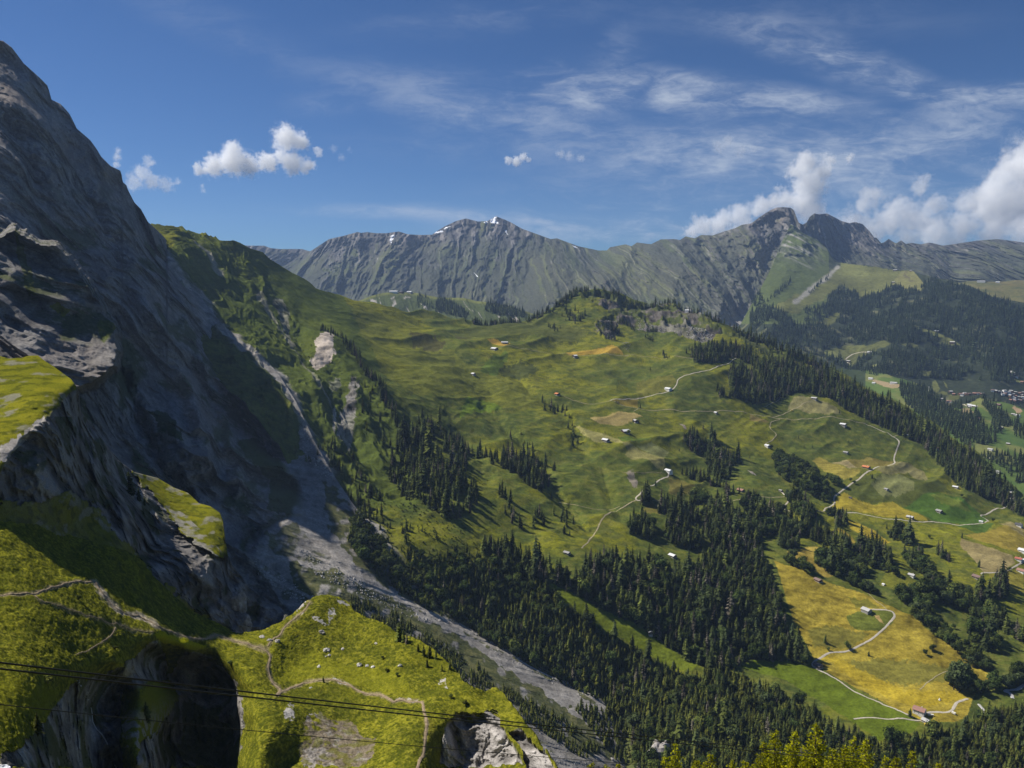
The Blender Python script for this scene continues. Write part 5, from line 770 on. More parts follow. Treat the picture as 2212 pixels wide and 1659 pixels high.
# leafy woods, hedges and clumps in the valley
for poly, sp, kd, hs in ((RB([(190, 880), (240, 840), (350, 860), (450, 910), (540, 980), (590, 1100), (655, 1180), (600, 1205), (540, 1180), (450, 1140), (340, 1050), (230, 990)]), 8, LF, .9), (RB([(610, 1020), (660, 1030), (715, 1085), (680, 1090)]), 8, LF, .85), (RD([(960, 110), (1000, 60), (1090, 80), (1110, 130), (1050, 150)]), 7, SPR, 1.0), (RD([(1100, 130), (1130, 60), (1240, 90), (1310, 170), (1300, 240), (1200, 200)]), 7, SPR, 1.0),
    (RD([(1015, 290), (1040, 200), (1150, 220), (1260, 290), (1350, 320), (1350, 410), (1240, 400), (1100, 350)]), 7.5, S3, .95), (RD([(1360, 160), (1420, 80), (1560, 70), (1660, 130), (1700, 260), (1820, 310), (1850, 420), (1700, 460), (1560, 420), (1450, 400), (1380, 320), (1360, 240)]), 7.5, S3, 1.05), (RD([(1520, 200), (1700, 170), (1850, 190), (2000, 130), (2120, 170), (2212, 220), (2212, 290), (2050, 250), (1900, 290), (1840, 330), (1700, 330), (1560, 300)]), 8, LS, 1.0), (RD([(1710, 60), (1750, 10), (1820, 30), (1880, 90), (1800, 120), (1720, 110)]), 8, LS, 1.1),
    (RA([(1250, 1340), (1280, 1290), (1340, 1275), (1400, 1310), (1410, 1340), (1330, 1360)]), 7, LF, 1.0), (RA([(700, 1590), (740, 1450), (830, 1460), (920, 1560), (920, 1610), (850, 1620), (760, 1570)]), 7, S3, .95), (RA([(810, 1330), (830, 1270), (880, 1290), (880, 1340)]), 6, SPR, .95), (RC([(480, 260), (520, 220), (600, 250), (680, 290), (760, 330), (840, 400), (830, 430), (740, 400), (640, 340), (560, 320), (490, 290)]), 7.5, S3, .95), (RC([(850, 400), (900, 340), (980, 340), (1060, 380), (1090, 480), (1060, 520), (980, 510), (920, 490), (860, 450)]), 7, S3, 1.05), (RC([(1080, 480), (1130, 450), (1150, 520), (1100, 520)]), 6, SPR, .9),
    (RC([(520, 500), (600, 450), (700, 430), (800, 490), (930, 560), (930, 620), (860, 625), (780, 600), (700, 640), (600, 590), (530, 540)]), 7.5, LS, 1.0), (RC([(270, 480), (330, 470), (400, 530), (480, 560), (520, 615), (440, 600), (350, 560)]), 8, LF, .8), (RC([(720, 640), (800, 640), (900, 700), (1000, 740), (1030, 770), (940, 750), (820, 700)]), 8, LF, .8), (RC([(930, 490), (1050, 530), (1200, 590), (1230, 620), (1100, 570), (960, 520)]), 8, LF, .7),
    (RC([(1230, 440), (1280, 400), (1380, 410), (1400, 500), (1520, 600), (1600, 690), (1730, 800), (1880, 890), (1980, 920), (2100, 1050), (2212, 1130), (2300, 1180), (2300, 1200), (2100, 1100), (1960, 1020), (1800, 950), (1640, 860), (1500, 810), (1480, 700), (1400, 600), (1300, 540)]), 8, LS, 1.0), (RC([(1180, 810), (1260, 780), (1400, 700), (1500, 760), (1480, 840), (1440, 880), (1350, 900), (1250, 850)]), 8, LF, 1.1), (RC([(1310, 930), (1400, 880), (1480, 960), (1560, 1050), (1680, 1150), (1800, 1230), (1900, 1310), (1960, 1400), (1900, 1400), (1760, 1320), (1600, 1180), (1440, 1050)]), 8, LF, .95),
    (RC([(1600, 1500), (1640, 1420), (1740, 1430), (1820, 1520), (1810, 1570), (1700, 1560)]), 8, LF, 1.15), (RC([(1830, 1560), (1900, 1510), (2040, 1480), (2212, 1360), (2300, 1330), (2300, 1480), (2120, 1510), (1960, 1560), (1880, 1580)]), 8, LF, 1.0), (RC([(1750, 1110), (1830, 1090), (1920, 1100), (2000, 1170), (2000, 1240), (1900, 1220), (1800, 1170)]), 8, LS, 1.0), (RC([(1110, 240), (1180, 210), (1260, 250), (1320, 320), (1290, 340), (1200, 290)]), 8, S3, .95), (RC([(1940, 740), (2000, 660), (2060, 670), (2080, 760), (2040, 810), (1960, 780)]), 8, SPR, 1.05), (RC([(1820, 800), (1850, 740), (1880, 790), (1920, 850), (1860, 840)]), 8, SPR, 1.0), (RC([(1490, 400), (1540, 400), (1620, 490), (1580, 490)]), 8, S3, .85), (RC([(680, 90), (740, 80), (790, 150), (700, 170)]), 8, S3, .9), (RC([(610, 70), (650, 60), (690, 90), (640, 100)]), 8, LF, .8),
    (RB([(300, 1210), (380, 1180), (450, 1230), (530, 1290), (540, 1330), (440, 1370), (360, 1300)]), 8, LS, 1.0), (RB([(410, 1380), (470, 1340), (480, 1420), (430, 1440)]), 8, SPR, 1.0), (RC([(230, 360), (260, 250), (300, 260), (410, 340), (380, 380), (290, 390)]), 8, S3, 1.05), (RC([(100, 60), (250, 130), (380, 180), (480, 230), (440, 260), (300, 210), (160, 170), (40, 200), (0, 160)]), 8, S3, 1.0)):
    scatter(D, poly, sp, kd, 'the valley hedgerows', .9, hs, 1.5)
# scrub and stunted trees on the torrent fan and the gully flank
scatter(Wl, [(760, 1290), (860, 1330), (980, 1410), (1100, 1490), (1220, 1560), (1300, 1620), (1260, 1640), (1150, 1570), (1040, 1500), (920, 1430), (820, 1370), (740, 1310)], 3.7, ['young', 'young', 'shrub'], 'the young firs on the fan', .9, .55, 5, -.3)
scatter(Wl, [(770, 1105), (840, 1195), (920, 1275), (1000, 1338), (1100, 1400), (1230, 1478), (1290, 1512), (1200, 1465), (1090, 1405), (980, 1345), (900, 1305), (800, 1235), (750, 1170)], 4.2, ['shrub', 'young', 'leafy'], 'the scrub above the torrent', .85, .75, 3, -.3); scatter(Wl, [(1240, 1530), (1330, 1540), (1372, 1660), (1330, 1640)], 6, ['young'], 'the young firs on the fan', .9, .8); scatter(Wl, [(900, 1440), (1050, 1560), (1300, 1700), (1150, 1700), (1000, 1580)], 9, ['shrub'], 'the scrub above the torrent', .5, .6, 5, .15)
scatter(D, [(660, 980), (720, 940), (790, 1010), (830, 1090), (800, 1130), (740, 1060)], 9, ['shrub', 'young', 'spruce'], 'the scrub in the gully', .5, .8, 4, 0.); scatter(D, [(480, 600), (560, 620), (640, 720), (760, 900), (700, 930), (600, 780)], 16, ['shrub'], 'the scrub in the gully', .2, .8, 6, .25); scatter(D, R2([(650, 1280), (800, 1400), (900, 1550), (760, 1659), (680, 1500)]), 12, ['shrub', 'shrub', 'young'], 'the scrub in the gully', .5, 1, 6, 0.)
scatter(D, [(920, 1080), (1000, 1130), (1040, 1180), (960, 1180), (880, 1140), (840, 1090)], 8, ['shrub'], 'the scrub above the torrent', .6, .9, 5, 0.)
# the wooded spur and the village valley
FARKEEP = [R4([(0, 1130), (60, 1090), (180, 1070), (270, 1120), (380, 1120), (440, 1085), (520, 1035), (620, 1005), (645, 950), (700, 930), (860, 955), (880, 1000), (1000, 975), (1110, 905), (1170, 890), (1220, 905), (1270, 940), (1385, 930), (1400, 860), (1480, 850), (1640, 880), (1800, 930), (1960, 1010), (2100, 1030), (2212, 1040), (2700, 1150), (2700, 1700), (1700, 1650), (1400, 1640), (1000, 1640), (830, 1600), (600, 1480), (300, 1380), (0, 1260)])]
def far_wood(sheet, poly, spacing, holes, hs=1.0, nmax=400000, noise=.28):
    n0 = len(TREES); scatter(sheet, poly, spacing, ['far'], 'far', .95, hs, 3)
    return n0
n0 = len(TREES); scatter(B, FARKEEP[0], 13.5, ['far'], 'far', .95, 1.15, 3)
pts = np.array([t[1:4] for t in TREES[n0:]]); f = pts[:, 1] * CP - pts[:, 2] * SP
fx = CX + F0 * pts[:, 0] / f; fy = CY - F0 * (pts[:, 1] * SP + pts[:, 2] * CP) / f
bad = np.zeros(len(pts), bool)
for p in B_clear: bad |= inpoly(fx, fy - 1, p)
bad |= fbm(pts[:, 0] / 95, pts[:, 1] / 95, 0, 4, 31) > .42
TREES[n0:] = [t for t, b in zip(TREES[n0:], bad) if not b]
for poly in (R4([(690, 920), (720, 890), (770, 895), (770, 920)]), R4([(0, 1000), (40, 880), (100, 1000), (140, 1060), (60, 1100)]), R4([(130, 1010), (240, 920), (320, 850), (330, 870), (250, 960), (140, 1030)]), R4([(460, 950), (580, 860), (640, 810), (640, 830), (560, 890), (480, 960)])): scatter(B, poly, 16, ['far'], 'far', .6, 1.0, 2)
for poly, dn in ((RE([(0, 820), (0, 620), (200, 640), (420, 640), (640, 760), (640, 900), (940, 1060), (1000, 1130), (1230, 1190), (1350, 1130), (1480, 1320), (1600, 1430), (1720, 1490), (1720, 1659), (1200, 1700), (700, 1400), (350, 1150)]), .9), (RE([(920, 1000), (1090, 930), (1100, 1040), (1080, 1080), (930, 1050)]), .95), (RE([(1450, 930), (1520, 890), (1600, 960), (1720, 1080), (1800, 1120), (1880, 1180), (2020, 1380), (1860, 1400), (1700, 1280), (1560, 1080)]), .9), (RE([(640, 780), (800, 780), (820, 890), (700, 890)]), .8), (RE([(1080, 830), (1600, 760), (2212, 860), (2400, 900), (2400, 1060), (2190, 1010), (1900, 940), (1500, 860), (1440, 850), (1200, 910), (1100, 900)]), .6), (RE([(2040, 1250), (2110, 1260), (2110, 1350), (2040, 1340)]), .8), (RE([(2000, 1420), (2212, 1380), (2400, 1500), (2400, 1659), (2040, 1560)]), .7), (RE([(1640, 1300), (1800, 1460), (1860, 1520), (1700, 1480)]), .9), (RB([(1800, 900), (1960, 840), (2090, 860), (2212, 900), (2300, 960), (2300, 1140), (2180, 1080), (2060, 960), (1930, 900)]), .75)):
    scatter(V, poly, 12, ['far'], 'far', dn, .95, 2)
scatter(Z, grid(756, 594, .2976, [(620, 270), (640, 170), (700, 180), (800, 230), (860, 290), (840, 320)]), 13, ['far'], 'far', .9, 1.0, 2); scatter(Z, grid(756, 594, .2976, [(980, 260), (1000, 200), (1190, 240), (1270, 270), (1270, 310), (1100, 300)]), 13, ['far'], 'far', .9, 1.0, 2); scatter(Z, grid(756, 594, .2976, [(475, 240), (500, 140), (560, 160), (600, 200), (620, 260), (560, 250), (520, 230)]), 15, ['far'], 'far', .55, .9, 2)

# which of them stand out enough to be things of their own: the 300 largest conifers and leafy trees in view
def project(p):
    f = p[1] * CP - p[2] * SP
    return CX + F0 * p[0] / f, CY - F0 * (p[1] * SP + p[2] * CP) / f
LONE = [  # single trees one can point at: kind, sheet, x, y, height, label
    ('spruce', D, *RA([(1355, 722)])[0], 17, 'dark lone spruce standing above the upper end of the wooded strip'), ('spruce', D, *RA([(935, 1180)])[0], 17, 'single spruce beside the gravel track below the white-roofed barn'), ('leafy', D, *RA([(1080, 1085)])[0], 7, 'small round tree in front of the white-roofed barn by the track'), ('leafy', D, *RA([(690, 700)])[0], 12, 'round leafy tree at the front of the pale-roofed alp hut'),
    ('leafy', D, *RA([(1955, 865)])[0], 13, 'big round tree beside the white house at the end of a looping track'), ('spruce', D, *RA([(787, 600)])[0], 13, 'tall spruce at the right of the little chalet above the mown field'), ('spruce', D, *RA([(735, 585)])[0], 10, 'smaller spruce at the left of the little chalet above the mown field'), ('spruce', D, *RA([(800, 470)])[0], 15, 'dark tree at the tip of the triangular meadow between two tracks'), ('spruce', D, *RA([(1485, 355)])[0], 18, 'lone spruce left of the ridge forest edge'), ('spruce', D, *RA([(888, 145)])[0], 15, 'lone spruce just left of three close spruces on the upper alp'),
    ('spruce', D, *RA([(1145, 862)])[0], 9, 'small lone spruce on the slope right of the pale mown fields'), ('spruce', D, *RA([(1768, 945)])[0], 9, 'small spruce on the green slope between the strip wood and the leafy wood'), ('spruce', D, *RA([(650, 1190)])[0], 7, 'small bush-like spruce beside the pinkish earth slip'), ('spruce', D, *RB([(720, 540)])[0], 14, 'lone dark spruce on the pale meadow under the ridge forest'), ('spruce', D, *RB([(390, 715)])[0], 10, 'uppermost of the small spruces on the slope above the leafy wood'), ('spruce', D, *RB([(437, 770)])[0], 10, 'small spruce in the middle of the slope above the leafy wood'), ('spruce', D, *RB([(503, 775)])[0], 10, 'right hand small spruce on the slope above the leafy wood'), ('spruce', D, *RB([(795, 715)])[0], 9, 'little spruce on the olive slope left of the gravel road'),
    ('spruce', D, *RB([(985, 1065)])[0], 14, 'dark spruce in the scrub patch right of the gravel road'), ('leafy', D, *RB([(812, 1055)])[0], 9, 'leafy bush tree close beside the gravel road, upper one of two'), ('leafy', D, *RB([(843, 1075)])[0], 9, 'leafy bush tree close beside the gravel road, lower one of two'), ('spruce', D, *RB([(1480, 790)])[0], 14, 'tree left of a small brown hut under the ridge forest'), ('leafy', D, *RB([(1710, 1180)])[0], 9, 'round tree on the slope above the bright green meadow'), ('leafy', D, *RB([(1965, 1335)])[0], 9, 'dark round tree outside the sharp bend of the gravel road'),
    ('spruce', D, *RC([(1105, 195)])[0], 13, 'lone spruce on the dark slope below the yellow meadow'), ('spruce', D, *RC([(1210, 185)])[0], 13, 'slim spruce left of the roadside tree group'), ('spruce', D, *RC([(1290, 190)])[0], 14, 'spruce below the grey-roofed roadside barn'), ('spruce', D, *RC([(1712, 290)])[0], 13, 'lone tree at the upper corner of the tan field'), ('leafy', D, *RC([(1450, 285)])[0], 8, 'low dark bush tree alone on the green slope above the leafy belt'), ('spruce', D, *RC([(1388, 385)])[0], 12, 'spruce standing alone right of the tree belt on the green slope'), ('spruce', D, *RC([(1845, 540)])[0], 17, 'broad dark spruce at the lower edge of the tan field'), ('leafy', D, *RC([(2090, 570)])[0], 9, 'round tree beside the pale lane at the edge of the tan field'), ('spruce', D, *RC([(985, 215)])[0], 13, 'tree standing in the striped yellow field'), ('spruce', D, *RC([(898, 185)])[0], 12, 'tree at the upper edge of the striped yellow field'),
    ('spruce', D, *RC([(605, 1160)])[0], 15, 'tall tree on the golden meadow near the wood edge'), ('leafy', D, *RC([(790, 1205)])[0], 13, 'round leafy tree beside the track across the golden meadow'), ('spruce', D, *RC([(958, 1255)])[0], 9, 'thin small tree on the green knob of the golden meadow'), ('leafy', D, *RC([(1470, 1220)])[0], 12, 'right hand of two leafy trees on the golden meadow'), ('leafy', D, *RC([(1415, 1250)])[0], 9, 'left hand smaller of two leafy trees on the golden meadow'), ('spruce', D, *RK([(1290, 940)])[0], 13, 'dark spruce against the left gable of the brown-roofed farmhouse'), ('leafy', D, *RC([(630, 1220)])[0], 6, 'low bush below the tall tree on the golden meadow'), ('leafy', D, *RC([(1645, 1040)])[0], 9, 'lone bush tree on the lower green slope beneath the leafy belt'),
    ('spruce', D, *RA([(15, 1330)])[0], 15, 'spruce at the left end of the thin footpath below the alp'), ('spruce', D, *RA([(120, 1590)])[0], 12, 'lowest small spruce on the slope above the grey-roofed barn'),
    ('spruce', Fl, 284, 1070, 16, 'tall slim spruce standing on the sunlit buttress ledge'), ('spruce', Fl, 300, 1082, 9, 'short spruce to the right of the tall slim one on the ledge'), ('spruce', Fl, 312, 1092, 6, 'lowest little spruce on the sunlit buttress ledge'),
    ('spruce', Gs, *R7([(1075, 748)])[0], 9, 'tallest dark fir on the right brow of the grassy knoll'), ('spruce', Gs, *R7([(1105, 762)])[0], 6, 'fir close right of the tallest one on the knoll brow'), ('spruce', Gs, *R7([(1130, 775)])[0], 5, 'right hand small fir of the three on the knoll brow'), ('young', Gs, *R7([(1210, 830)])[0], 4, 'small fir starting the row on the right edge of the knoll'), ('young', Gs, *R7([(1250, 848)])[0], 5, 'small fir in the row on the right edge of the knoll'), ('young', Gs, *R7([(1293, 856)])[0], 6, 'tallest fir in the row on the right edge of the knoll'), ('young', Gs, *R7([(1338, 866)])[0], 4.5, 'last fir of the row on the right edge of the knoll'), ('young', Gs, *R7([(1275, 908)])[0], 4, 'small upright fir below the row on the knoll'), ('young', Gs, *R7([(1378, 940)])[0], 3.2, 'bushy little fir near the right cliff edge of the knoll'), ('young', Gs, *R7([(1437, 935)])[0], 4.2, 'fir right on the cliff edge of the knoll'),
    ('shrub', Gs, *R7([(955, 882)])[0], 2.2, 'low bush in the middle of the grassy knoll'), ('shrub', Gs, *R7([(985, 970)])[0], 2.4, 'dark bush below the middle of the grassy knoll'), ('young', Gs, *R7([(530, 1058)])[0], 3.2, 'tiny fir beside the curving footpath on the knoll'), ('shrub', Gs, *R7([(1445, 1178)])[0], 2.6, 'dark bush above the right hand cliff of the knoll'), ('shrub', Gs, *R7([(1550, 1228)])[0], 3, 'dark bush nearest the top of the grey cliff'), ('shrub', Gs, *R7([(1060, 1005)])[0], 2, 'small bush above the bend of the lower footpath'),
    ('young', Gs, *R6([(1058, 1305)])[0], 8, 'bushy larch on the sunlit rib inside the ravine'), ('young', Gs, *R6([(910, 1195)])[0], 4.5, 'small larch at the top of the rib inside the ravine'), ('young', Gs, *R6([(272, 1420)])[0], 6, 'pale young larch left of the waterfall'), ('shrub', Gs, *R6([(345, 1060)])[0], 4, 'round bush above the waterfall'), ('shrub', Gs, *R6([(570, 460)])[0], 2.2, 'dark bush under the upper footpath'), ('shrub', Gs, *R6([(1655, 905)])[0], 2.6, 'low bush on the brow right of the ravine'), ('shrub', Gs, *R6([(830, 800)])[0], 2.6, 'dark bush on the meadow above the ravine')]
names = {'spruce': 'spruce_tree', 'young': 'young_fir_tree', 'leafy': 'leafy_tree', 'shrub': 'bush', 'far': 'spruce_tree'}
def plant(kind, p, h, label, group=None, wide=1.0):
    o = link(names[kind], PROTO[kind][int(rng.integers(len(PROTO[kind])))], None, tuple(p)); o.scale = (h * wide, h * wide, h); o.rotation_euler = (rng.normal(0, .03), rng.normal(0, .03), rng.uniform(0, 6.28))
    return tag(o, label, 'bush' if kind == 'shrub' else 'tree', group)
for (k, sh, px_, py_, h, lab) in LONE: plant(k, sh.at(px_, py_), h, lab, None, 1.15)
GLAB = {'the lower forest': 'young conifer packed in the sunlit forest at the foot of the slope', 'the central wood': 'tree of the dark wood between the strip meadow and the golden meadow', 'the valley hedgerows': 'tree in the hedgerow belts between the lower valley meadows', 'the young firs on the fan': 'stunted young fir on the stony fan beside the torrent bed', 'the scrub above the torrent': 'scrubby growth on the slope above the torrent bed', 'the wooded strip': 'tree of the narrow wooded strip running down the alp'}
pick = {'conifer': [], 'leafy': []}
for i, t in enumerate(TREES):
    u, v = project(t[1:4])
    if -5 < u < 2217 and 0 < v < 1690 and t[6] in GLAB: pick['leafy' if t[0] in ('leafy', 'shrub') else 'conifer'].append((-t[5], i))
chosen = set()
for k, n in (('conifer', 240), ('leafy', 230)): chosen |= {i for _, i in sorted(pick[k])[:n]}
for i in sorted(chosen):
    t = TREES[i]; leafy = t[0] in ('leafy', 'shrub'); lab = GLAB[t[6]]
    lab = lab.replace('young conifer', 'leafy tree' if leafy else 'young conifer').replace('tree of', 'leafy tree of' if leafy else 'spruce of').replace('tree in', 'leafy tree in' if leafy else 'spruce in').replace('stunted young fir', 'low shrub' if leafy else 'stunted young fir').replace('scrubby growth', 'leafy shrub' if leafy else 'small conifer')
    plant(t[0], t[1:4], t[4], lab, ('leafy trees in ' if leafy else 'conifers in ') + t[6])
def forest(name, items, keys):
    """the trees nobody could count, one object: instances of the tree meshes on the ground points"""
    protos = []; start = {}
    c = bpy.data.collections.new(name + '_kinds')
    for k in keys:
        start[k] = len(protos)
        for me in PROTO[k]: protos.append(me); ob = bpy.data.objects.new('kind_%03d' % len(protos), me); c.objects.link(ob)
    n = len(items); me = bpy.data.meshes.new(name); me.vertices.add(n)
    me.vertices.foreach_set('co', np.array([t[1:4] for t in items], np.float32).ravel())
    idx = np.array([start[t[0]] + int(rng.integers(len(PROTO[t[0]]))) for t in items], np.int32); h = np.array([t[4] for t in items], np.float32)
    a = me.attributes.new('kind_index', 'INT', 'POINT'); a.data.foreach_set('value', idx)
    a = me.attributes.new('size', 'FLOAT_VECTOR', 'POINT'); wv = rng.uniform(.85, 1.2, n); a.data.foreach_set('vector', np.stack([h * wv, h * wv, h], 1).astype(np.float32).ravel())
    a = me.attributes.new('turn', 'FLOAT_VECTOR', 'POINT'); a.data.foreach_set('vector', np.stack([rng.normal(0, .03, n), rng.normal(0, .03, n), rng.uniform(0, 6.28, n)], 1).astype(np.float32).ravel())
    me.materials.append(M_leaf); o = link(name, me)
    g = bpy.data.node_groups.new(name, 'GeometryNodeTree'); g.interface.new_socket('Geometry', in_out='INPUT', socket_type='NodeSocketGeometry'); g.interface.new_socket('Geometry', in_out='OUTPUT', socket_type='NodeSocketGeometry')
    G = NT(g); gi = G.new('NodeGroupInput'); go = G.new('NodeGroupOutput')
    ci = G.new('GeometryNodeCollectionInfo', transform_space='ORIGINAL', ins={'Collection': c, 'Separate Children': True, 'Reset Children': True})
    A1 = G.new('GeometryNodeInputNamedAttribute', data_type='INT', ins={'Name': 'kind_index'}); A2 = G.new('GeometryNodeInputNamedAttribute', data_type='FLOAT_VECTOR', ins={'Name': 'size'}); A3 = G.new('GeometryNodeInputNamedAttribute', data_type='FLOAT_VECTOR', ins={'Name': 'turn'})
    ip = G.new('GeometryNodeInstanceOnPoints', ins={'Points': gi.outputs[0], 'Instance': ci.outputs[0], 'Pick Instance': True, 'Instance Index': A1.outputs[0], 'Scale': A2.outputs[0]})
    er = G.new('FunctionNodeEulerToRotation', ins={0: A3.outputs[0]}); G.l.new(er.outputs[0], ip.inputs['Rotation']); G.l.new(ip.outputs[0], go.inputs[0])
    md = o.modifiers.new('trees', 'NODES'); md.node_group = g
    o['kind'] = 'stuff'; return o
rest = [t for i, t in enumerate(TREES) if i not in chosen]
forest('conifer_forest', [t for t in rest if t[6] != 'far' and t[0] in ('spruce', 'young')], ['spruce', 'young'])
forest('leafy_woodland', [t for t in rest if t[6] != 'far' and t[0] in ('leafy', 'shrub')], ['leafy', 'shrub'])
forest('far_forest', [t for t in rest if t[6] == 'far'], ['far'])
print('TREES', len(TREES), len(chosen))

# larches close below the viewpoint: trunk, and a crown of many small needle tufts on drooping boughs
def larch(seed):
    r = random.Random(seed); t = TB(); tk = TB(); tk.cone(-.04, .5, .016, .009, 8, (.10, .075, .055)); tk.cone(.5, .985, .009, .002, 6, (.10, .075, .055))
    for i in range(38):
        f = i / 37; z = .12 + .86 * f; R = .21 * (1 - f) ** .7 + .010; off = r.uniform(0, 6.28)
        for k in range(8 if f < .8 else 5):
            a = off + 6.2832 * k / 8 + r.uniform(-.35, .35); L = R * r.uniform(.55, 1.2); ca, sa = math.cos(a), math.sin(a); dr = r.uniform(.1, .55); n = max(3, int(10 * L / .19 + 2))
            for q in range(n):
                s = (q + r.uniform(.2, 1)) / n; c = Vector((L * s * ca, L * s * sa, z - dr * L * s * s + .06 * L * s))
                for _ in range(2):
                    d = Vector((ca + r.uniform(-.9, .9), sa + r.uniform(-.9, .9), r.uniform(-.6, .7))).normalized(); e = d.cross(Vector((r.uniform(-1, 1), r.uniform(-1, 1), r.uniform(-.3, 1)))).normalized(); h = r.uniform(.016, .030) * (1.15 - .45 * f); sh = r.uniform(.6, 1.2); cc = (.46 * sh, .45 * sh, .014 * sh) if r.random() < .8 else (.18 * sh, .21 * sh, .02 * sh)
                    p = c + Vector((r.uniform(-1, 1), r.uniform(-1, 1), r.uniform(-1, .6))) * .010; t.quad([p, p + d * h * .5 + e * h * .34, p + d * h * 1.2, p + d * h * .5 - e * h * .34], [cc] * 4)
            if q and k % 2 == 0: tk.quad([(0, 0, z), (L * .5 * ca - .001 * sa, L * .5 * sa + .001 * ca, z - .1 * dr * L), (L * .8 * ca, L * .8 * sa, z - dr * L * .6), (L * .5 * ca + .001 * sa, L * .5 * sa - .001 * ca, z - .1 * dr * L)], [(.10, .075, .055)] * 4)
    return tk.mesh('trunk', [M_bark]), t.mesh('crown', [M_larch])
LP = [larch(s) for s in (3, 5, 8)]
LARCH = [(1676, 1576, 122, 'yellow-green larch second from the left in the tall group at the bottom edge'), (1650, 1600, 112, 'bushy larch at the left end of the tall group at the bottom edge'), (1716, 1577, 126, 'larch just left of the tallest one at the bottom edge'), (1764, 1562, 124, 'tallest yellow-green larch at the bottom edge'), (1800, 1614, 108, 'short larch in the dip right of the tallest one'), (1826, 1609, 112, 'larch in the dip left of the twin-topped pair'), (1845, 1590, 120, 'left top of the twin-topped larch pair'), (1872, 1596, 122, 'right top of the twin-topped larch pair'), (1913, 1633, 104, 'low larch after the twin-topped pair'), (1937, 1633, 110, 'low larch left of the last broad larch'), (1972, 1620, 112, 'last broad larch at the right of the row'), (2027, 1646, 106, 'tip of a larch just showing right of the row'), (1460, 1606, 118, 'broad larch in front of the grey boulder'), (1437, 1632, 104, 'lower larch against the left of the broad one by the boulder'), (1535, 1626, 112, 'slim larch right of the broad one by the boulder'), (1505, 1640, 106, 'dull thin larch between the broad and the slim ones'), (1583, 1641, 106, 'small larch tip right of the slim one'), (1611, 1642, 104, 'small larch tip beside the tall group'), (1278, 1646, 112, 'leftmost larch tip before the scree'), (1311, 1651, 110, 'middle one of three larch tips before the scree'), (1335, 1647, 112, 'right hand one of three larch tips before the scree'), (1740, 1625, 100, 'front larch below the tallest one')]
for n, (px_, py_, Y, lab) in enumerate(LARCH):
    s = solve_s(px_, py_, Y); tip = topoint(np.float64(px_), np.float64(py_), s); zb = slope_z(tip[0], tip[1]); h = tip[2] - zb
    r0 = bpy.data.objects.new('larch_tree', None); COL.objects.link(r0); r0.location = (tip[0], tip[1], zb); r0.scale = (h, h, h); r0.rotation_euler = (0, 0, rng.uniform(0, 6.28)); tag(r0, lab, 'tree', 'larches at the bottom edge')
    r0.scale = (h * rng.uniform(.9, 1.15),) * 2 + (h,)
    tk, cr_ = LP[n % 3]; link('trunk', tk, r0); link('crown', cr_, r0)
# ------------------------------------------------------------------ houses, huts and barns
M_wood = flat_mat('weathered_timber', (.085, .055, .036), .9, .1, .3, 1.5); M_woodl = flat_mat('brown_timber', (.17, .10, .055), .9, .1, .25, 1.5); M_white = flat_mat('whitewash', (.72, .70, .66), .9, .1, .08, .8); M_stone = flat_mat('rubble_stone', (.33, .31, .28), .95, .05, .3, 1.2)
M_glass = flat_mat('window_glass', (.03, .035, .045), .15, .6); M_door = flat_mat('door_timber', (.05, .032, .022), .85, .1, .2, 2); M_shut = flat_mat('shutter_paint', (.16, .05, .035), .7, .2)
ROOF = {k: flat_mat('roof_' + k, c, r, .3, v, 1.1, mt) for k, (c, r, v, mt) in {'white': ((.66, .66, .65), .55, .10, 0), 'pale': ((.44, .43, .41), .7, .2, 0), 'grey': ((.30, .295, .28), .8, .22, 0), 'dark': ((.085, .082, .085), .8, .25, 0), 'brown': ((.20, .135, .115), .85, .25, 0), 'orange': ((.52, .19, .075), .8, .2, 0), 'red': ((.40, .13, .09), .8, .22, 0), 'rust': ((.31, .17, .13), .8, .25, 0)}.items()}
WALLS = {'wood': M_wood, 'brown': M_woodl, 'white': M_white, 'stone': M_stone}
def box(V, F, x0, x1, y0, y1, z0, z1):
    i = len(V); V += [(x, y, z) for z in (z0, z1) for x, y in ((x0, y0), (x1, y0), (x1, y1), (x0, y1))]
    F += [(i, i + 3, i + 2, i + 1), (i + 4, i + 5, i + 6, i + 7), (i, i + 1, i + 5, i + 4), (i + 1, i + 2, i + 6, i + 5), (i + 2, i + 3, i + 7, i + 6), (i + 3, i, i + 4, i + 7)]
def pm(name, V, F, mat, parent, loc=None):
    me = bpy.data.meshes.new(name); me.from_pydata(V, [], F); me.update(); me.materials.append(mat); return link(name, me, parent, loc)
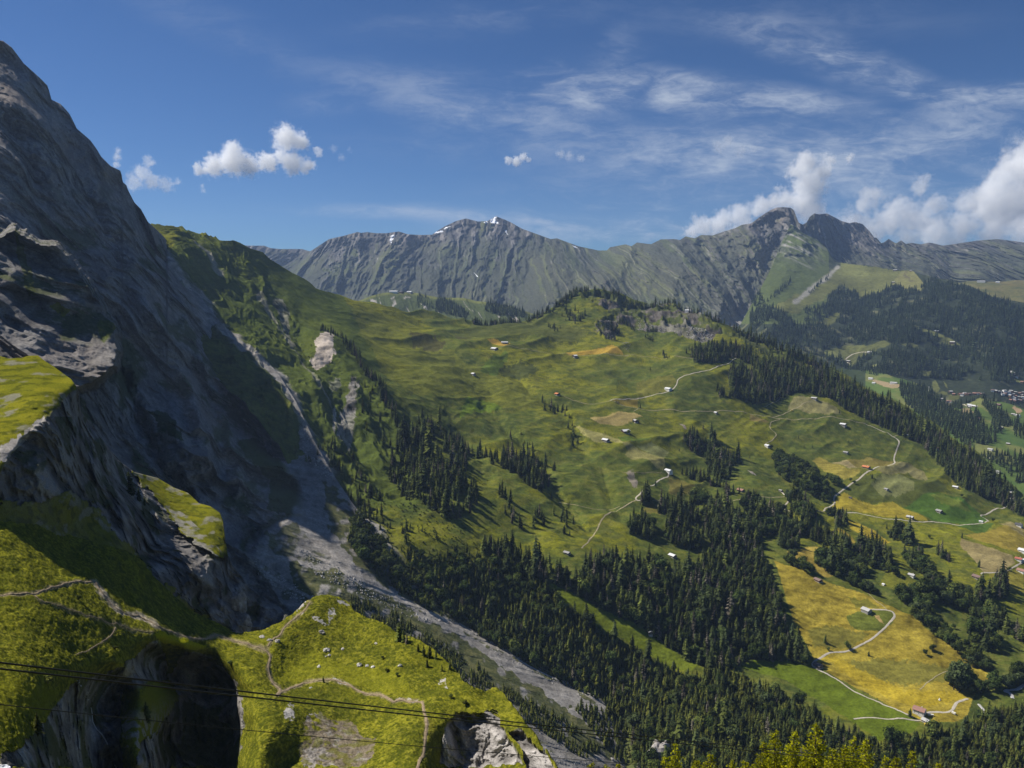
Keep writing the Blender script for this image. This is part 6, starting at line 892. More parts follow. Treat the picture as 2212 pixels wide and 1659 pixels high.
def house(sheet, px_, py_, L, wd, h, roof, wall, ang, label, kind='barn', chimney=False, base=True, name=None, detail=True, pitch=.42, group=None):
    """gabled building: the ridge runs along local x; ang turns it on the ground"""
    nm = name or {'barn': 'barn', 'hut': 'hut', 'chalet': 'chalet', 'house': 'house', 'shed': 'shed'}[kind]
    p = sheet.at(px_, py_); r = bpy.data.objects.new(nm, None); COL.objects.link(r); r.location = tuple(p); r.rotation_euler = (0, 0, math.radians(ang - (36 if -31 < ang < 1 else 0))); tag(r, label, kind, group)
    a, b = L * .46, wd * .5; rz = h + b * pitch; dn = -max(2.0, wd * .45)
    V = [(-a, -b, dn), (a, -b, dn), (a, b, dn), (-a, b, dn), (-a, -b, h), (a, -b, h), (a, b, h), (-a, b, h), (-a, 0, rz), (a, 0, rz)]
    F = [(0, 1, 5, 4), (2, 3, 7, 6), (1, 2, 6, 9, 5), (3, 0, 4, 8, 7), (4, 5, 9, 8), (6, 7, 8, 9)]
    pm('wall', V, F, WALLS[wall], r)
    if base: V, F = [], []; box(V, F, -a - .12, a + .12, -b - .12, b + .12, dn - .2, min(.9, h * .3)); pm('plinth', V, F, M_stone if wall != 'white' else M_white, r)
    o, t = (.9 if L > 8 else .5), .22; V, F = [], []
    for s in (-1, 1):
        ye, ze = s * (b + o), h - o * pitch + .06; i = len(V)
        V += [(-a - o, 0, rz + .06), (a + o, 0, rz + .06), (a + o, ye, ze), (-a - o, ye, ze), (-a - o, 0, rz + .06 + t), (a + o, 0, rz + .06 + t), (a + o, ye, ze + t), (-a - o, ye, ze + t)]
        F += [(i, i + 1, i + 2, i + 3), (i + 7, i + 6, i + 5, i + 4), (i, i + 4, i + 5, i + 1), (i + 2, i + 6, i + 7, i + 3), (i + 1, i + 5, i + 6, i + 2), (i, i + 3, i + 7, i + 4)]
    ro = pm('roof', V, F, ROOF[roof], r)
    if chimney: V, F = [], []; box(V, F, a * .35 - .45, a * .35 + .45, b * .15, b * .15 + .9, rz - 1.2, rz + 1.3); pm('chimney', V, F, M_white, ro)
    if not detail: return r
    V, F = [], []; box(V, F, a + .01, a + .09, -.5 * b * .5 - .6, -.5 * b * .5 + .6, .1, min(2.1, h * .85)); pm('door', V, F, M_door, r)
    nw = max(1, int(L / 4.5))
    for k in range(nw):
        x = -a + (k + .5) * L / nw
        for zz in ([1.2, 3.6] if h > 5 else [1.1]):
            V, F = [], []; box(V, F, x - .55, x + .55, -b - .09, -b - .02, zz, zz + 1.1); w = pm('window', V, F, M_white, r); V, F = [], []; box(V, F, x - .42, x + .42, -b - .13, -b - .095, zz + .12, zz + .98); pm('pane', V, F, M_glass, w)
    for y in (-b * .1 + .6, b * .55):
        V, F = [], []; box(V, F, a + .02, a + .09, y - .5, y + .5, h * .55, h * .55 + 1.1); w = pm('window', V, F, M_white, r); V, F = [], []; box(V, F, a + .095, a + .13, y - .38, y + .38, h * .55 + .12, h * .55 + .98); pm('pane', V, F, M_glass, w)
    return r
A1 = lambda x, y: RA([(x, y)])[0]
B1 = lambda x, y: RB([(x, y)])[0]
C1 = lambda x, y: RC([(x, y)])[0]
for sh, (hx, hy), L, wd, h, roof, wall, ang, lab, kd, ch in [
    (D, A1(65, 390), 14, 11, 4, 'orange', 'wood', -22, 'alp hut with a bright orange roof alone at the end of a thin track', 'hut', 0), (D, A1(220, 33), 15, 12, 4, 'white', 'wood', 40, 'dark hut with a pale roof edge at the lower side of the long golden field', 'hut', 0), (D, A1(1647, 60), 15, 11, 4.5, 'dark', 'wood', -15, 'dark chalet at the top end of the gravel track below the crags', 'chalet', 0), (D, A1(1048, 328), 20, 13, 4.5, 'white', 'white', -18, 'white-roofed barn at the bend of the upper gravel track', 'barn', 0),
    (D, A1(757, 590), 13, 9, 5, 'pale', 'wood', -30, 'little chalet standing between two conifers above a mown field', 'chalet', 0), (D, A1(668, 688), 20, 15, 5, 'white', 'wood', 25, 'pale-roofed alp hut with a round tree at its front', 'hut', 0), (D, A1(494, 776), 17, 12, 4, 'white', 'wood', -12, 'white-roofed hut at the edge of the straw-coloured mown strip', 'hut', 0), (D, A1(1468, 565), 9, 7, 3.5, 'white', 'wood', -20, 'tiny white-roofed hut just under the level farm track', 'hut', 0),
    (D, A1(1050, 1045), 17, 11, 5.5, 'white', 'white', -20, 'white-roofed barn where the gravel track starts down the slope', 'barn', 0), (D, A1(1688, 1262), 15, 11, 4.5, 'rust', 'wood', -14, 'barn with a reddish-brown roof beside the leafy trees', 'barn', 0), (D, A1(1273, 1408), 9, 6, 3, 'red', 'wood', -22, 'small hut with a red roof between the tree groups', 'hut', 0), (D, A1(2042, 1258), 8, 6, 3, 'grey', 'wood', -20, 'small grey hut at the top of the forked gravel drive', 'hut', 0), (D, A1(1925, 850), 13, 10, 5, 'white', 'white', -25, 'white house under a big round tree', 'house', 1),
    (D, (1090, 737), 22, 9, 4, 'white', 'wood', 2, 'long pale-roofed shed at the upper side of the small golden field', 'shed', 0), (D, (1068, 751), 22, 14, 4.5, 'white', 'wood', -10, 'white-roofed alp barn left below the small golden field', 'barn', 0), (D, (1022.5, 801.5), 12, 9, 3.5, 'white', 'wood', -15, 'small white-roofed hut alone on the wide upper alp', 'hut', 0), (D, (1487, 667.5), 26, 10, 7, 'white', 'white', 0, 'white flat building on the skyline of the wooded hilltop', 'building', 0),
    (D, (1225, 1193), 11, 7, 3, 'grey', 'wood', -42, 'grey-roofed field barn beside the lower end of the brown path', 'barn', 0), (D, (1453, 1196), 13, 9, 3.5, 'white', 'wood', -55, 'barn with a bright white roof at the upper edge of the dark wood', 'barn', 0), (D, (1404, 1371), 8, 6, 4.5, 'grey', 'wood', -80, 'narrow grey hut on the bright strip meadow below the wood', 'hut', 0),
    (D, B1(517, 435), 17, 11, 4.5, 'pale', 'wood', -8, 'pale-roofed barn on the dry meadow under the ridge forest', 'barn', 0), (D, B1(752, 620), 16, 12, 4, 'white', 'wood', -10, 'white-roofed barn just below the level farm track on the right', 'barn', 0), (D, B1(1266, 670), 17, 9, 4, 'white', 'wood', -4, 'long white-roofed barn at the forest edge above the gravel road', 'barn', 0), (D, B1(775, 812), 12, 9, 3.2, 'grey', 'wood', -10, 'grey hut on the olive slope above the mown parcels', 'hut', 0), (D, B1(937, 975), 18, 12, 4.5, 'orange', 'brown', -16, 'chalet with an orange roof beside the gravel road', 'chalet', 1),
    (D, B1(1102, 1133), 9, 7, 3, 'grey', 'wood', -30, 'small grey hut in the pale mown circle', 'hut', 0), (D, B1(1662, 1074), 13, 8, 3.2, 'white', 'wood', -14, 'white-roofed hut on the yellowish patch below the forest tip', 'hut', 0), (D, B1(1295, 1326), 14, 10, 4.5, 'pale', 'brown', -14, 'pale-roofed barn right beside the curving lane', 'barn', 0), (D, B1(1530, 1278), 13, 10, 4, 'grey', 'wood', -28, 'dark timber barn in the middle of the bright green meadow', 'barn', 0), (D, B1(2102, 1166), 16, 12, 6, 'grey', 'wood', -20, 'large grey-roofed farmhouse at the forest tip by the road', 'house', 1), (D, B1(2132, 1198), 17, 9, 4, 'white', 'white', -12, 'white-roofed annex in front of the large grey farmhouse', 'shed', 0),
    (D, B1(813, 1180), 7, 5, 3, 'dark', 'wood', -10, 'small dark shed at the left tip of the yellow meadow', 'shed', 0), (D, B1(1869, 1339), 8, 6, 2.6, 'white', 'white', -5, 'little white hut inside the sharp bend of the lane', 'hut', 0), (D, B1(2172, 1390), 14, 11, 4.5, 'dark', 'white', -14, 'dark-roofed chalet by the dry bank at the right edge', 'chalet', 1), (D, B1(1512, 782), 9, 7, 3, 'brown', 'wood', -15, 'small brown hut beside a tree under the ridge forest', 'hut', 0),
    (D, C1(549, 672), 13, 8.5, 4, 'brown', 'brown', -28, 'brown barn on the upper golden meadow', 'barn', 0), (D, C1(940, 905), 14, 11, 5, 'pale', 'stone', -24, 'pale-roofed stone barn inside the loop of the track', 'barn', 0), (D, C1(550, 1350), 12, 8.5, 3.8, 'dark', 'wood', -26, 'dark-roofed barn at the corner of the golden meadow beside the track', 'barn', 0), (D, C1(1307, 600), 11, 8, 3.2, 'pale', 'white', -20, 'pale-roofed chalet in a clearing between the hedgerows', 'chalet', 1), (D, C1(1080, 682), 5, 4, 2.4, 'white', 'white', -30, 'tiny white shed alone on the steep green meadow', 'shed', 0), (D, C1(1832, 628), 14, 11, 4, 'brown', 'wood', -26, 'broad brown-roofed chalet at the end of the pale lane', 'chalet', 0),
    (D, C1(2200, 440), 15, 12, 6, 'white', 'white', -20, 'white house highest of the hamlet at the right edge', 'house', 1), (D, C1(2168, 498), 12, 9, 5, 'red', 'white', -12, 'house with a pinkish roof in the hamlet at the right edge', 'house', 1), (D, C1(2205, 505), 9, 7, 3.5, 'white', 'white', -12, 'white-roofed garage beside the pinkish roof in the hamlet', 'shed', 0), (D, C1(2190, 590), 14, 11, 4.5, 'rust', 'white', -24, 'house with a reddish-brown roof below the lane at the right edge', 'house', 0), (D, C1(1000, 297), 7, 5, 2.6, 'white', 'white', -14, 'small white shed at the foot of the striped yellow field', 'shed', 0),
    (D, RG([(345, 690)])[0], 15, 11.5, 5.5, 'rust', 'white', -8, 'farmhouse with a big reddish-brown roof at the foot of the golden meadow', 'house', 1), (D, RG([(465, 830)])[0], 9, 7, 3, 'pale', 'wood', -28, 'pale-roofed shed in front of the brown-roofed farmhouse', 'shed', 0),
    (B, R4([(795, 1508)])[0], 22, 14, 6, 'pale', 'wood', -10, 'chalet beside the hairpin of the far valley road', 'chalet', 0), (B, R4([(742, 1500)])[0], 16, 11, 5, 'pale', 'wood', -20, 'small chalet left of the far road hairpin', 'chalet', 0), (B, R4([(965, 1436)])[0], 24, 14, 6, 'white', 'white', -8, 'white house at the upper end of the far valley road', 'house', 0), (B, R4([(1635, 1356)])[0], 28, 17, 6, 'pale', 'wood', -10, 'pale-roofed barn at the right end of the long far clearing', 'barn', 0), (B, R4([(1505, 1265)])[0], 26, 12, 5, 'white', 'wood', 0, 'white-roofed shed at the upper edge of the long far clearing', 'shed', 0), (B, R4([(555, 1197)])[0], 22, 12, 5, 'rust', 'wood', 0, 'hut at the lower left corner of the far oval clearing', 'hut', 0), (B, R4([(1172, 773)])[0], 30, 14, 6, 'pale', 'wood', 0, 'pale hut on the crest of the bald shoulder', 'hut', 0), (B, R4([(1155, 870)])[0], 22, 12, 5, 'pale', 'wood', -10, 'hut at the lower rim of the bald shoulder', 'hut', 0),
    (B, R4([(1300, 776)])[0], 18, 12, 5, 'pale', 'wood', -10, 'small hut at the right end of the bald shoulder crest', 'hut', 0), (Q, R4([(1865, 868)])[0], 60, 22, 9, 'pale', 'white', 0, 'mountain lodge on the skyline of the far right alp', 'building', 0), (Q, R4([(2000, 868)])[0], 30, 16, 6, 'white', 'white', 0, 'small white hut on the skyline right of the mountain lodge', 'hut', 0),
    (Z, (850, 632.5), 52, 20, 9, 'white', 'white', 2, 'long white lift station building, left on the small far ridge', 'building', 0), (Z, (867, 633), 30, 18, 8, 'dark', 'wood', -4, 'dark middle building of the lift station on the far ridge', 'building', 0), (Z, (885, 633.5), 40, 18, 9, 'white', 'stone', 0, 'right hand pale building of the lift station on the far ridge', 'building', 0),
    (V, RE([(730, 880)])[0], 24, 16, 6, 'pale', 'wood', -8, 'pale-roofed farm beside a forked lane in the far valley', 'house', 0), (V, RE([(880, 905)])[0], 24, 14, 7, 'rust', 'white', -25, 'brownish-roofed house on the meadow edge in the far valley', 'house', 0), (V, RE([(1240, 960)])[0], 18, 13, 6, 'pale', 'wood', -10, 'upper house of the farm on the far green knoll', 'house', 0), (V, RE([(1275, 1000)])[0], 30, 16, 6, 'white', 'wood', -14, 'long pale-roofed barn of the farm on the far green knoll', 'barn', 0), (V, RE([(1350, 1015)])[0], 16, 10, 4, 'white', 'wood', -10, 'small shed right of the barn on the far green knoll', 'shed', 0), (V, RE([(1250, 1040)])[0], 14, 10, 4, 'pale', 'wood', -10, 'shed below the barn on the far green knoll', 'shed', 0), (V, RE([(1760, 975)])[0], 20, 15, 6, 'brown', 'wood', -20, 'dark house on the far green slope right of the knoll', 'house', 0), (V, RE([(2090, 1190)])[0], 22, 16, 6, 'pale', 'white', -15, 'pale-roofed house low on the far green slope', 'house', 0), (V, RE([(2020, 1170)])[0], 14, 10, 5, 'pale', 'wood', -15, 'small shed left of the low house on the far green slope', 'shed', 0), (V, RE([(1390, 1260)])[0], 18, 13, 5, 'rust', 'white', -20, 'house half hidden among the firs below the far knoll', 'house', 0), (V, RE([(1780, 1415)])[0], 22, 14, 5, 'grey', 'wood', -15, 'grey-roofed house at the lower end of the far fir belt', 'house', 0), (V, RE([(560, 820)])[0], 22, 12, 5, 'brown', 'wood', -20, 'barn below the tall mast in the far valley', 'barn', 0),
    (V, B1(1940, 822), 16, 12, 5, 'pale', 'white', -18, 'house in the clearing behind the ridge forest', 'house', 0), (V, B1(2003, 980), 16, 12, 5, 'grey', 'white', -10, 'grey-roofed farm in the lower clearing behind the ridge forest', 'house', 0), (V, B1(2085, 756), 12, 8, 4, 'pale', 'wood', -15, 'little barn on the open slope at the far right', 'barn', 0), (V, B1(1000, 262), 16, 10, 5, 'white', 'white', -8, 'small white farm at the left of the dry field behind the forest', 'house', 0), (V, B1(1160, 270), 34, 14, 6, 'pale', 'white', -6, 'long pale building on the dry field behind the forest', 'building', 0), (V, B1(975, 232), 22, 14, 6, 'white', 'white', -8, 'white-roofed house at the wood edge above the dry field', 'house', 0)]:
    far = hy < 700 or sh in (V, Q, Z, B); house(sh, hx, hy, L, wd, h, roof, wall, ang, lab, kd if kd != 'building' else 'building', bool(ch), not far, 'building' if kd == 'building' else None, detail=not far)
# the village in the far valley: small houses of one kind
random.seed(4)
vp = [(1650, 735), (1705, 748), (1750, 760), (1800, 775), (1860, 745), (1880, 790), (1930, 770), (1985, 750), (2010, 800), (2060, 770), (2140, 780), (2190, 770), (2180, 815), (1830, 800), (1950, 830), (2000, 850), (2060, 830), (2120, 850), (2190, 860), (2030, 880), (2090, 900), (2150, 915), (1975, 905), (2050, 920), (1150, 790), (1110, 815), (1170, 800), (1330, 790), (1390, 795), (1450, 800), (1480, 800), (900, 755), (960, 800), (2010, 430), (2035, 460), (1990, 400), (2180, 590), (2070, 490), (1075, 800), (1230, 800)]
for k, (a, b) in enumerate(vp):
    x_, y_ = RE([(a, b)])[0]; sh = V if y_ > np.interp(x_, V.xs, V.yt) + 1 else B
    house(sh, x_, y_, random.uniform(13, 21), random.uniform(11, 15), random.uniform(5, 8), random.choice(['pale', 'brown', 'grey', 'rust', 'grey', 'dark']), random.choice(['white', 'wood', 'brown', 'wood']), random.uniform(-35, 15), 'small house of the village scattered below the wooded spur', 'house', False, False, 'village_house', False, group='houses of the far village')
# mast, trailer, small things round the farm
def thing(name, label, cat, loc, rot=0): r = bpy.data.objects.new(name, None); COL.objects.link(r); r.location = tuple(loc); r.rotation_euler = (0, 0, math.radians(rot)); return tag(r, label, cat)
p = V.at(*RE([(510, 790)])[0]); r = thing('radio_mast', 'thin white mast rising from the firs in the far valley', 'mast', p)
t = TB(); t.cone(-3, 36, 1.3, .7, 8, (1, 1, 1)); r2 = link('pole', t.mesh('pole', [M_white]), r)
for z in (17, 34): t = TB(); t.cone(z, z + 2.2, 2.4, 2.4, 8, (1, 1, 1)); link('platform', t.mesh('platform', [M_white]), r)
def trailer(loc, L, rot, label, mat, name='trailer', cat='trailer'):
    r = thing(name, label, cat, loc, rot); V_, F_ = [], []; box(V_, F_, -L / 2, L / 2, -1.2, 1.2, .8, 2.9); pm('body', V_, F_, mat, r)
    for x in (-L * .2, L * .2):
        for s in (-1, 1):
            t = TB(); t.cone(-.12, .12, .45, .45, 10, (.02, .02, .02)); o = link('wheel', t.mesh('wheel', [M_door]), r, (x, s * 1.1, .45)); o.rotation_euler = (math.pi / 2, 0, 0)
M_cream = flat_mat('cream_paint', (.70, .67, .58), .5, .4); M_yel = flat_mat('yellow_paint', (.60, .42, .04), .5, .4); M_car = flat_mat('dark_car_paint', (.03, .035, .04), .3, .5); M_silv = flat_mat('silver_car_paint', (.35, .36, .37), .3, .5)
trailer(D.at(*RG([(548, 738)])[0]), 7, -20, 'white flat trailer beside the brown-roofed farmhouse', M_cream); trailer(D.at(*RG([(960, 700)])[0]), 5, -60, 'white caravan below the bend of the farm drive', M_cream, 'caravan', 'caravan'); trailer(D.at(*RG([(465, 890)])[0]), 4, -10, 'yellow hay wagon below the pale-roofed farm shed', M_yel, 'hay_wagon', 'wagon'); trailer(D.at(*RB([(340, 482)])[0]), 6, -12, 'yellow hay wagon on the dry meadow track under the ridge forest', M_yel, 'hay_wagon', 'wagon')
p = D.at(*RG([(708, 440)])[0]); r = thing('tent', 'small white pointed tent alone on the golden meadow', 'tent', p); t = TB(); t.cone(-.2, 3.4, 1.9, .05, 6, (1, 1, 1)); link('canvas', t.mesh('canvas', [M_white]), r); V_, F_ = [], []; box(V_, F_, 1.2, 1.5, -.4, .4, 0, 1.4); pm('door_flap', V_, F_, M_cream, r)
def car(loc, rot, label, mat):
    r = thing('parked_car', label, 'car', loc, rot); V_ = [(x, y, z) for z, xs_, w in ((.35, (-2.1, 2.1), .85), (.85, (-2.15, 2.1), .88), (.95, (-1.9, 1.0), .82), (1.5, (-1.5, .45), .68)) for x, y in ((xs_[0], -w), (xs_[1], -w), (xs_[1], w), (xs_[0], w))]
    pm('body', V_, [(3, 2, 1, 0), (12, 13, 14, 15)] + [(4 * k + i, 4 * k + (i + 1) % 4, 4 * k + 4 + (i + 1) % 4, 4 * k + 4 + i) for k in (0, 1, 2) for i in range(4)], mat, r)
    for x in (-1.3, 1.3):
        for s in (-1, 1): t = TB(); t.cone(-.1, .1, .34, .34, 10, (.02, .02, .02)); o = link('wheel', t.mesh('wheel', [M_door]), r, (x, s * .82, .34)); o.rotation_euler = (math.pi / 2, 0, 0)
for (x_, y_), rot, lab, mt in ((grid(1296, 702, .12206, [(283, 1338)])[0], -10, 'dark car parked left at the point where two farm tracks meet', M_car), (grid(1296, 702, .12206, [(318, 1341)])[0], -10, 'silver car parked right beside the dark one where the tracks meet', M_silv), (grid(1296, 702, .12206, [(684, 1390)])[0], -8, 'dark car parked by the tree at the tip of the triangular meadow', M_car)): car(D.at(x_, y_) + np.array([0, 0, .4]), rot, lab, mt)
# ------------------------------------------------------------------ boulders
M_boulder = mat_terrain('boulder_stone', .8, 1.2, .9, .3, .6)
def boulder(loc, r_, seed, label, flat=.7, col=(.36, .34, .31), group=None, rot=None):
    n, m = 22, 14; u = np.linspace(0, 2 * np.pi, n, endpoint=False); v = np.linspace(.02, np.pi - .02, m); U, Vv = np.meshgrid(u, v); d = np.stack([np.sin(Vv) * np.cos(U), np.sin(Vv) * np.sin(U), np.cos(Vv)], -1)
    k = 1 + .33 * fbm(d[..., 0] * 1.3 + seed, d[..., 1] * 1.3, d[..., 2] * 1.3, 3, seed) + .12 * fbm(d[..., 0] * 5, d[..., 1] * 5 + seed, d[..., 2] * 5, 3, seed + 3)
    P = d * k[..., None] * r_ * np.array([1.1, .9, flat]); c = np.float32(col) * (1 + .4 * fbm(P[..., 0] * 2 / r_, P[..., 1] * 2 / r_, P[..., 2] * 3 / r_, 4, seed))[..., None]
    ii = np.arange(n * m).reshape(m, n); F = np.stack([ii[:-1], ii[1:], np.roll(ii[1:], -1, 1), np.roll(ii[:-1], -1, 1)], -1).reshape(-1, 4)
    o = link('boulder', np_mesh('boulder', P, F, c, False, [M_boulder]), None, tuple(loc)); o.rotation_euler = (0, 0, rng.uniform(0, 6)); return tag(o, label, 'boulder', group)
for k, (sh, (x_, y_), r_, lab, fl, col) in enumerate([(Gs, R7([(515, 690)])[0], 1.5, 'grey boulder on the upper flank of the knoll', .7, (.34, .32, .29)), (Gs, R7([(140, 765)])[0], 1.1, 'pale stone beside the path at the foot of the knoll', .8, (.40, .37, .34)), (Gs, R7([(198, 775)])[0], 1.4, 'flat stone right of the path at the foot of the knoll', .5, (.40, .37, .33)), (Gs, R7([(88, 732)])[0], 1.3, 'low pale rock left of the path in the saddle', .4, (.42, .39, .35)), (Gs, R7([(548, 815)])[0], 1.5, 'largest white rock at the middle left of the knoll', .6, (.55, .53, .50)), (Gs, R7([(570, 846)])[0], .8, 'small white stone below the largest white rock', .6, (.55, .53, .50)), (Gs, R7([(547, 856)])[0], .5, 'tiny white stone left below the largest white rock', .6, (.55, .53, .50)), (Gs, R7([(667, 800)])[0], .7, 'white stone right of the largest white rock', .8, (.55, .52, .49)), (Gs, R7([(497, 937)])[0], .9, 'round white boulder alone on the lower knoll meadow', .8, (.58, .56, .52)), (Gs, R7([(786, 930)])[0], 1.2, 'white rock left in the row across the knoll', .7, (.55, .53, .50)), (Gs, R7([(842, 932)])[0], .8, 'flat white rock in the middle of the row across the knoll', .4, (.52, .50, .47)), (Gs, R7([(888, 944)])[0], .9, 'white rock at the right of the row across the knoll', .8, (.56, .54, .50)), (Gs, R7([(1080, 938)])[0], .9, 'pointed white rock on the right side of the knoll', 1.1, (.56, .54, .50)), (Gs, R7([(905, 765)])[0], .8, 'flat stone in the high middle of the knoll', .4, (.42, .39, .33)), (Gs, R7([(438, 1092)])[0], .6, 'white stone between the footpath and the cables', .7, (.56, .54, .50)),
        (Fl, R6([(1705, 470)])[0], 5, 'pale rock pinnacle leaning on the foot of the buttress', 1.5, (.30, .28, .26)), (Fl, R6([(1775, 625)])[0], 3, 'pale rock column at the bottom of the dark cleft', 1.8, (.34, .32, .30)), (Wl, (1322, 1640), 2.0, 'round stone on the lower scree', .8, (.33, .31, .29)), (Wl, R7([(1495, 838)])[0], 3.2, 'dark boulder on the scree beyond the knoll', .9, (.25, .235, .22)), (D, (1424, 1632), 15, 'huge flat-topped grey boulder behind the broad larch', 1.25, (.33, .30, .275)), (Wl, R6([(1880, 215)])[0], 4, 'block on the torrent bed beyond the buttress', .7, (.32, .30, .28))]):
    boulder(sh.at(x_, y_), r_, k + 2, lab, fl, col)
# loose rubble along the torrent, too many stones to count
def rubble(sheet, poly, n, r0, r1, col):
    q = np.array(poly); X = rng.uniform(q[:, 0].min(), q[:, 0].max(), n); Y = rng.uniform(q[:, 1].min(), q[:, 1].max(), n); m = inpoly(X, Y, poly); P = sheet.at(X[m], Y[m]); k = len(P)
    base = np.array([(1, 0, 0), (-1, 0, 0), (0, 1, 0), (0, -1, 0), (0, 0, 1), (0, 0, -1)], float); fc = np.array([(0, 2, 4), (2, 1, 4), (1, 3, 4), (3, 0, 4), (2, 0, 5), (1, 2, 5), (3, 1, 5), (0, 3, 5)])
    r_ = np.exp(rng.uniform(np.log(r0), np.log(r1), k)); V_ = P[:, None] + base[None] * r_[:, None, None] * rng.uniform(.5, 1.3, (k, 6, 1)) + rng.normal(0, .15, (k, 6, 3)) * r_[:, None, None]
    return V_.reshape(-1, 3), (fc[None] + 6 * np.arange(k)[:, None, None]).reshape(-1, 3), np.repeat(np.float32(col) * rng.uniform(.6, 1.4, (k, 1)).astype(np.float32), 6, 0)
parts = [rubble(Wl, p, n, a, b, c) for p, n, a, b, c in ((([(640, 1180), (720, 1220), (820, 1280), (920, 1322), (980, 1350), (900, 1340), (780, 1290), (680, 1240)]), 2600, .5, 2.2, (.36, .34, .31)), (([(540, 1205), (620, 1250), (700, 1305), (820, 1370), (760, 1360), (640, 1300), (560, 1250)]), 2200, .5, 2.4, (.33, .315, .29)), (([(760, 1095), (830, 1150), (900, 1230), (860, 1230), (780, 1160)]), 1500, .6, 2.6, (.30, .285, .26)), (([(560, 800), (640, 880), (720, 1030), (690, 1030), (600, 900)]), 1500, .8, 3.2, (.33, .31, .28)), (([(900, 1400), (1100, 1530), (1300, 1660), (1200, 1690), (1000, 1560)]), 3500, .3, 1.2, (.30, .285, .265)), (([(1000, 1345), (1160, 1430), (1300, 1510), (1240, 1500), (1080, 1420)]), 2200, .4, 1.6, (.44, .41, .37)))]
off = 0; Vs, Fs, Cs = [], [], []
for V_, F_, c_ in parts: Vs.append(V_); Fs.append(F_ + off); Cs.append(c_); off += len(V_)
tag(link('rubble', np_mesh('rubble', np.concatenate(Vs), np.concatenate(Fs), np.concatenate(Cs), False, [M_boulder])), kind='stuff')
parts = [rubble(D, R3(p), n, a, b, c) for p, n, a, b, c in (([(1240, 1290), (1440, 1400), (1430, 1460), (1330, 1470), (1200, 1420)], 1500, .8, 2.8, (.34, .32, .30)), ([(760, 1280), (900, 1300), (1100, 1380), (900, 1390), (780, 1370)], 900, .8, 2.2, (.30, .285, .27)), ([(400, 1320), (520, 1290), (560, 1440), (470, 1430)], 700, .8, 2.2, (.24, .225, .21)), ([(640, 1480), (720, 1500), (700, 1560), (630, 1540)], 160, .8, 2., (.2, .19, .17)))]
off = 0; Vs, Fs, Cs = [], [], []
for V_, F_, c_ in parts: Vs.append(V_); Fs.append(F_ + off); Cs.append(c_); off += len(V_)
tag(link('scree_blocks', np_mesh('scree_blocks', np.concatenate(Vs), np.concatenate(Fs), np.concatenate(Cs), False, [M_boulder])), kind='stuff')

# ------------------------------------------------------------------ cableway ropes hanging across the view
M_rope = flat_mat('steel_rope', (.018, .017, .016), .6, .3)
def cable(pts, r_, label, d0, d1):
    xs_ = np.linspace(-420, 2420, 160); q = np.array(pts, float); co = np.polyfit(q[:, 0], q[:, 1], 2); ys_ = np.polyval(co, xs_)
    disp = np.maximum(1 / d0 + (1 / d1 - 1 / d0) * xs_ / 1620.0, 1 / 900.0); P = topoint(xs_, ys_, solve_s(xs_, ys_, 1 / disp)); n = len(P)
    T = np.gradient(P, axis=0); T /= np.linalg.norm(T, axis=1, keepdims=True); e1 = np.cross(T, [0, 0, 1.0]); e1 /= np.linalg.norm(e1, axis=1, keepdims=True); e2 = np.cross(T, e1)
    V_ = np.concatenate([P + r_ * (e1 * math.cos(a) + e2 * math.sin(a)) for a in np.linspace(0, 2 * np.pi, 8, endpoint=False)]); F_ = [(i + k * n, i + 1 + k * n, i + 1 + ((k + 1) % 8) * n, i + ((k + 1) % 8) * n) for k in range(8) for i in range(n - 1)]
    tag(link('cable', np_mesh('cable', V_, F_, None, True, [M_rope])), label, 'cable')
cable([(0, 1431), (330, 1472), (664, 1509), (1204, 1569.5), (1620, 1615), (2021, 1655)], .034, 'upper of the two thick black cables close together', 26, 67); cable([(0, 1444), (330, 1484), (664, 1518.5), (1204, 1578), (1620, 1622), (1960, 1656)], .034, 'lower of the two thick black cables close together', 25.7, 66); cable([(0, 1522), (664, 1589), (1204, 1639), (1446, 1656)], .017, 'thin black cable hanging below the thick pair', 26, 60)
# snowy-white ledge of the station wall at the very corner
s = solve_s(4, 1655, 30.0); p = topoint(np.float64(4.0), np.float64(1655.0), s); o = boulder(p + np.array([-.35, 0, -.25]), .45, 77, 'white rounded stone ledge at the very bottom left corner', .6, (.85, .85, .84)); o.name = 'stone_ledge'; o['category'] = 'ledge'

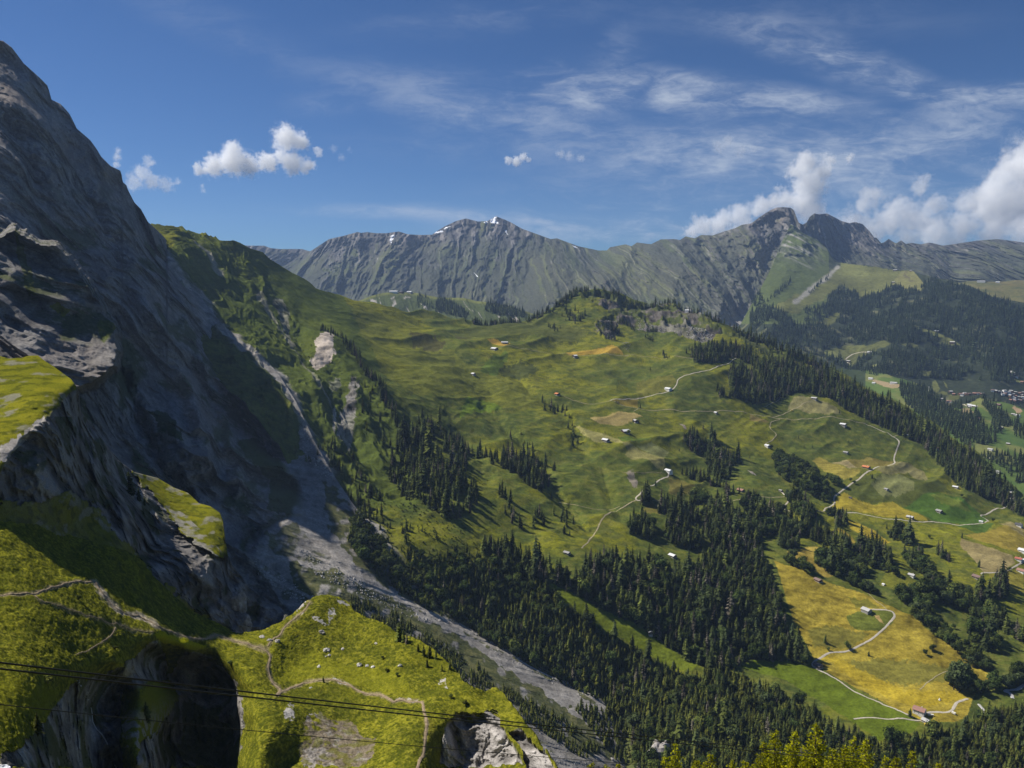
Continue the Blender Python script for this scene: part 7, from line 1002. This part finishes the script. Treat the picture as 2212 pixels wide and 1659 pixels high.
# ------------------------------------------------------------------ clouds: real volumes beyond the ridge
def cloud(label, lumps, Y, dens, scale=1.0, amp=1.0, aniso=.2, depth=.8, soft=.5, tone=(1, 1, 1)):
    """lumps: (x, y, radius) in the measuring grid; they become spheres of vapour at the distance Y, eaten into by noise"""
    k = Y / F0; q = np.array(lumps, float); cx_, cy_ = q[:, 0].mean(), q[:, 1].mean(); cen = topoint(cx_, cy_, solve_s(cx_, cy_, Y))
    loc = [(*(topoint(x, y, solve_s(x, y, Y)) - cen)[[0, 2]], r * k) for x, y, r in q]; rnd = random.Random(int(cx_ * 7 + cy_)); L = [(x, rnd.uniform(-.4, .4) * r, z, r) for x, z, r in loc]
    lo = [min(l[i] - 1.25 * l[3] for l in L) for i in range(3)]; hi = [max(l[i] + 1.25 * l[3] for l in L) for i in range(3)]; V_, F_ = [], []; box(V_, F_, lo[0], hi[0], lo[1], hi[1], lo[2], hi[2])
    rm = float(np.median(q[:, 2])) * k
    m = bpy.data.materials.new('cloud_vapour'); m.use_nodes = True; N = NT(m.node_tree); N.n.clear(); pos = N.new('ShaderNodeTexCoord').outputs['Object']; f = None
    wp = N.noise(pos, 1.1 / rm, 3.0, .55); wv = N.new('ShaderNodeVectorMath', operation='SUBTRACT', ins={0: wp.outputs['Color'], 1: (.5, .5, .5)}); ps = N.new('ShaderNodeVectorMath', operation='MULTIPLY_ADD', ins={0: wv.outputs[0], 1: (rm * 1.3 * amp,) * 3, 2: pos}).outputs[0]
    for (x, y, z, r_) in L:
        d = N.new('ShaderNodeVectorMath', operation='DISTANCE', ins={0: ps, 1: (x, y, z)}).outputs['Value']; e = N.math('MULTIPLY_ADD', d, -1.0 / r_, 1.0); f = e if f is None else N.math('MAXIMUM', f, e)
    nz = N.noise(pos, 2.4 / rm * scale, 7.0, .62).outputs[0]; f = N.math('ADD', f, N.math('MULTIPLY', N.math('SUBTRACT', nz, .56), 1.5 * amp))
    dn = N.math('MULTIPLY', N.maprange(f, .02, soft), dens)
    pv = N.new('ShaderNodeVolumePrincipled', ins={'Color': (*tone, 1), 'Density': dn, 'Anisotropy': aniso}); out = N.new('ShaderNodeOutputMaterial'); N.l.new(pv.outputs[0], out.inputs['Volume']); m.cycles.volume_step_rate = .32
    o = pm('cloud', V_, F_, m, None, tuple(cen)); tag(o, label, 'cloud'); o['kind'] = 'thing'
cloud('bright white puffy cloud left of centre with a mushroom-shaped top', [(430, 365, 20), (465, 358, 30), (500, 345, 38), (508, 322, 22), (540, 358, 30), (580, 350, 26), (620, 300, 34), (648, 306, 26), (610, 335, 22), (630, 352, 30), (662, 358, 20), (685, 327, 12)], 12000, .0095, 1.5, 1.15, soft=.45)
cloud('ragged white cloud beside the rock face', [(290, 395, 24), (305, 372, 24), (322, 350, 16), (330, 392, 24), (362, 400, 20), (380, 392, 12)], 12000, .0055, 1.5, 1.25, soft=.7); cloud('small white wisp touching the rock face skyline', [(252, 338, 12), (250, 355, 11), (256, 326, 9)], 12000, .008, 1.2, 1.0, soft=.7); cloud('small bright cloud above the saddle of the far range', [(1098, 347, 11), (1115, 350, 14), (1130, 340, 12), (1142, 344, 8)], 12000, .012, 1.3, 1.1)
cloud('thin torn cloud right of the small bright one', [(1210, 333, 13), (1230, 336, 13), (1255, 342, 12)], 12000, .005, 1.3, 1.1, soft=.8); cloud('small fragment of cloud below the big left cloud', [(436, 402, 8), (440, 412, 8)], 12000, .006, 1.3, 1.0, soft=.8); cloud('faint fragment of cloud right of the big left cloud', [(720, 320, 12), (738, 340, 12), (755, 322, 9)], 12000, .0025, 1.3, 1.1, soft=.9)
cloud('grey-white wisp high above the summit', [(1555, 318, 22), (1575, 300, 18), (1600, 326, 18), (1625, 325, 12)], 12500, .0032, 1.2, 1.1, soft=.9, tone=(.9, .92, .95)); cloud('tall cloud column rising behind the summit', [(1730, 440, 44), (1745, 400, 46), (1720, 372, 30), (1745, 350, 32), (1770, 375, 30), (1790, 345, 20), (1835, 340, 16), (1700, 430, 36), (1760, 460, 36), (1690, 470, 30)], 11500, .009, 1.4, 1.2, soft=.7)
cloud('white cloud bank spilling over the ridge left of the summit', [(1492, 500, 26), (1525, 488, 34), (1560, 478, 34), (1600, 464, 34), (1640, 448, 30), (1668, 440, 24), (1620, 490, 34), (1540, 515, 34), (1590, 510, 34)], 10900, .008, 1.3, 1.1, soft=.6)
cloud('towering bright cloud at the right edge', [(2140, 430, 40), (2165, 400, 50), (2200, 370, 60), (2230, 340, 60), (2180, 450, 60), (2240, 430, 80), (2120, 455, 34), (2260, 480, 60)], 12500, .006, 1.3, 1.1, soft=.55); cloud('rounded cloud with a grey base right of the summit', [(1915, 470, 36), (1945, 452, 40), (1975, 465, 40), (1935, 485, 30), (2000, 480, 26)], 12000, .0055, 1.3, 1.1, soft=.7)
cloud('long soft grey cloud band along the far right ridge', [(1850, 480, 44), (1890, 500, 44), (1960, 510, 40), (2030, 500, 46), (2090, 480, 46), (2140, 500, 44), (2200, 500, 50), (2260, 500, 50), (2020, 450, 40), (2080, 440, 36), (1880, 430, 36), (2060, 520, 36), (1990, 400, 26)], 11400, .0055, 1.3, 1.2, soft=.7)

# ------------------------------------------------------------------ air: the haze of the long distance
V_, F_ = [], []; box(V_, F_, -4600, 7100, -1000, 10400, -701, 900)
m = bpy.data.materials.new('haze_air'); m.use_nodes = True; N = NT(m.node_tree); N.n.clear(); pv = N.new('ShaderNodeVolumePrincipled', ins={'Color': (.46, .64, 1.0, 1), 'Density': 2.9e-5, 'Anisotropy': .15}); out = N.new('ShaderNodeOutputMaterial'); N.l.new(pv.outputs[0], out.inputs['Volume'])
tag(pm('haze', V_, F_, m, None), kind='stuff')
